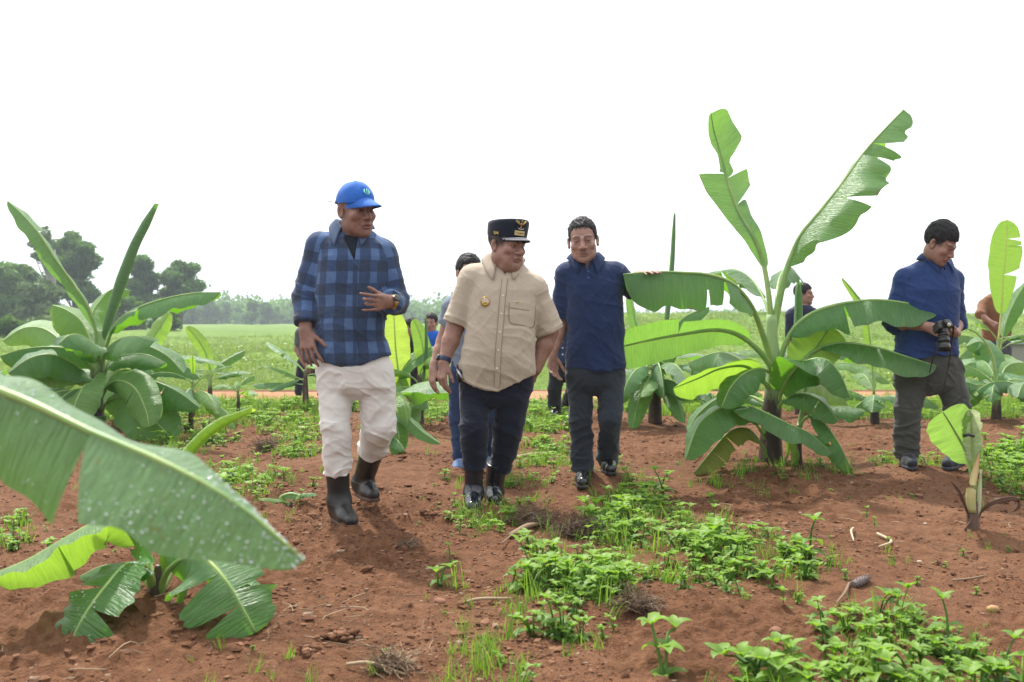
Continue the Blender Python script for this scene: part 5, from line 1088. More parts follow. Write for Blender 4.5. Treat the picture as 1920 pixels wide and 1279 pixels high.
def person(nm, label, cat_loc, D, head, torso, arms, legs, cols, h=.0036, hc=.005, trouser=None, hairstyle=None, hem=None, vneck=None, tors_p=2.3, top=None, loose=.0, seed=1, group=None, armcloth=True, folds=1.0, yaw=0):
    """builds one figure from joints read off the photo (pixels plus depth offsets); returns a dict with the frames needed for small parts"""
    J = lambda q: P(q[0], q[1], D+(q[2] if len(q) > 2 else 0))
    root = thing('person', label, 'person', cat_loc, group)
    out = dict(root=root, J=J, D=D)
    ppm = F/D
    hc_, yawh, pit, rol, hs = J(head['c']), R(head.get('yaw', 0)), R(head.get('pitch', 0)), R(head.get('roll', 0)), head.get('s', 1.0)
    Rm = rotm(yawh, pit, rol)
    st = []
    for (py, xl, xr, ry, *dy) in torso:
        dy = dy[0] if dy else 0; a, b = P(xl, py, D+dy), P(xr, py, D+dy); st.append((a[2], (a[0]+b[0])/2, D+dy, (b[0]-a[0])/2, ry))
    # ---------- body: one continuous surface
    pts = [hc_, hc_+np.array([0, 0, .2])]+[J(q) for a in arms for q in a['j']]+[J(q) for l in legs for q in l['j']]
    lo, hi = np.min(pts, 0)-np.array([.24, .26, .10]), np.max(pts, 0)+np.array([.24, .26, .08])
    lo[0] = min(lo[0], min(q[1]-q[3] for q in st)-.03); hi[0] = max(hi[0], max(q[1]+q[3] for q in st)+.03)
    zw = min([J(a['j'][2])[2] for a in arms]+[hc_[2]-.3])-.28
    zf = lambda z: h*.8 if z > hc_[2]-.17*hs else (h if z > zw else h*2.6)
    s = SDF(lo, hi, h, zf)
    shr = .018
    zb_, zt2 = min(q[0] for q in st), max(q[0] for q in st); sk_ = lambda z: shr+.05*float(1-sstep(.0, .45, (z-zb_)/(zt2-zb_)))
    s.loft([(z, cx, cy, max(.03, rx-sk_(z)), max(.03, ry-sk_(z))) for z, cx, cy, rx, ry in st], 0, tors_p, yaw)
    L = add_head(s, hc_, Rm, hs, head)
    nb = J(head['neck']); nr = head.get('nr', .056)
    s.cone(L(0, .022, -.06), nb, nr*.96, nr*1.05, .035)
    for a in arms:
        sh, el, wr = [J(q) for q in a['j'][:3]]; r = a.get('r', (.05, .042, .029)); s.cone(nb+(sh-nb)*.2+np.array([0, .01, -.045]), sh+np.array([0, 0, -.012]), .036, r[0], .03)
        s.cone(sh, el, r[0], r[1], .03); mid = el+(wr-el)*.35; s.cone(el, mid, r[1], r[1]*.98, .02); s.cone(mid, wr, r[1]*.98, r[2], .02, flat=None)
        if a.get('hand'):
            hd = dict(a['hand']); d = np.array(hd.pop('d', unit(wr-el))); n = np.array(hd.pop('n')); a['kn'] = add_hand(s, wr, d, n, hd.pop('side'), hd.pop('curl'), **hd)
    for l in legs:
        hp, kn, an = [J(q) for q in l['j'][:3]]; s.cone(hp, kn, .075, .05, .03); s.cone(kn, an, .05, .036, .02)
    V, Fq = s.mesh(); V = relax(V, Fq, 1, .35)
    N = vnormals(V, Fq); dh = np.linalg.norm(V-hc_, axis=1)
    V = V+N*(np.where(dh < .2, .0006, .0012)*fbm(V[:, 0]*40, V[:, 1]*40, V[:, 2]*40, seed, 2))[:, None]
    out['body'] = mesh('body', V, Fq, SKINM, root, attrs={'tint': tintcol(V, hc_, Rm, hs, cols['skin'], head)}); out['bs'] = s
    # ---------- shirt
    zs = [q[0] for q in st]; s2 = SDF(lo, hi, hc, lambda z: hc if z > min(zs)-.05 else .08)
    s2.loft(st, 0, tors_p, yaw)
    for a in arms:
        sh, el, wr = [J(q) for q in a['j'][:3]]; r = a.get('r', (.05, .042, .029)); sl = a.get('sleeve', 1.45); sr = a.get('sr', (.072, .066, .055))
        s2.cone(nb+(sh-nb)*.28+np.array([0, .015, -.040]), sh+np.array([0, 0, -.004]), .052, sr[0], .05)
        if sl <= 1: s2.cone(sh, sh+(el-sh)*sl, sr[0], sr[2], .028, cut1=True)
        else: s2.cone(sh, el, sr[0], sr[1], .028); s2.cone(el, el+(wr-el)*(sl-1), sr[1]*.98, sr[2], .02, cut1=True)
        if a.get('cuff'): e = el+(wr-el)*(sl-1); dq = unit(wr-el); s2.cone(e-dq*.065, e+dq*.004, sr[2]+.006, sr[2]+.007, .004, cut0=True, cut1=True)
    if hem is not None: s2.clip(lambda X, Y, Z: hem(X, Y)-Z)
    # neck opening
    cb = nb+np.array([0, 0, .005]); s2.cone(cb+np.array([0, .005, -.015]), cb+np.array([0, -.06, .12]), nr*1.0, nr*1.45, .008, 's')
    if vneck:
        vp, vw, vdep = J(vneck[0]), vneck[1], vneck[2]; tpz = nb[2]+.03
        w, X, Y, Z = s2._w((vp[0]-vw, lo[1], vp[2]), (vp[0]+vw, hi[1], tpz+.05), 0)
        xc = vp[0]+(nb[0]-vp[0])*np.clip((Z-vp[2])/(tpz-vp[2]), 0, 1); hw = vw*np.clip((Z-vp[2])/(tpz-vp[2]), 0, 1.3)
        s2._op(w, np.maximum(np.abs(X-xc)-hw, np.maximum(Y-(D+vdep), vp[2]-Z)), .003, 's')
    V, Fq = s2.mesh(); V = relax(V, Fq, 1, .4); N = vnormals(V, Fq)
    ft = s2.front
    zt, zb = max(zs), min(zs); dsp = .004*folds*fbm(V[:, 0]*7, V[:, 1]*7, V[:, 2]*4.5, seed, 3)
    up = np.clip((V[:, 2]-zb)/(zt-zb), 0, 1)
    dsp += creases(V, (.35, 0, 1), .075, .011*folds, seed+5)*(1.1-up*.95)
    dsp += creases(V, (-.8, 0, .6), .085, .009*folds, seed+8)*(.75-.55*up)
    dsp += creases(V, (.7, 0, .6), .040, .0045*folds, seed+9, 3.)*(.9-.6*up)
    arm_id = np.zeros(len(V)); puv = np.stack([V[:, 0]-nb[0], V[:, 2]-nb[2], V[:, 1]], 1)
    torsod = np.full(len(V), 9.)
    ax_ = np.interp(V[:, 2], *[np.array(sorted([(q[0], q[1]) for q in st])).T[i] for i in (0, 1)]); rx_ = np.interp(V[:, 2], *[np.array(sorted([(q[0], q[3]) for q in st])).T[i] for i in (0, 1)])
    inside = np.abs(V[:, 0]-ax_)/rx_
    ang = np.arctan2(V[:, 0]-nb[0], -(V[:, 1]-D)); puv[:, 0] = (V[:, 0]-ax_)*(1+.35*np.clip(inside, 0, 1)**3)
    for k, a in enumerate(arms):
        sh, el, wr = [J(q) for q in a['j'][:3]]; t1, d1 = seg_t(V, sh, el); t2, d2 = seg_t(V, el, wr); dd = np.minimum(d1, d2); sr = a.get('sr', (.072, .066, .055))
        mk = (dd < sr[0]*1.5) & ((inside > .93) | (t1 > .35) & (dd < sr[0]*1.25) & (inside > .8) | (t2 > .0) & (d2 < sr[1]*1.35))
        Ls = np.linalg.norm(el-sh); tt_ = np.where(d1 < d2, np.clip(t1, 0, 1)*Ls, Ls+np.clip(t2, 0, 2)*np.linalg.norm(wr-el))
        axs = np.where((d1 < d2)[:, None], unit(el-sh), unit(wr-el)); ctr = np.where((d1 < d2)[:, None], sh, el); rel = V-ctr; rel = rel-np.sum(rel*axs, 1)[:, None]*axs
        e1 = np.cross(axs, np.array((0, 1., 0))); e1 /= np.linalg.norm(e1, axis=1)[:, None]+1e-9; e2 = np.cross(axs, e1)
        au = np.arctan2(np.sum(rel*e1, 1), -np.sum(rel*e2, 1)*np.sign(np.sum(e2*np.array((0, -1, 0)), 1)+1e-6)*-1)*.062
        puv[mk, 0] = au[mk]; puv[mk, 1] = -tt_[mk]; arm_id[mk] = k+1
        be = np.exp(-((tt_-Ls)/.09)**2); dsp += mk*(creases(V, unit(el-sh), .045, .010*folds, seed+20+k)*be+creases(V, unit(el-sh), .07, .006*folds, seed+30+k)*(t1 > 0))
        if a.get('cuff') or a.get('sleeve', 1.45) > 1: dsp += mk*creases(V, unit(wr-el), .035, .006*folds, seed+40+k)*sstep(.0, .3, t2)
    dsp = dsp+creases(V, (.6, .2, 1), .024, .0024*folds, seed+91, 3.)*(1.15-.6*up)
    V = relax(V+N*dsp[:, None], Fq, 1, .3)
    out['shirt'] = mesh('shirt', V, Fq, cols['shirt'], root, attrs={'puv': puv, 'armid': arm_id}); out['s2'] = Front(V, Fq); out['nb'] = nb; out['Rm'] = Rm; out['hc'] = hc_; out['L'] = L; out['hs'] = hs; out['st'] = st
    # ---------- trousers
    tb = trouser; zt_ = J((960, tb['top']))[2]; lo2 = lo.copy(); hi2 = hi.copy(); hi2[2] = zt_+.03
    s3 = SDF(lo2, hi2, hc)
    hst = []
    for (py, xl, xr, ry, *dy) in tb['hips']:
        dy = dy[0] if dy else 0; a, b = P(xl, py, D+dy), P(xr, py, D+dy); hst.append((a[2], (a[0]+b[0])/2, D+dy, (b[0]-a[0])/2, ry))
    q0 = min(hst); hst.append((q0[0]-.065, q0[1], q0[2], q0[3]*.55, q0[4]*.5)); hst.append((q0[0]-.03, q0[1], q0[2], q0[3]*.9, q0[4]*.85))
    s3.loft(hst, 0, 2.3, yaw)
    for l in legs:
        hp, kn, an = [J(q) for q in l['j'][:3]]; r = l.get('r', (.095, .075, .065)); tc = l.get('cuff', .6); e = kn+(an-kn)*tc
        s3.cone(hp, kn, r[0], r[1], .014); s3.cone(kn, e, r[1], r[2], .014, cut1=True)
        if l.get('rollcuff'): dq = unit(an-kn); s3.cone(e-dq*.07, e+dq*.004, r[2]+.004, r[2]+.006, .006, cut0=True, cut1=True)
    V, Fq = s3.mesh(); V = relax(V, Fq, 1, .4); N = vnormals(V, Fq); fo = tb.get('folds', 1.0)
    dsp = .0035*fo*fbm(V[:, 0]*9, V[:, 1]*9, V[:, 2]*5, seed+50, 3)
    for k, l in enumerate(legs):
        hp, kn, an = [J(q) for q in l['j'][:3]]; t1, d1 = seg_t(V, hp, kn); t2, d2 = seg_t(V, kn, an); mk1 = (d1 < .13)*(t1 < 1.1); mk2 = (d2 < .11)*(t2 > -.1)
        sd_ = 1 if hp[0] > (st[0][1]) else -1
        dsp += mk1*creases(V, (.9*sd_, 0, 1), .05, .010*fo, seed+60+k)*np.exp(-((t1-.1)/.35)**2)
        dsp += mk1*creases(V, (-.8*sd_, 0, .7), .05, .008*fo, seed+66+k)*np.exp(-((t1-.8)/.3)**2)
        dsp += mk2*creases(V, (.15, 0, 1), .04, .012*fo, seed+70+k, 3.)*sstep(.0, l.get('cuff', .6), t2)
        dsp += mk2*creases(V, (.5*sd_, 0, 1), .05, .009*fo, seed+75+k)
    dsp = dsp+creases(V, (.3, .2, 1), .026, .0030*fo, seed+90, 3.)
    V = relax(V+N*dsp[:, None], Fq, 1, .4)
    out['trousers'] = mesh('trousers', V, Fq, cols['trousers'], root); out['s3'] = Front(V, Fq)
    return out
def eyes(o, gaze=(0, 0), open_=1.0):
    """eyeballs as parts: whites darkened as if shaded, with a dark iris"""
    m = bpy.data.materials.get('eyeball')
    if not m:
        E = M('eyeball'); E.col(E.ramp(E.attr('var'), [(0, (.01, .008, .007)), (.45, (.03, .015, .01)), (.5, (.22, .19, .17)), (1, (.24, .20, .18))])).set(rough=.15, spec=.6); m = E.m  # eye whites coloured dark to stand for the shade of the sockets
    for q in (-1, 1):
        A = Acc(); c = o['L'](q*.031, -.0728, .0005); th = np.linspace(0, np.pi, 14)[:, None]; ph = np.linspace(0, 2*np.pi, 18, endpoint=False)[None]
        v = np.stack([np.sin(th)*np.cos(ph), -np.cos(th)+0*ph, np.sin(th)*np.sin(ph)], -1).reshape(-1, 3)
        a = (np.repeat(th[:, 0], 18) > .80)*1.0; v = v@np.array(rotm(gaze[0], gaze[1])).T*np.array([.0105, .0100, .0095])*o['hs']
        A.add(v@o['Rm'].T+c, grid_faces(14, 18, 0, True)[:, ::-1], a); A.build('eye', m, o['root'])
def hair(o, mat, fringe=.035, side=-.02, back=-.06, thick=.010, h=.004, seed=3, part=None, top=.0, grown=1.0):
    """short hair: a rough shell round the skull, cut by the hair line, with tufts"""
    c, Rm, hs = o['hc'], o['Rm'], o['hs']; s = SDF(c-.17, c+.19, h); L = o['L']; w = 1.0
    s.ell(L(0, .020, .042+top*.5), np.array([.077+thick*.55, .098+thick*.8, .085+thick+top])*hs*np.array([o.get('wide', 1), 1, 1]), Rm, 0)
    X, Y, Z = s.x[:, None, None]-c[0], s.y[None, :, None]-c[1], s.z[None, None, :]-c[2]
    q = [(X*Rm[0, i]+Y*Rm[1, i]+Z*Rm[2, i])/hs for i in range(3)]
    nz = .006*noise(q[0]*70, q[1]*20, q[2]*20, seed)
    fr = fringe+.004*np.cos(q[0]*40)+nz
    # hair line: front edge high over the forehead, dropping to sideburns in front of the ear, nape behind
    zl = np.where(q[1] < -.035, fr+.035, np.where(q[1] < .012, side-(-.035-q[1])*0+np.clip((-.012-q[1])/.03, 0, 1)*(fringe+.045-side), back)) if True else 0
    t = np.clip((q[1]+.050)/.030, 0, 1); zl = (fr+.022)*(1-t)+side*t; t2 = np.clip((q[1]-.02)/.03, 0, 1); zl = zl*(1-t2)+back*t2
    # clear the ears
    ear = np.sqrt(((q[1]-.008)/.020)**2+((q[2]+.012)/.030)**2)-1
    s.D = np.maximum(s.D, (zl-q[2])*hs).astype(np.float32)
    s.D = np.maximum(s.D, (-ear*.02).astype(np.float32))
    V, Fq = s.mesh(); N = vnormals(V, Fq); Q = (V-c)@Rm/hs
    V = V+N*(.0045*fbm(Q[:, 0]*110, Q[:, 1]*45, Q[:, 2]*45, seed, 2)*grown)[:, None]
    ob = mesh('hair', V, Fq, mat, o['root'])
    # tufts: short strands lying back over the shell
    rg = np.random.default_rng(seed); k = rg.integers(0, len(V), 2600); A = Acc()
    for i in k:
        q_ = Q[i]
        if N[i]@(V[i]-c) < 0: continue
        dr = unit(np.cross(N[i], Rm[:, 0]*(1 if q_[0] > 0 else -1)+rg.normal(0, .4, 3))+N[i]*rg.uniform(.05, .42)); ln = rg.uniform(.008, .018)*grown; sd_ = unit(np.cross(dr, N[i]))*.0009
        p = V[i]-N[i]*.002; A.add([p-sd_, p+sd_, p+dr*ln*.6+sd_*.8+N[i]*.001, p+dr*ln], np.array([(0, 1, 2), (0, 2, 3)]), rg.uniform())
    A.build('hair_strands', mat, ob, smooth=False)
    return ob
HAIR = M('black_hair'); HAIR.col(HAIR.mix(HAIR.noise(120, 3), (.006, .006, .007), (.028, .026, .028))).set(rough=.6, spec=.22); HAIR.bump(HAIR.noise(240, 2, .5, HAIR.co((1, .3, .3))), .5, .002); HAIR = HAIR.m
def strip(o, sdf, pts, w, mat, name, th=.0015, parent=None, n=24, lift=.002):
    lift = .0015
    """a flat band lying on the front of a garment along pixel points (placket, pocket edge)"""
    J = o['J']; C = spline([J(p) for p in pts], n); V = []; ok = []
    T = np.gradient(C, axis=0)
    for c, t in zip(C, T):
        sd_ = unit(np.cross(t, (0, 1, 0))); row = []
        for q in (-1, -.5, 0, .5, 1):
            p = c+sd_*w/2*q; y = sdf.front(p[0], p[2])
            row.append((p[0], (y if y is not None else (V[-1][len(row)][1] if V else c[1])), p[2]))
        V.append(row)
    V = np.array(V); V[:, :, 1] = relax1(V[:, :, 1]); a = V.copy(); a[:, :, 1] -= lift+th; b = V.copy(); b[:, :, 1] += .004
    A = Acc(); m_ = V.shape[1]
    A.add(a.reshape(-1, 3), grid_faces(n, m_)[:, ::-1])
    for e in (0, m_-1): A.add(np.stack([a[:, e], b[:, e]], 1).reshape(-1, 3), grid_faces(n, 2))
    for e in (0, n-1): A.add(np.stack([a[e], b[e]], 1).reshape(-1, 3), grid_faces(m_, 2))
    return addpuv(o, A.build(name, mat, parent or o['shirt']))
def addpuv(o, ob):
    me = ob.data; co = np.empty(len(me.vertices)*3, np.float32); me.vertices.foreach_get('co', co); co = co.reshape(-1, 3)+np.array(o['root'].location, np.float32)-o['nb'].astype(np.float32)
    at = me.attributes.new('puv', 'FLOAT_VECTOR', 'POINT'); at.data.foreach_set('vector', np.stack([co[:, 0]+.02, co[:, 2], co[:, 1]], 1).astype(np.float32).reshape(-1)); return ob
def relax1(y, it=3):
    y = y.copy()
    for _ in range(it): y[1:-1] = (y[:-2]+y[1:-1]*2+y[2:])/4
    return y
def patch(o, sdf, poly, mat, name, lift=.004, parent=None, div=10, th=.001):
    lift = min(lift, .0025) if lift < .012 else lift*.6
    """a four-cornered piece of cloth (pocket) laid on a garment; poly = four pixel corners"""
    J = o['J']; c = [J(p) for p in poly]; V = []
    for i in range(div+1):
        for j in range(div+1):
            u, v = i/div, j/div; p = c[0]*(1-u)*(1-v)+c[1]*u*(1-v)+c[2]*u*v+c[3]*(1-u)*v; y = sdf.front(p[0], p[2]); V.append((p[0], (y if y is not None else p[1])-lift, p[2]))
    V = np.array(V); g = V.reshape(div+1, div+1, 3); b = g.copy(); b[:, :, 1] += lift+th
    A = Acc(); A.add(V, grid_faces(div+1, div+1)); n = div+1
    for r, s_ in ((g[0], b[0]), (g[-1], b[-1]), (g[:, 0], b[:, 0]), (g[:, -1], b[:, -1])): A.add(np.stack([r, s_], 1).reshape(-1, 3), grid_faces(n, 2))
    return addpuv(o, A.build(name, mat, parent or o['shirt']))
def button(o, sdf, px, py, mat, r=.0055, name='button', lift=.006):
    lift = .0045
    p = o['J']((px, py)); y = sdf.front(p[0], p[2]); 
    if y is None: return
    A = Acc(); A.ball((p[0], y-lift, p[2]), (r, .002, r), nu=5, nv=10); return A.build(name, mat, o['shirt'])
def collar(o, mat, rx=.066, ry=.066, h=.032, flare=.030, drop=.030, point=.035, yaw=0, gap=.35, ctr=None, dz=0, tilt=.35):
    """folded shirt collar: stand inside, leaf falling outside, two points in front"""
    nb = o['nb'] if ctr is None else ctr; c = nb+np.array([0, -.004, .012+dz]); n = 56; V = []
    for i in range(n):
        a = -math.pi+gap+(2*math.pi-2*gap)*i/(n-1); f = abs(a)/math.pi; fr = sstep(.55, .95, f)
        b = a+yaw; d = np.array([math.sin(b), math.cos(b), 0])   # a=0 back, +-pi front
        e = lambda r, z: c+d*np.array([rx/.066, ry/.066, 1])*r+np.array([0, 0, z])
        zf = -tilt*.10*fr; rfr = .066*(1-.05*fr)
        V.append([e(rfr, -.012+zf-.01*fr), e(rfr+.001, h*.6+zf), e(rfr+.005, h+zf), e(rfr+.012, h-.004+zf), e(rfr+flare*.8, h-drop*.6+zf-point*.3*fr), e(rfr+flare*(1+.35*fr), h-drop-point*fr*1.25+zf)])
    V = np.array(V); fs = o['s2']
    for i in range(n):
        f = abs(-math.pi+gap+(2*math.pi-2*gap)*i/(n-1))/math.pi
        if f < .42: continue
        for j in (3, 4, 5):
            y = fs.front(V[i, j, 0], V[i, j, 2])
            o_ = (.006, .010, .013)[j-3]
            if y is not None and V[i, j, 1] > y-o_: V[i, j, 1] = y-o_
    for _ in range(2): V[1:-1, :, 1] = (V[:-2, :, 1]+2*V[1:-1, :, 1]+V[2:, :, 1])/4
    ob = mesh('collar', V.reshape(-1, 3), grid_faces(n, 6), mat, o['shirt'])
    md = ob.modifiers.new('thick', 'SOLIDIFY'); md.thickness = .0045; md.offset = 0
    me = ob.data; puv = np.stack([np.repeat(np.arange(n)/n*.4, 6), np.tile(np.arange(6)*.014, n), np.zeros(n*6)], 1).astype(np.float32)
    at = me.attributes.new('puv', 'FLOAT_VECTOR', 'POINT'); at.data.foreach_set('vector', puv.reshape(-1)); return ob
def shoe(o, ankle, toe, D, mat, kind='shoe', solemat=None, shaft=None, r=.05, name='shoe', h=.004, z0=None):
    """ankle, toe: pixel points (toe tip on the sole line). shaft: top point for a boot, radius r"""
    J = o['J']; a, t = J(ankle), J(toe); ht = .075; fw = t-a; fw[2] = 0; ln = np.linalg.norm(fw); f = fw/max(ln, 1e-6)
    sole = t[2] if z0 is None else z0
    heel = np.array([a[0], a[1], sole])-f*.055; tp = np.array([t[0], t[1], sole])
    lo = np.minimum(heel, tp)-.09; hi = np.maximum(np.maximum(heel, tp), a)+.09
    if shaft is not None: sh = J(shaft); lo = np.minimum(lo, sh-.09); hi = np.maximum(hi, sh+.09); hi[2] = max(hi[2], sh[2]+.02)
    s = SDF(lo, hi, h); Zv = np.array([0, 0, 1.])
    ball = heel+(tp-heel)*.66; side = np.cross(f, Zv)
    s.cone(heel+Zv*.036+f*.03, ball+Zv*.034, .036, .044, 0, flat=(side, .95)); s.cone(ball+Zv*.032, tp+Zv*.028-f*.035, .042, .034, .02)
    s.cone(ball+Zv*.045-f*.03, np.array([a[0], a[1], a[2]]), .036, .040 if shaft is None else r*.85, .03)
    if shaft is not None:
        s.cone(heel+Zv*.05+f*.03, a, .040, r*.86, .03); s.cone(a, sh, r*.86, r, .03, cut1=True)
    else: s.cone(a, a+Zv*.03, .038, .040, .02, cut1=True)
    s.D = np.maximum(s.D, (sole-s.z[None, None, :]).astype(np.float32))
    V, Fq = s.mesh(); V = relax(V, Fq, 1, .3); N = vnormals(V, Fq)
    if kind == 'boot': V = V+N*(creases(V, (.1, 0, 1), .03, .003, 4)*np.exp(-((V[:, 2]-a[2])/.05)**2))[:, None]
    if kind == 'gloss': V = V+N*(creases(V, f+Zv*.3, .022, .003, 4)*np.exp(-(((V-ball)@f+.03)/.06)**2))[:, None]
    b = mesh(name, V, Fq, mat, o['root'])
    # sole as its own piece
    s = SDF(lo, np.array([hi[0], hi[1], sole+.03]), h); s.cone(heel+f*.03, ball, .036, .044, 0, flat=(Zv, .9)); s.cone(ball, tp-f*.036, .044, .036, .02)
    s.D = np.maximum(s.D, np.maximum(sole-.006-s.z[None, None, :], s.z[None, None, :]-(sole+.014)).astype(np.float32)); V, Fq = s.mesh(); mesh('sole', V, Fq, solemat or mat, b)
    if shaft is not None:   # rim of the boot
        A = Acc(); d = unit(sh-a); n1 = unit(np.cross(d, (0, 1, 0))); n2 = np.cross(d, n1); th = np.linspace(0, 6.283, 25)
        A.tube([sh-d*.004+(n1*math.cos(q)+n2*math.sin(q))*(r+.001) for q in th], .0045, 6, cap=False); A.build('rim', mat, b)
    return b
def band(o, W, d, r, wdt, mat, name, face=None, facemat=None, fdir=(0, -1, 0), flat=.85, fr=.017):
    d = unit(d); n1 = unit(np.cross(d, (0, 1, 0))); n2 = np.cross(d, n1); th = np.linspace(0, 6.283, 33); A = Acc(); R0 = []
    for q in th: dr = n1*math.cos(q)+n2*math.sin(q); R0.append([W+dr*(r+.003)-d*wdt/2, W+dr*(r+.0045)-d*wdt/2*.6, W+dr*(r+.0045)+d*wdt/2*.6, W+dr*(r+.003)+d*wdt/2])
    V = np.array(R0); A.add(V.reshape(-1, 3), grid_faces(33, 4)); A.add((V-((V-W)-((V-W)@d)[..., None]*d)*.12).reshape(-1, 3), grid_faces(33, 4)[:, ::-1])
    b = thing_part = None
    ob = A.build(name, mat, o['root'])
    if face is not None:
        f = np.array(fdir, float); f = unit(f-(f@d)*d); c = W+f*(r+.004); A = Acc(); g = np.cross(d, f); nn = 20; ring = []
        for k, (rr, hh) in enumerate(((fr, 0), (fr, .008), (fr*.86, .0095), (0.0005, .0095))):
            for q in range(nn): an = q/nn*6.283; ring.append(c+(d*math.cos(an)+g*math.sin(an))*rr+f*hh)
        A.add(ring, grid_faces(4, nn, 0, True)); A.build('watch_face', facemat, ob)
    return ob
# ================================================================== the people
SK = (.29, .165, .125); SKD = (.235, .130, .098); SKL = (.32, .195, .15)
def plaid():
    m = M('blue_plaid_cloth'); sp = m.n('SeparateXYZ'); m.l(m.attr('puv', 'Vector'), sp.inputs[0])
    wob = m.math('MULTIPLY', m.noise(9, 2), .012)
    def band_(x, per, ph):
        v = m.math('FRACT', m.math('ADD', m.math('DIVIDE', m.math('ADD', x, wob), per), ph)); return m.ramp(v, [(.0, (0, 0, 0)), (.03, (1, 1, 1)), (.5, (1, 1, 1)), (.53, (0, 0, 0))])
    a = band_(sp.outputs[0], .112, .02); b = band_(sp.outputs[1], .112, .30)
    s_ = m.math('MULTIPLY', m.math('ADD', a, b), .5)
    c = m.ramp(s_, [(.0, (.005, .009, .022)), (.40, (.016, .036, .10)), (.6, (.016, .036, .10)), (1, (.070, .135, .290))])
    c = m.mix(m.math('MULTIPLY', m.noise(3.2, 4), .30), c, (.10, .15, .25))
    m.col(m.mix(.18, c, m.mix(m.noise(300, 2), (.01, .015, .03), (.16, .22, .34)))); m.set(rough=.9, spec=.15, sheen=.15)
    m.bump(m.noise(24, 4, .6, None, .6), .4, .007); return m.m
PLAID = plaid(); PLAIDC = fabric('blue_collar_cloth', (.075, .115, .20), .25)  # one lighter blue for the whole collar
BEIGE = fabric('beige_shirt_cloth', (.43, .365, .285), .08)
NAVY = fabric('navy_polo_cloth', (.012, .026, .080), .18); BLUEP = fabric('blue_polo_cloth', (.016, .040, .135), .15)
WHITE = fabric('off_white_trouser_cloth', (.63, .61, .585), .06); DKN = fabric('dark_navy_trouser_cloth', (.008, .011, .024), .3, wr=.5); DKG = fabric('charcoal_trouser_cloth', (.026, .034, .046), .3, wr=.5)
OLIVE = fabric('grey_cargo_cloth', (.060, .064, .056), .2, wr=.6); JEANS = fabric('blue_jeans', (.02, .04, .10), .25)
RUBBER = M('black_rubber'); RUBBER.col(RUBBER.mix(RUBBER.ramp(RUBBER.noise(7, 4), [(.45, (0, 0, 0)), (.75, (.6, .6, .6))]), (.012, .013, .014), (.045, .034, .028))).set(rough=RUBBER.ramp(RUBBER.noise(11, 3), [(.3, (.28,)*3), (.7, (.55,)*3)]), spec=.5); RUBBER = RUBBER.m
MUDDY = M('muddy_sole'); MUDDY.col(MUDDY.mix(MUDDY.noise(18, 4), (.03, .022, .018), (.14, .075, .045))).set(rough=.9); MUDDY = MUDDY.m
WETRUB = M('wet_black_rubber'); WETRUB.col((.010, .013, .020)).set(rough=.16, spec=.7); WETRUB.bump(WETRUB.noise(30, 3), .2, .004); WETRUB = WETRUB.m
LEATHER = M('black_leather'); LEATHER.col((.012, .012, .014)).set(rough=.25, spec=.6); LEATHER.bump(LEATHER.noise(60, 3), .2, .002); LEATHER = LEATHER.m
BLACKP = plain('black_plastic_part', (.012, .012, .013), .35); GOLD = plain('gold_metal', (.55, .38, .12), .3, metal=1.0); SILVER = plain('silver_thread', (.72, .72, .75), .4)
WHITEB = plain('pale_button', (.7, .68, .62), .3)
gz = lambda x, y: float(hfun(x, y, False))
# ---------------------------------------------------------------- 1: man in the plaid shirt
D = 4.9
o = person('person', 'man in blue plaid shirt, off white trousers, black boots and bright blue cap', (P(665, 900, D)[0], D, 0), D,
    head=dict(c=(668, 394, -.03), yaw=40, pitch=6, roll=-3, s=1.10, neck=(660, 434, .035), nr=.056, mouth=.0035, wide=.93, jaw=.84, nose=1.1, browc=(.10, .075, .06)),
    torso=[(424, 648, 680, .050, .045), (434, 630, 700, .068, .035), (444, 612, 708, .085, .025), (458, 602, 720, .100, .015), (482, 595, 731, .120, .005), (520, 593, 731, .132), (570, 592, 727, .134), (605, 591, 722, .134), (630, 591, 722, .134), (658, 589, 731, .138), (690, 588, 738, .14)],
    arms=[dict(j=[(600, 461, .03), (573, 553, .02), (573, 620, -.08)], sleeve=1.80, cuff=True, sr=(.068, .066, .052), r=(.05, .042, .030),
               hand=dict(d=(.20, -.35, -.95), n=(.35, .9, -.25), side=1, curl=[.22, .30, .30, .28], spread=.16, thumb=(.75, .75, .1), tcurl=.12)),
          dict(j=[(717, 474, .03), (742, 566, .03), (730, 566, -.26)], sleeve=1.72, cuff=True, sr=(.066, .064, .050), r=(.05, .042, .029),
               hand=dict(d=(-.62, -.78, -.06), n=(-.5, .42, .10), side=-1, curl=[.15, .95, 1.0, .42], spread=.10, thumb=(.95, .55, .35), tcurl=.0, sc_=.95))],
    legs=[dict(j=[(629, 705, .0), (630, 800, -.06), (634, 945, .0)], r=(.090, .072, .068), cuff=.60),
          dict(j=[(703, 700, .0), (711, 800, .02), (680, 905, .34)], r=(.098, .088, .072), cuff=.42)],
    cols=dict(skin=SKD, shirt=PLAID, trousers=WHITE), trouser=dict(top=650, hips=[(652, 600, 724, .11), (688, 594, 735, .126), (725, 594, 742, .12)], folds=.95),
    hem=lambda X, Y, D=D: P(0, 676, D)[2]-.028*np.cos((X-P(665, 0, D)[0])*14)+.03*np.sin((X-P(668, 0, D)[0])*8)*.3+0*Y, vneck=((672, 497), .052, .02), seed=11, folds=.75)
m1 = o; eyes(o, (.25, .1)); J = o['J']
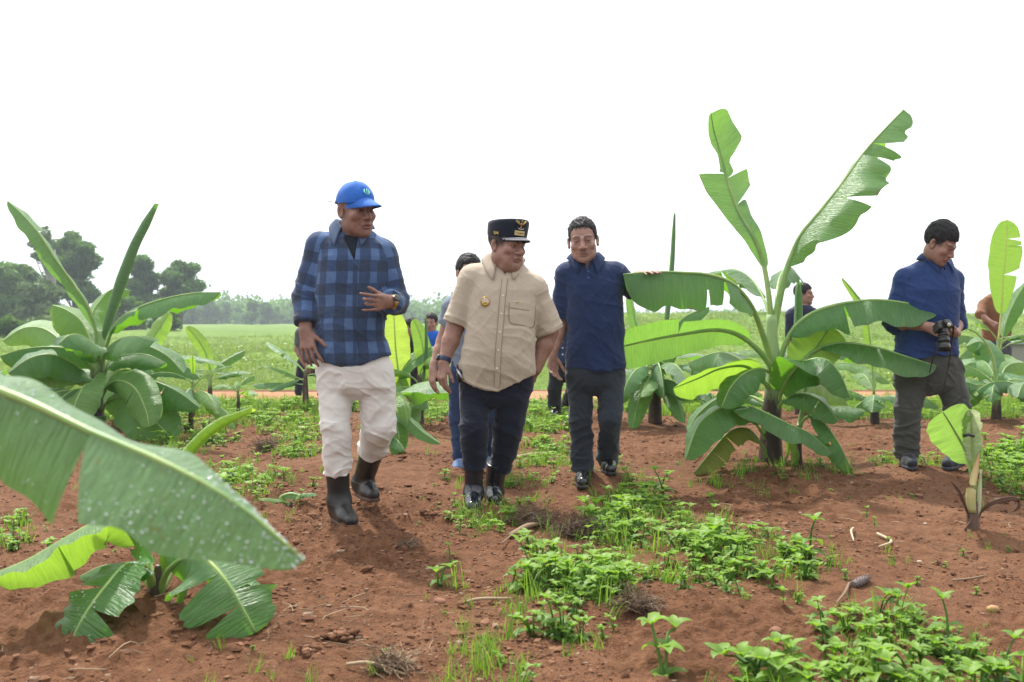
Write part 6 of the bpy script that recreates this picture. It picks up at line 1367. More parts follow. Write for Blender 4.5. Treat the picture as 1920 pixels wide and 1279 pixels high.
# dark undershirt seen in the open neck
s = o['bs']; U = SDF(o['nb']-np.array([.13, .16, .25]), o['nb']+np.array([.13, .14, .05]), .006)
U.loft([(z, cx, cy, rx-.009, ry-.009) for z, cx, cy, rx, ry in o['st']], 0, 2.3); cb = o['nb']; U.cone(cb+np.array([0, .005, -.015]), cb+np.array([0, -.06, .12]), .066, .10, .01, 's'); V, f = U.mesh(); mesh('undershirt', V, f, fabric('dark_undershirt', (.008, .012, .02)), o['root'])
collar(o, PLAIDC, flare=.040, point=.050, h=.048, drop=.046, gap=.55, yaw=0, rx=.070, ry=.066, tilt=.6)
strip(o, o['s2'], [(673, 500), (672, 560), (671, 620), (672, 672)], .028, PLAID, 'placket', lift=.005)
for x, y in ((672, 527), (672, 572), (671, 618)): button(o, o['s2'], x, y, BLACKP, .004, lift=.011)
patch(o, o['s2'], [(700, 495), (730, 493), (731, 530), (702, 532)], PLAID, 'chest_pocket', lift=.007)
# baseball cap
c, Rm, hs, L = o['hc'], o['Rm'], o['hs'], o['L']
CAPB = fabric('bright_blue_cap_cloth', (.022, .12, .46), .12, wr=.5)
def crown(o, mat, name, rx=.086, ry=.106, zc=.012, hgt=.118, cy=.012, tilt=.0, pw=2.0, flat=None):
    L = o['L']; V = []; n = 40; mm = 14
    for i in range(mm):
        t = i/(mm-1)*math.pi/2
        for j in range(n):
            a = j/n*6.283; cr, sr_ = math.cos(t)**(2/pw), math.sin(t)**(2/pw)
            x, y = rx*cr*math.sin(a), -ry*cr*math.cos(a); z = zc+hgt*sr_+.010*math.cos(a)*(1-sr_)*0
            dent = .0025*fbm(x*30, y*30, z*30, 6, 2)+.0012*abs(math.sin(3*a))*cr
            z += tilt*(-y)
            V.append(L(x*(1+float(dent)*8), cy+y*(1+float(dent)*8), z+float(dent)))
    return mesh(name, V, grid_faces(mm, n, 0, True)[:, ::-1], mat, o['root'])
def brim(o, mat, parent, y0=-.082, ln=.070, wd_=.080, zc=.030, droop=.025, curve=.028, th=.004, name='brim'):
    L = o['L']; V = []; nu, nv = 21, 9
    for i in range(nu):
        u = i/(nu-1)*2-1
        for j in range(nv):
            v = j/(nv-1); xx = wd_*u*(1-.10*v*v); yb = y0+.062*(abs(u)**2.2)
            ye = y0-ln*(1-abs(u)**2.6)+.062*abs(u)**2.2; yy = yb*(1-v)+ye*v; z = zc-curve*u*u-droop*v*(1-.3*u*u); V.append(L(xx, yy, z))
    b = mesh(name, V, grid_faces(nu, nv)[:, ::-1], mat, parent); md = b.modifiers.new('thick', 'SOLIDIFY'); md.thickness = th; md.offset = 0; return b
cap = crown(o, CAPB, 'baseball_cap', zc=.028, hgt=.100, tilt=.06); cap['label'] = 'bright blue baseball cap'
brim(o, CAPB, cap, y0=-.082, zc=.056, ln=.108, droop=.034, wd_=.072)
A = Acc(); A.ball(L(0, .012, .127), (.007, .007, .004)); A.build('cap_button', CAPB, cap)
A = Acc(); A.tube([L(-.086, .03, .034), L(-.080, .065, .032), L(-.082, .085, .034), L(-.095, .10, .036)], .005, 5, flat=.4); A.build('strap', plain('grey_strap', (.06, .06, .06), .6), cap)
# small pale green swirl embroidered on the front panel
A = Acc(); MINT = plain('mint_thread', (.25, .75, .50), .6)
def on_crown(x, z, rx=.086, ry=.106, zc=.028, hgt=.100, cy=.012, tilt=.06, out=.004):
    zz = np.clip((z-zc-tilt*.08)/hgt, 0, .98); cr = math.sqrt(1-zz*zz); y = -ry*math.sqrt(max(0, cr*cr-(x/rx)**2)); return L(x*1.03, cy+y*1.03-out, z)
for cx_, sg in ((.0, 1), (.0, -1)):
    pts = [on_crown(cx_+sg*(.012*math.sin(q)), .082+.013*math.cos(q)) for q in np.linspace(.5, 2.9, 9)]; A.tube(pts, [.001, .0045, .001], 6, flat=.5)
A.tube([on_crown(0, .072), on_crown(0.003, .094)], [.003, .001], 6, flat=.5); A.build('cap_emblem', MINT, cap)
# boots
shoe(o, (636, 940, .0), (664, 990, -.17), D, RUBBER, 'boot', MUDDY, shaft=(632, 868, -.02), r=.060, name='boot')
shoe(o, (680, 905, .34), (704, 940, .16), D, RUBBER, 'boot', MUDDY, shaft=(697, 848, .17), r=.060, name='boot')
a = o['J']((730, 566, -.26)); el = o['J']((744, 566, .03)); dw = unit(np.array((-.78, -.55, .05)))
band(o, a-dw*.022, dw, .029, .016, GOLD, 'wristwatch', True, plain('watch_dial', (.04, .04, .045), .15), fdir=(.3, -.8, .5))
# ---------------------------------------------------------------- 2: man in the beige shirt
D = 5.7
o = person('person', 'man in short sleeved beige shirt, navy trousers and black cap with silver brim', (P(925, 900, D)[0], D, 0), D,
    head=dict(c=(951, 460, -.045), yaw=46, pitch=8, roll=2, s=1.10, neck=(944, 494, .035), nr=.070, wide=1.08, jaw=1.15, chin2=True, nose=1.1, fr=.05),
    torso=[(482, 928, 964, .055, .045), (492, 912, 980, .078, .035), (502, 896, 988, .095, .025), (516, 886, 1000, .112, .015), (545, 880, 1009, .140, .005), (590, 877, 1005, .158, -.01), (640, 870, 1003, .165, -.02), (690, 860, 1003, .165, -.02), (735, 857, 1003, .155)],
    arms=[dict(j=[(888, 522, .03), (852, 618, .03), (832, 680, -.04)], sleeve=.90, sr=(.082, .080, .080), r=(.056, .050, .032),
               hand=dict(d=(-.08, -.25, -.95), n=(.75, .55, -.1), side=1, curl=[.30, .38, .42, .45], spread=.08, thumb=(.85, .45, .35), tcurl=.15)),
          dict(j=[(998, 543, .03), (1030, 622, .06), (1004, 694, .03)], sleeve=1.0, sr=(.082, .082, .084), r=(.056, .050, .034),
               hand=dict(d=(-.30, .0, -.95), n=(-.8, .5, 0), side=-1, curl=[.2, .2, .2, .2], spread=.02, sc_=.75))],
    legs=[dict(j=[(891, 730, .0), (889, 803, -.10), (889, 915, -.05)], r=(.092, .080, .066), cuff=.66),
          dict(j=[(962, 728, .0), (953, 805, .0), (928, 925, .12)], r=(.102, .086, .064), cuff=.63)],
    cols=dict(skin=SK, shirt=BEIGE, trousers=DKN), trouser=dict(top=690, hips=[(692, 862, 1002, .15), (725, 862, 1000, .14), (745, 864, 994, .13)], folds=.9),
    hem=lambda X, Y, D=D: P(0, 716, D)[2]-.045*np.cos(np.clip((X-P(930, 0, D)[0])*11, -2.4, 2.4))+.012*np.sin((X-P(930, 0, D)[0])*9)+0*Y, vneck=((948, 519), .030, .0), seed=22, folds=.72)
m2 = o; eyes(o, (.2, .1)); L, c, Rm, hs = o['L'], o['hc'], o['Rm'], o['hs']
hair(o, HAIR, thick=.004, fringe=.03, side=-.022, back=-.075, seed=6, grown=.5)
collar(o, BEIGE, flare=.042, point=.055, h=.046, drop=.044, gap=.40, rx=.078, ry=.072, tilt=.6)
strip(o, o['s2'], [(947, 522), (943, 560), (939, 610), (935, 660), (933, 722)], .032, BEIGE, 'placket', lift=.004)
SEAM = fabric('beige_seam', (.24, .20, .155), .1)
for dx in (-5.2, 5.2): strip(o, o['s2'], [(947+dx, 524), (943+dx, 560), (939+dx, 610), (935+dx, 660), (933+dx, 720)], .0035, SEAM, 'seam', th=.0030)
strip(o, o['s2'], [(955, 577), (980, 581), (1004, 584)], .004, SEAM, 'seam', th=.0038, n=12); strip(o, o['s2'], [(955, 568), (956, 604), (978, 609), (1000, 613), (1004, 573)], .003, SEAM, 'seam', th=.0034, n=20)
for x, y in ((944, 556), (941, 589), (938, 622), (935, 655), (933, 688)): button(o, o['s2'], x, y, WHITEB, .006, lift=.011)
patch(o, o['s2'], [(955, 566), (1004, 572), (1000, 614), (956, 604)], BEIGE, 'chest_pocket', lift=.007)
# gold badge
def disc(o, sdf, px, py, r, mat, name, parent, lift=.008):
    p = o['J']((px, py)); y = sdf.front(p[0], p[2]); A = Acc(); A.ball((p[0], y-lift, p[2]), (r, .004, r), nu=8, nv=20); return A.build(name, mat, parent), np.array((p[0], y-lift-.004, p[2]))
bd, bc = disc(o, o['s2'], 911, 567, .027, plain('badge_enamel', (.62, .50, .38), .25, metal=.6), 'badge', o['shirt'], .010)
A = Acc(); th = np.linspace(0, 6.283, 25); A.tube([bc+np.array([.026*math.cos(q), .002, .026*math.sin(q)]) for q in th], .003, 5, cap=False)
for q in np.linspace(3.6, 5.8, 7): A.ball(bc+np.array([.017*math.cos(q), -.001, .017*math.sin(q)]), (.005, .002, .006), nu=5, nv=8)
A.ball(bc+np.array([0, -.001, -.004]), (.010, .003, .006), nu=5, nv=8); A.build('badge_wreath', GOLD, bd)
p = o['J']((970, 567)); y = o['s2'].front(p[0], p[2]); A = Acc(); A.ball((p[0], y-.012, p[2]), (.010, .002, .0035)); A.build('pin', GOLD, o['shirt'])
# peaked cap with a flat top
BLKCAP = fabric('black_cap_felt', (.008, .011, .022), .2, wr=.1); V = []; n = 48
rows = [(.088, .108, .040, 0.), (.090, .111, .060, 0), (.092, .114, .100, .10), (.091, .113, .116, .16), (.084, .104, .124, .18), (.05, .06, .127, .19), (.001, .001, .127, .19)]
for rx, ry, z, tl in rows:
    for j in range(n): a_ = j/n*6.283; x, y = rx*math.sin(a_), -ry*math.cos(a_); V.append(L(x, .010+y, z+tl*(-y)*.9-.0))
cap = mesh('peaked_cap', V, grid_faces(len(rows), n, 0, True)[:, ::-1], BLKCAP, o['root']); cap['label'] = 'black flat topped cap with emblem and silver brim'
br = brim(o, BLKCAP, cap, y0=-.088, ln=.055, wd_=.080, zc=.050, droop=.018, curve=.020)
# silver laurel stitched on the brim edge
A = Acc(); rgq = np.random.default_rng(4)
for i in range(34):
    u = -0.92+1.84*i/33
    for v in (.45, .72, .92):
        x = .080*u*(1-.1*v*v); yb = -.088+.062*abs(u)**2.2; ye = yb-.055*(1-abs(u)**2.6); yy = yb*(1-v)+ye*v; z = .050-.020*u*u-.018*v*(1-.3*u*u)
        A.ball(L(x, yy, z+.004), np.array([.0065, .0045, .0025]), nu=4, nv=6)
A.build('silver_laurel', SILVER, br)
def cap_pt(x, z, out=.003):
    x = x-.020
    rx, ry = .0915, .1125; return L(x, .010-ry*math.sqrt(max(0, 1-(x/rx)**2))-out, z+.02*(z-.04)/.08)
# national eagle emblem: body, two feathered wings, shield and ribbon
A = Acc(); Zc = .098
A.ball(cap_pt(0, Zc, .004), (.005, .003, .010)*np.array(1), Rm, 6, 8); A.ball(cap_pt(.001, Zc+.013, .005), (.0035,)*3, nu=5, nv=8)
for sg in (-1, 1):
    for k in range(5):
        x1 = sg*(.010+.0035*k); A.tube([cap_pt(sg*.003, Zc+.004-.002*k), cap_pt(x1, Zc-.002+.0045*k*.6), cap_pt(x1*1.12, Zc+.012-.001*k+.002*k)], [.0022, .0020, .0008], 5)
for k in (-1, 0, 1): A.tube([cap_pt(0, Zc-.008), cap_pt(k*.005, Zc-.018)], [.002, .001], 5)
A.build('eagle_emblem', GOLD, cap)
A = Acc(); A.tube([cap_pt(-.014, Zc-.016, .005), cap_pt(-.006, Zc-.020, .006), cap_pt(.006, Zc-.020, .006), cap_pt(.014, Zc-.016, .005)], .0028, 6, flat=.5); A.build('emblem_ribbon', SILVER, cap)
A = Acc(); A.ball(cap_pt(0, Zc, .009), (.0035, .0015, .0045), Rm, 5, 8); A.build('emblem_shield', plain('red_enamel', (.3, .03, .03), .3), cap)
# gold patch with stitched motif
V = []; 
for i in range(9):
    for z in (.053, .072): V.append(cap_pt(-.026+.052*i/8, z, .003))
pt = mesh('gold_patch', V, grid_faces(9, 2), plain('gold_cloth', (.55, .45, .20), .5), cap)
A = Acc()
for sg in (-1, 1): A.tube([cap_pt(sg*.004, .058, .005), cap_pt(sg*.010, .066, .005), cap_pt(sg*.016, .059, .005), cap_pt(sg*.022, .066, .005)], .0014, 4)
A.ball(cap_pt(0, .0625, .005), (.004, .002, .005), Rm, 5, 8); A.build('patch_motif', plain('brown_thread', (.16, .09, .03), .6), pt)
fc = bpy.data.curves.new('cap_lettering', 'FONT'); fc.body = 'TJAR'; fc.size = .020; fc.extrude = .0008; fc.materials.append(GOLD); ft_ = bpy.data.objects.new('tmp', fc); col.objects.link(ft_); me_ = bpy.data.meshes.new_from_object(ft_.evaluated_get(bpy.context.evaluated_depsgraph_get())); bpy.data.objects.remove(ft_); fo_ = bpy.data.objects.new('cap_lettering', me_); col.objects.link(fo_); fo_.parent = cap
pc = L(-.0925, .012, .050)-np.array(o['root'].location); ax = Rm@np.array([0, -1, 0]); nx = Rm@np.array([-1, 0, 0]); uz = Rm@np.array([0, 0, 1])
fo_.matrix_local = Matrix([[ax[0], uz[0], nx[0], pc[0]], [ax[1], uz[1], nx[1], pc[1]], [ax[2], uz[2], nx[2], pc[2]], [0, 0, 0, 1]])
shoe(o, (888, 925, -.05), (884, 962, -.26), D, WETRUB, 'gloss', RUBBER, shaft=(889, 856, -.06), r=.058, name='boot')
shoe(o, (926, 925, .12), (926, 948, -.04), D, WETRUB, 'gloss', RUBBER, shaft=(932, 868, .06), r=.060, name='boot')
W = o['J']((832, 680, -.04)); e_ = o['J']((852, 618, .03)); dw = unit(W-e_); band(o, W-dw*.018, dw, .034, .026, plain('navy_strap', (.012, .022, .07), .5), 'wristwatch', True, BLACKP, fdir=(-1, -.3, 0))
A = Acc(); p = o['J']((862, 705, -.10)); A.ball(p, (.020, .018, .040), nu=8, nv=10); A.tube([p+np.array([-.008, 0, .03]), p+np.array([-.014, 0, .065])], .006, 6); A.build('radio_pouch', BLACKP, o['root'])
A = Acc(); A.tube([o['J']((857, 692, -.10)), o['J']((868, 712, -.13))], .008, 6); A.build('key_clip', plain('steel', (.35, .36, .38), .25, metal=1.0), o['root'])
# ---------------------------------------------------------------- 3: man in the navy polo
D = 6.12
o = person('person', 'man in a navy polo shirt and charcoal trousers resting one hand on a banana leaf', (P(1115, 900, D)[0], D, 0), D,
    head=dict(c=(1093, 451, -.04), yaw=-6, pitch=9, roll=-5, s=1.10, neck=(1098, 490, .04), nr=.062, wide=1.02, jaw=1.0, moustache=.9, nose=1.15, fr=.056),
    torso=[(480, 1083, 1115, .050, .045), (488, 1072, 1130, .068, .035), (496, 1062, 1146, .085, .025), (508, 1058, 1160, .100, .015), (535, 1058, 1168, .122, .005), (580, 1062, 1169, .132), (620, 1063, 1170, .135), (660, 1061, 1172, .138), (696, 1060, 1172, .138)],
    arms=[dict(j=[(1063, 515, .03), (1052, 610, .05), (1036, 664, -.02)], sleeve=.86, sr=(.068, .064, .066), r=(.05, .042, .029),
               hand=dict(d=(-.02, -.25, -.95), n=(.5, -.6, 0), side=-1, curl=[.35, .42, .45, .45], spread=.06, thumb=(.8, .5, .4), tcurl=.2)),
          dict(j=[(1152, 512, .02), (1184, 540, .06), (1197, 515, .04)], sleeve=1.1, sr=(.070, .066, .064), r=(.05, .042, .029),
               hand=dict(d=(.42, -.85, .10), n=(.1, -.1, -1), side=1, curl=[.12, .14, .16, .2], spread=.10, thumb=(.7, .7, .2), tcurl=.1))],
    legs=[dict(j=[(1087, 705, .0), (1089, 790, -.02), (1094, 890, .02)], r=(.083, .070, .066), cuff=.94),
          dict(j=[(1144, 705, .0), (1145, 785, -.08), (1137, 868, .16)], r=(.086, .072, .064), cuff=.94)],
    cols=dict(skin=SKL, shirt=NAVY, trousers=DKG), trouser=dict(top=672, hips=[(675, 1062, 1168, .12), (700, 1061, 1170, .125), (722, 1062, 1170, .115)], folds=1.0),
    hem=lambda X, Y, D=D: P(0, 692, D)[2]+.008*np.sin(X*20)+0*Y, vneck=((1100, 510), .028, .0), seed=33, folds=1.0)
m3 = o; eyes(o, (-.1, .05)); hair(o, HAIR, fringe=.056, side=-.005, back=-.06, thick=.004, seed=9, top=.001)
collar(o, NAVY, flare=.042, point=.045, h=.044, drop=.042, gap=.42, rx=.072, ry=.068, tilt=.55)
strip(o, o['s2'], [(1101, 506), (1101, 518), (1101, 532)], .026, NAVY, 'placket', lift=.003, n=8)
button(o, o['s2'], 1101, 522, plain('blue_button', (.10, .16, .35), .3), .005)
button(o, o['s2'], 1101, 510, plain('blue_button', (.10, .16, .35), .3), .005)
shoe(o, (1094, 888, .02), (1092, 915, -.22), D, LEATHER, 'gloss', RUBBER, name='shoe')
shoe(o, (1137, 868, .16), (1147, 890, -.05), D, LEATHER, 'gloss', RUBBER, name='shoe')
# ---------------------------------------------------------------- 4: the photographer
D = 6.5
o = person('person', 'photographer in blue polo shirt and grey cargo trousers looking down at his camera', (P(1745, 870, D)[0], D, 0), D,
    head=dict(c=(1763, 458, -.07), yaw=42, pitch=31, roll=2, s=1.04, neck=(1750, 492, .035), nr=.056, wide=.98, jaw=.95, fr=.034),
    torso=[(481, 1736, 1768, .050, .05), (488, 1722, 1778, .068, .04), (497, 1708, 1786, .085, .03), (510, 1696, 1793, .105, .02), (545, 1686, 1797, .13), (590, 1684, 1795, .135), (630, 1682, 1794, .135), (676, 1678, 1792, .14)],
    arms=[dict(j=[(1699, 524, .02), (1676, 606, .03), (1736, 612, -.17)], sleeve=1.05, sr=(.072, .068, .062), r=(.05, .042, .029),
               hand=dict(d=(.72, -.35, -.30), n=(.3, .85, -.2), side=1, curl=[.45, .62, .65, .65], spread=.06, thumb=(.9, .3, .3), tcurl=.35, sc_=.98)),
          dict(j=[(1786, 525, .05), (1794, 605, .10), (1790, 625, -.12)], sleeve=1.1, sr=(.064, .060, .058), r=(.048, .04, .028),
               hand=dict(d=(-.7, -.5, .1), n=(-.2, .3, .9), side=-1, curl=[.5, .5, .5, .5], spread=.05, sc_=.9))],
    legs=[dict(j=[(1712, 690, .0), (1702, 770, -.04), (1698, 862, .02)], r=(.100, .084, .074), cuff=.93),
          dict(j=[(1772, 690, .0), (1796, 765, -.04), (1796, 862, .06)], r=(.100, .082, .070), cuff=.93)],
    cols=dict(skin=SK, shirt=BLUEP, trousers=OLIVE), trouser=dict(top=655, hips=[(658, 1684, 1790, .12), (690, 1677, 1802, .13), (722, 1675, 1806, .12)], folds=1.3),
    hem=lambda X, Y, D=D: P(0, 668, D)[2]+.012*np.sin(X*14)+0*Y, vneck=((1763, 510), .022, .0), seed=44, folds=1.0)
m4 = o; eyes(o, (0, .4)); hair(o, HAIR, fringe=.034, side=-.015, back=-.045, thick=.006, seed=12, top=.012, grown=1.0)
collar(o, BLUEP, flare=.040, point=.042, h=.048, drop=.042, gap=.45, yaw=-.35, rx=.066, ry=.064, tilt=.55)
strip(o, o['s2'], [(1763, 508), (1764, 530), (1765, 548)], .024, BLUEP, 'placket', lift=.003, n=8)
patch(o, o['s3'], [(1678, 716), (1700, 714), (1698, 754), (1677, 756)], OLIVE, 'cargo_pocket', lift=.004, parent=o['trousers'])
patch(o, o['s3'], [(1786, 702), (1803, 704), (1807, 742), (1792, 744)], OLIVE, 'cargo_pocket', lift=.004, parent=o['trousers'])
SNK = fabric('dark_sneaker_mesh', (.012, .014, .022), .4, .7)
shoe(o, (1698, 856, .02), (1712, 880, -.20), D, SNK, 'shoe', plain('sneaker_sole', (.03, .03, .04), .6), name='sneaker')
shoe(o, (1797, 856, .06), (1772, 880, -.14), D, SNK, 'shoe', plain('sneaker_sole', (.03, .03, .04), .6), name='sneaker')
# the camera he holds: body, prism hump, grip, lens barrel pointing down
cp = P(1768, 612, D-.29)
cr = thing('photo_camera', 'black camera with a long ribbed lens pointing down in the hand of the photographer', 'camera', cp)
def boxv(A, c, sx, sy, sz, Rm=np.eye(3), bev=.15, a=0.0):
    sx, sy, sz = sx*.86, sy*.86, sz*.86
    s = np.array([[x, y, z] for x in (-1, 1) for y in (-1, 1) for z in (-1, 1)], float); V = []; 
    for v in s:
        for k in range(3): w = v.copy(); w[[i for i in range(3) if i != k]] *= (1-bev); V.append(w*np.array([sx, sy, sz])/2)
    V = np.array(V)@Rm.T+np.asarray(c); me = bpy.data.meshes.new('t'); import bmesh; bm = bmesh.new(); vs = [bm.verts.new(v) for v in V]
    bmesh.ops.convex_hull(bm, input=vs); bm.verts.ensure_lookup_table(); bm.verts.index_update(); VV = np.array([v.co[:] for v in bm.verts]); FF = np.array([[v.index for v in f.verts] for f in bm.faces if len(f.verts) == 3]); FQ = [np.array([[v.index for v in f.verts]]) for f in bm.faces if len(f.verts) == 4]
    bm.free(); bpy.data.meshes.remove(me); A.add(VV, [FF]+FQ, a)
Rc = rotm(.35, .9)
A = Acc(); boxv(A, cp, .125, .050, .075, Rc); A.build('camera_body', BLACKP, cr, smooth=False)
A = Acc(); boxv(A, cp+Rc@np.array([0, 0, .041]), .050, .045, .028, Rc, .3); A.build('viewfinder_hump', BLACKP, cr, smooth=False)
A = Acc(); boxv(A, cp+Rc@np.array([-.047, -.016, -.004]), .030, .045, .078, Rc, .3); A.build('grip', BLACKP, cr, smooth=False)
A = Acc(); A.tube([cp+Rc@np.array([0, -.02, .045]), cp+Rc@np.array([0, -.028, .05])], .012, 8); A.build('white_badge', plain('white_badge', (.6, .6, .6), .4), cr)
A = Acc(); prof = [(-.02, .033), (-.045, .036), (-.05, .036), (-.05, .038), (-.08, .038), (-.08, .0365), (-.09, .0365), (-.09, .040), (-.13, .041), (-.13, .039), (-.145, .039), (-.145, .043), (-.185, .044), (-.185, .038), (-.180, .030)]
ld = unit(np.array((-.06, -.32, -.95))); n1 = unit(np.cross(ld, (0, 1, .1))); n2 = np.cross(ld, n1); V = []
for y, r in prof:
    for j in range(24): q = j/24*6.283; V.append(cp+ld*(-y*.84)+(n1*math.cos(q)+n2*math.sin(q))*r*.82)
A.add(V, grid_faces(len(prof), 24, 0, True)); ln = A.build('lens', BLACKP, cr)
A = Acc(); 
for t_ in (.046, .088, .142): A.tube([cp+ld*t_*.84+(n1*math.cos(q)+n2*math.sin(q))*.0340 for q in np.linspace(0, 6.283, 25)], .0010, 4, cap=False)
A.build('lens_ring', plain('silver_ring', (.4, .4, .42), .3, metal=1.0), ln)
A = Acc(); A.ball(cp+ld*.148, (.028, .028, .006), None, 6, 16); A.build('front_glass', plain('lens_glass', (.01, .01, .02), .05), ln)
A = Acc(); A.tube(spline([cp+Rc@np.array([.06, 0, .03]), cp+np.array([.08, .04, -.06]), P(1776, 700, D-.2), P(1765, 730, D-.2), P(1738, 735, D-.18), P(1745, 690, D-.2), cp+np.array([-.02, .04, -.1])], 30), .006, 6, flat=.3); A.build('neck_strap', BLACKP, cr)
# ================================================================== people further back (coarser grids: they are small or mostly hidden)
def simple(label, D, head, torso, arms, legs, cols, trouser, seed, hairk=None, base=None, **k):
    o = person('person', label, (base if base is not None else (P(torso[0][1], 800, D)[0], D, 0)), D, head, torso, arms, legs, cols, h=.008, hc=.010, trouser=trouser, seed=seed, folds=.9, **k)
    hair(o, HAIR, h=.008, seed=seed, **(hairk or {})); return o
GREYB = fabric('grey_blue_shirt_cloth', (.16, .20, .26), .15)
D = 6.75
o = simple('man hidden behind the man in beige, grey blue shirt, jeans, green soled shoe', D,
    dict(c=(880, 512, .0), yaw=20, s=1.02, neck=(878, 552, .02), nr=.055),
    [(545, 858, 905, .08), (556, 845, 918, .11), (575, 838, 926, .13), (620, 836, 926, .14), (690, 850, 918, .14)],
    [dict(j=[(848, 575, .0), (828, 640, .02), (812, 690, -.05)], sleeve=.55, sr=(.066, .062, .062), r=(.045, .036, .026), hand=dict(d=(-.05, -.2, -.97), n=(.7, .5, 0), side=1, curl=[.3, .35, .35, .4], spread=.06)),
     dict(j=[(915, 575, .0), (928, 640, .02), (930, 690, 0)], sleeve=.9)],
    [dict(j=[(868, 700, 0), (862, 780, -.02), (866, 872, .0)], r=(.10, .075, .06), cuff=.9), dict(j=[(905, 700, 0), (915, 780, 0), (915, 866, .1)], r=(.10, .075, .06), cuff=.9)],
    dict(skin=SKL, shirt=GREYB, trousers=JEANS), dict(top=672, hips=[(675, 845, 925, .12), (700, 845, 925, .12), (720, 845, 925, .11)]), 55)
shoe(o, (866, 872, .0), (856, 889, -.20), D, fabric('blue_shoe_cloth', (.10, .16, .30), .2), 'shoe', plain('green_sole', (.05, .40, .08), .6), name='shoe', h=.006)
shoe(o, (915, 868, .1), (910, 884, -.1), D, fabric('blue_shoe_cloth', (.10, .16, .30), .2), 'shoe', plain('green_sole', (.05, .40, .08), .6), name='shoe', h=.006)
D = 10.6
o = simple('man in dark blue buttoned shirt half hidden behind the man in navy', D,
    dict(c=(1078, 560, .0), yaw=10, s=1.0, neck=(1078, 582, .02)),
    [(578, 1063, 1093, .08), (584, 1052, 1104, .11), (595, 1045, 1110, .13), (640, 1044, 1110, .13), (684, 1042, 1108, .13)],
    [dict(j=[(1055, 600, 0), (1046, 640, 0), (1040, 672, -.05)], sleeve=1.9, hand=dict(n=(.7, .5, 0), side=1, curl=[.3]*4)), dict(j=[(1104, 600, 0), (1114, 640, 0), (1116, 672, -.05)], sleeve=1.9)],
    [dict(j=[(1046, 690, 0), (1040, 730, -.02), (1040, 776, .0)], r=(.09, .075, .075), cuff=.96), dict(j=[(1072, 690, 0), (1076, 728, .05), (1058, 766, .4)], r=(.09, .075, .07), cuff=.9)],
    dict(skin=SK, shirt=fabric('dark_blue_shirt', (.02, .035, .09)), trousers=fabric('black_trousers', (.010, .012, .014), .3)), dict(top=672, hips=[(675, 1036, 1084, .11), (690, 1030, 1084, .11), (706, 1030, 1084, .1)]), 66)
for y in (640, 652, 664): button(o, o['s2'], 1054, y, WHITEB, .008)
shoe(o, (1040, 774, .0), (1036, 783, -.2), D, LEATHER, name='shoe', h=.007); shoe(o, (1058, 764, .4), (1062, 778, .25), D, plain('white_shoe', (.5, .5, .5), .6), name='shoe', h=.007)
D = 11.4
o = simple('dark haired man mostly hidden behind the tallest banana plant', D,
    dict(c=(1508, 552, .0), yaw=60, s=1.0, neck=(1506, 574, .02)),
    [(572, 1492, 1520, .08), (580, 1482, 1528, .11), (600, 1478, 1530, .12), (690, 1482, 1526, .12)],
    [dict(j=[(1484, 592, 0), (1480, 640, 0), (1486, 680, -.05)], sleeve=.9), dict(j=[(1526, 592, 0), (1530, 640, 0), (1528, 680, -.05)], sleeve=.9)],
    [dict(j=[(1494, 695, 0), (1494, 730, 0), (1494, 765, 0)], cuff=.96), dict(j=[(1516, 695, 0), (1516, 730, 0), (1516, 765, 0)], cuff=.96)],
    dict(skin=SK, shirt=fabric('navy_far_shirt', (.015, .02, .05)), trousers=fabric('dark_far_trousers', (.012, .014, .02))), dict(top=682, hips=[(684, 1484, 1524, .11), (700, 1484, 1524, .11), (712, 1484, 1524, .1)]), 77)
D = 14.5
BROWNS = fabric('brown_shirt_cloth', (.17, .075, .035), .3)
o = simple('man in a brown shirt bending behind the tall bright banana leaf', D,
    dict(c=(1880, 534, -.02), yaw=-20, pitch=25, s=1.0, neck=(1870, 556, .02)),
    [(551, 1856, 1884, .08), (558, 1846, 1894, .11), (580, 1840, 1900, .13), (610, 1842, 1896, .13), (640, 1842, 1894, .12)],
    [dict(j=[(1844, 572, 0), (1838, 590, -.15), (1858, 604, -.3)], sleeve=1.2, hand=dict(n=(.3, .8, 0), side=1, curl=[.5]*4)), dict(j=[(1896, 575, 0), (1898, 598, -.15), (1880, 606, -.3)], sleeve=1.2)],
    [dict(j=[(1852, 645, 0), (1846, 695, 0), (1844, 742, 0)], cuff=.96), dict(j=[(1880, 645, 0), (1886, 695, 0), (1886, 742, 0)], cuff=.96)],
    dict(skin=SKD, shirt=BROWNS, trousers=fabric('slate_trousers', (.05, .06, .085))), dict(top=628, hips=[(630, 1844, 1892, .11), (650, 1838, 1896, .11), (670, 1838, 1896, .1)]), 88)
D = 13.4
o = simple('man in a bright blue shirt standing in the meadow behind the yellow leaf', D,
    dict(c=(808, 606, .0), yaw=-10, s=1.05, neck=(809, 622, .02)),
    [(620, 798, 820, .08), (625, 789, 829, .11), (636, 784, 834, .13), (690, 786, 832, .13)],
    [dict(j=[(790, 634, 0), (784, 665, 0), (786, 690, -.05)], sleeve=.6), dict(j=[(830, 634, 0), (836, 665, 0), (834, 690, -.05)], sleeve=.6)],
    [dict(j=[(799, 695, 0), (798, 718, 0), (798, 738, 0)], cuff=.96), dict(j=[(820, 695, 0), (820, 718, 0), (820, 738, 0)], cuff=.96)],
    dict(skin=SK, shirt=fabric('royal_blue_shirt', (.01, .09, .45)), trousers=fabric('dark_far_trousers', (.012, .014, .02))), dict(top=682, hips=[(684, 790, 828, .11), (700, 790, 828, .11), (710, 790, 828, .1)]), 99)
D = 13.0
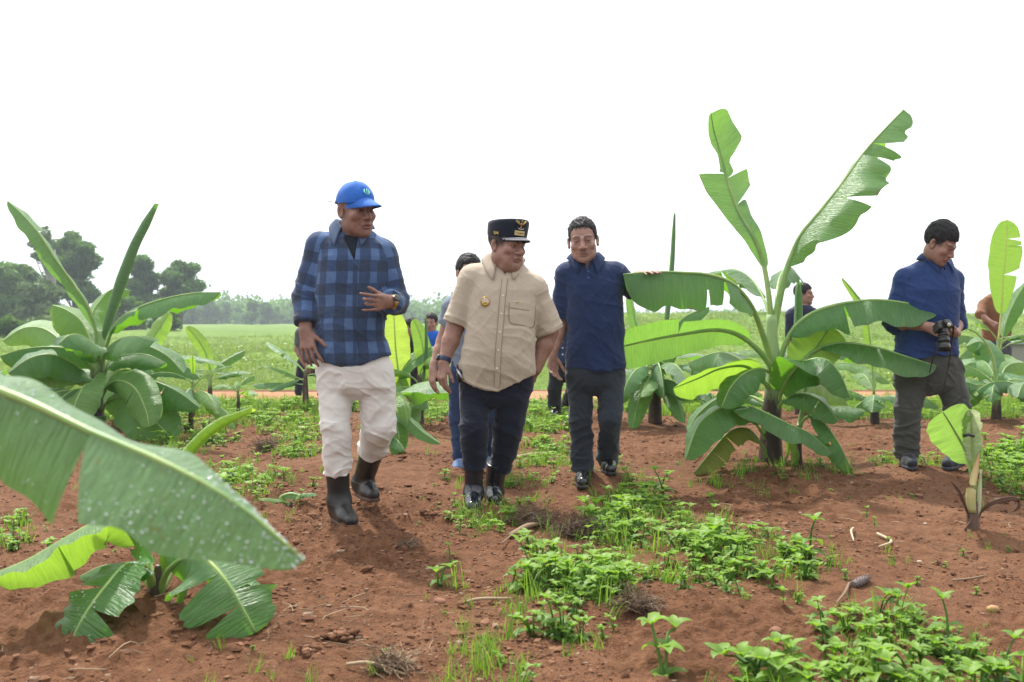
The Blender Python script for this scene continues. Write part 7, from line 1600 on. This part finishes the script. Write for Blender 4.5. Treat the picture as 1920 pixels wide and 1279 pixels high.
o = simple('person in a black cap and dark clothes standing beside the yellow leaf', D,
    dict(c=(768, 616, .0), yaw=-50, s=1.05, neck=(764, 634, .02)),
    [(632, 752, 776, .08), (638, 745, 784, .11), (650, 740, 788, .12), (700, 742, 786, .12)],
    [dict(j=[(746, 646, 0), (740, 675, 0), (744, 700, -.05)], sleeve=.9), dict(j=[(783, 646, 0), (787, 675, 0), (784, 700, -.05)], sleeve=.9)],
    [dict(j=[(754, 705, 0), (752, 722, 0), (752, 742, 0)], cuff=.96), dict(j=[(772, 705, 0), (774, 722, 0), (774, 742, 0)], cuff=.96)],
    dict(skin=SKD, shirt=fabric('black_far_shirt', (.012, .012, .014)), trousers=fabric('dark_far_trousers', (.012, .014, .02))), dict(top=692, hips=[(694, 746, 782, .11), (710, 746, 782, .11), (716, 746, 782, .1)]), 111, hairk=dict(side=-.03, back=-.07, fringe=.02))
D = 13.1
o = simple('person in grey shirt standing on the dirt track behind the man in plaid', D,
    dict(c=(584, 596, .0), yaw=10, s=1.0, neck=(584, 612, .02)),
    [(610, 573, 591, .08), (615, 564, 600, .11), (626, 559, 607, .12), (680, 561, 605, .12)],
    [dict(j=[(565, 624, 0), (558, 655, 0), (571, 682, -.10)], sleeve=.8, hand=dict(n=(.7, .5, 0), side=1, curl=[.3]*4)), dict(j=[(606, 624, 0), (611, 655, 0), (607, 685, -.05)], sleeve=.8)],
    [dict(j=[(569, 682, 0), (561, 712, 0), (560, 742, 0)], r=(.085, .06, .05), cuff=.96), dict(j=[(599, 682, 0), (603, 712, 0), (603, 742, 0)], r=(.085, .06, .05), cuff=.96)],
    dict(skin=SKD, shirt=fabric('grey_far_shirt', (.07, .075, .085)), trousers=fabric('dark_blue_far_trousers', (.015, .02, .04))), dict(top=668, hips=[(670, 563, 603, .10), (686, 561, 605, .11), (696, 561, 605, .1)]), 122)
HAZE = .0010
# ================================================================== HAZE
hz = [(-900, -8, -2), (900, -8, -2), (900, 1600, -2), (-900, 1600, -2), (-900, -8, 60), (900, -8, 60), (900, 1600, 60), (-900, 1600, 60)]
m = bpy.data.materials.new('haze_air'); m.use_nodes = True; t = m.node_tree; t.nodes.clear()
pv = t.nodes.new('ShaderNodeVolumePrincipled'); pv.inputs['Density'].default_value = HAZE; pv.inputs['Color'].default_value = (.80, .90, 1, 1); pv.inputs['Anisotropy'].default_value = .35
oo = t.nodes.new('ShaderNodeOutputMaterial'); t.links.new(pv.outputs[0], oo.inputs['Volume'])
o = mesh('haze', hz, np.array([(0, 3, 2, 1), (4, 5, 6, 7), (0, 1, 5, 4), (1, 2, 6, 5), (2, 3, 7, 6), (3, 0, 4, 7)]), m, smooth=False); o['kind'] = 'stuff'
o['label'] = 'pale thin haze over the whole field and far woods'; o['category'] = 'haze'
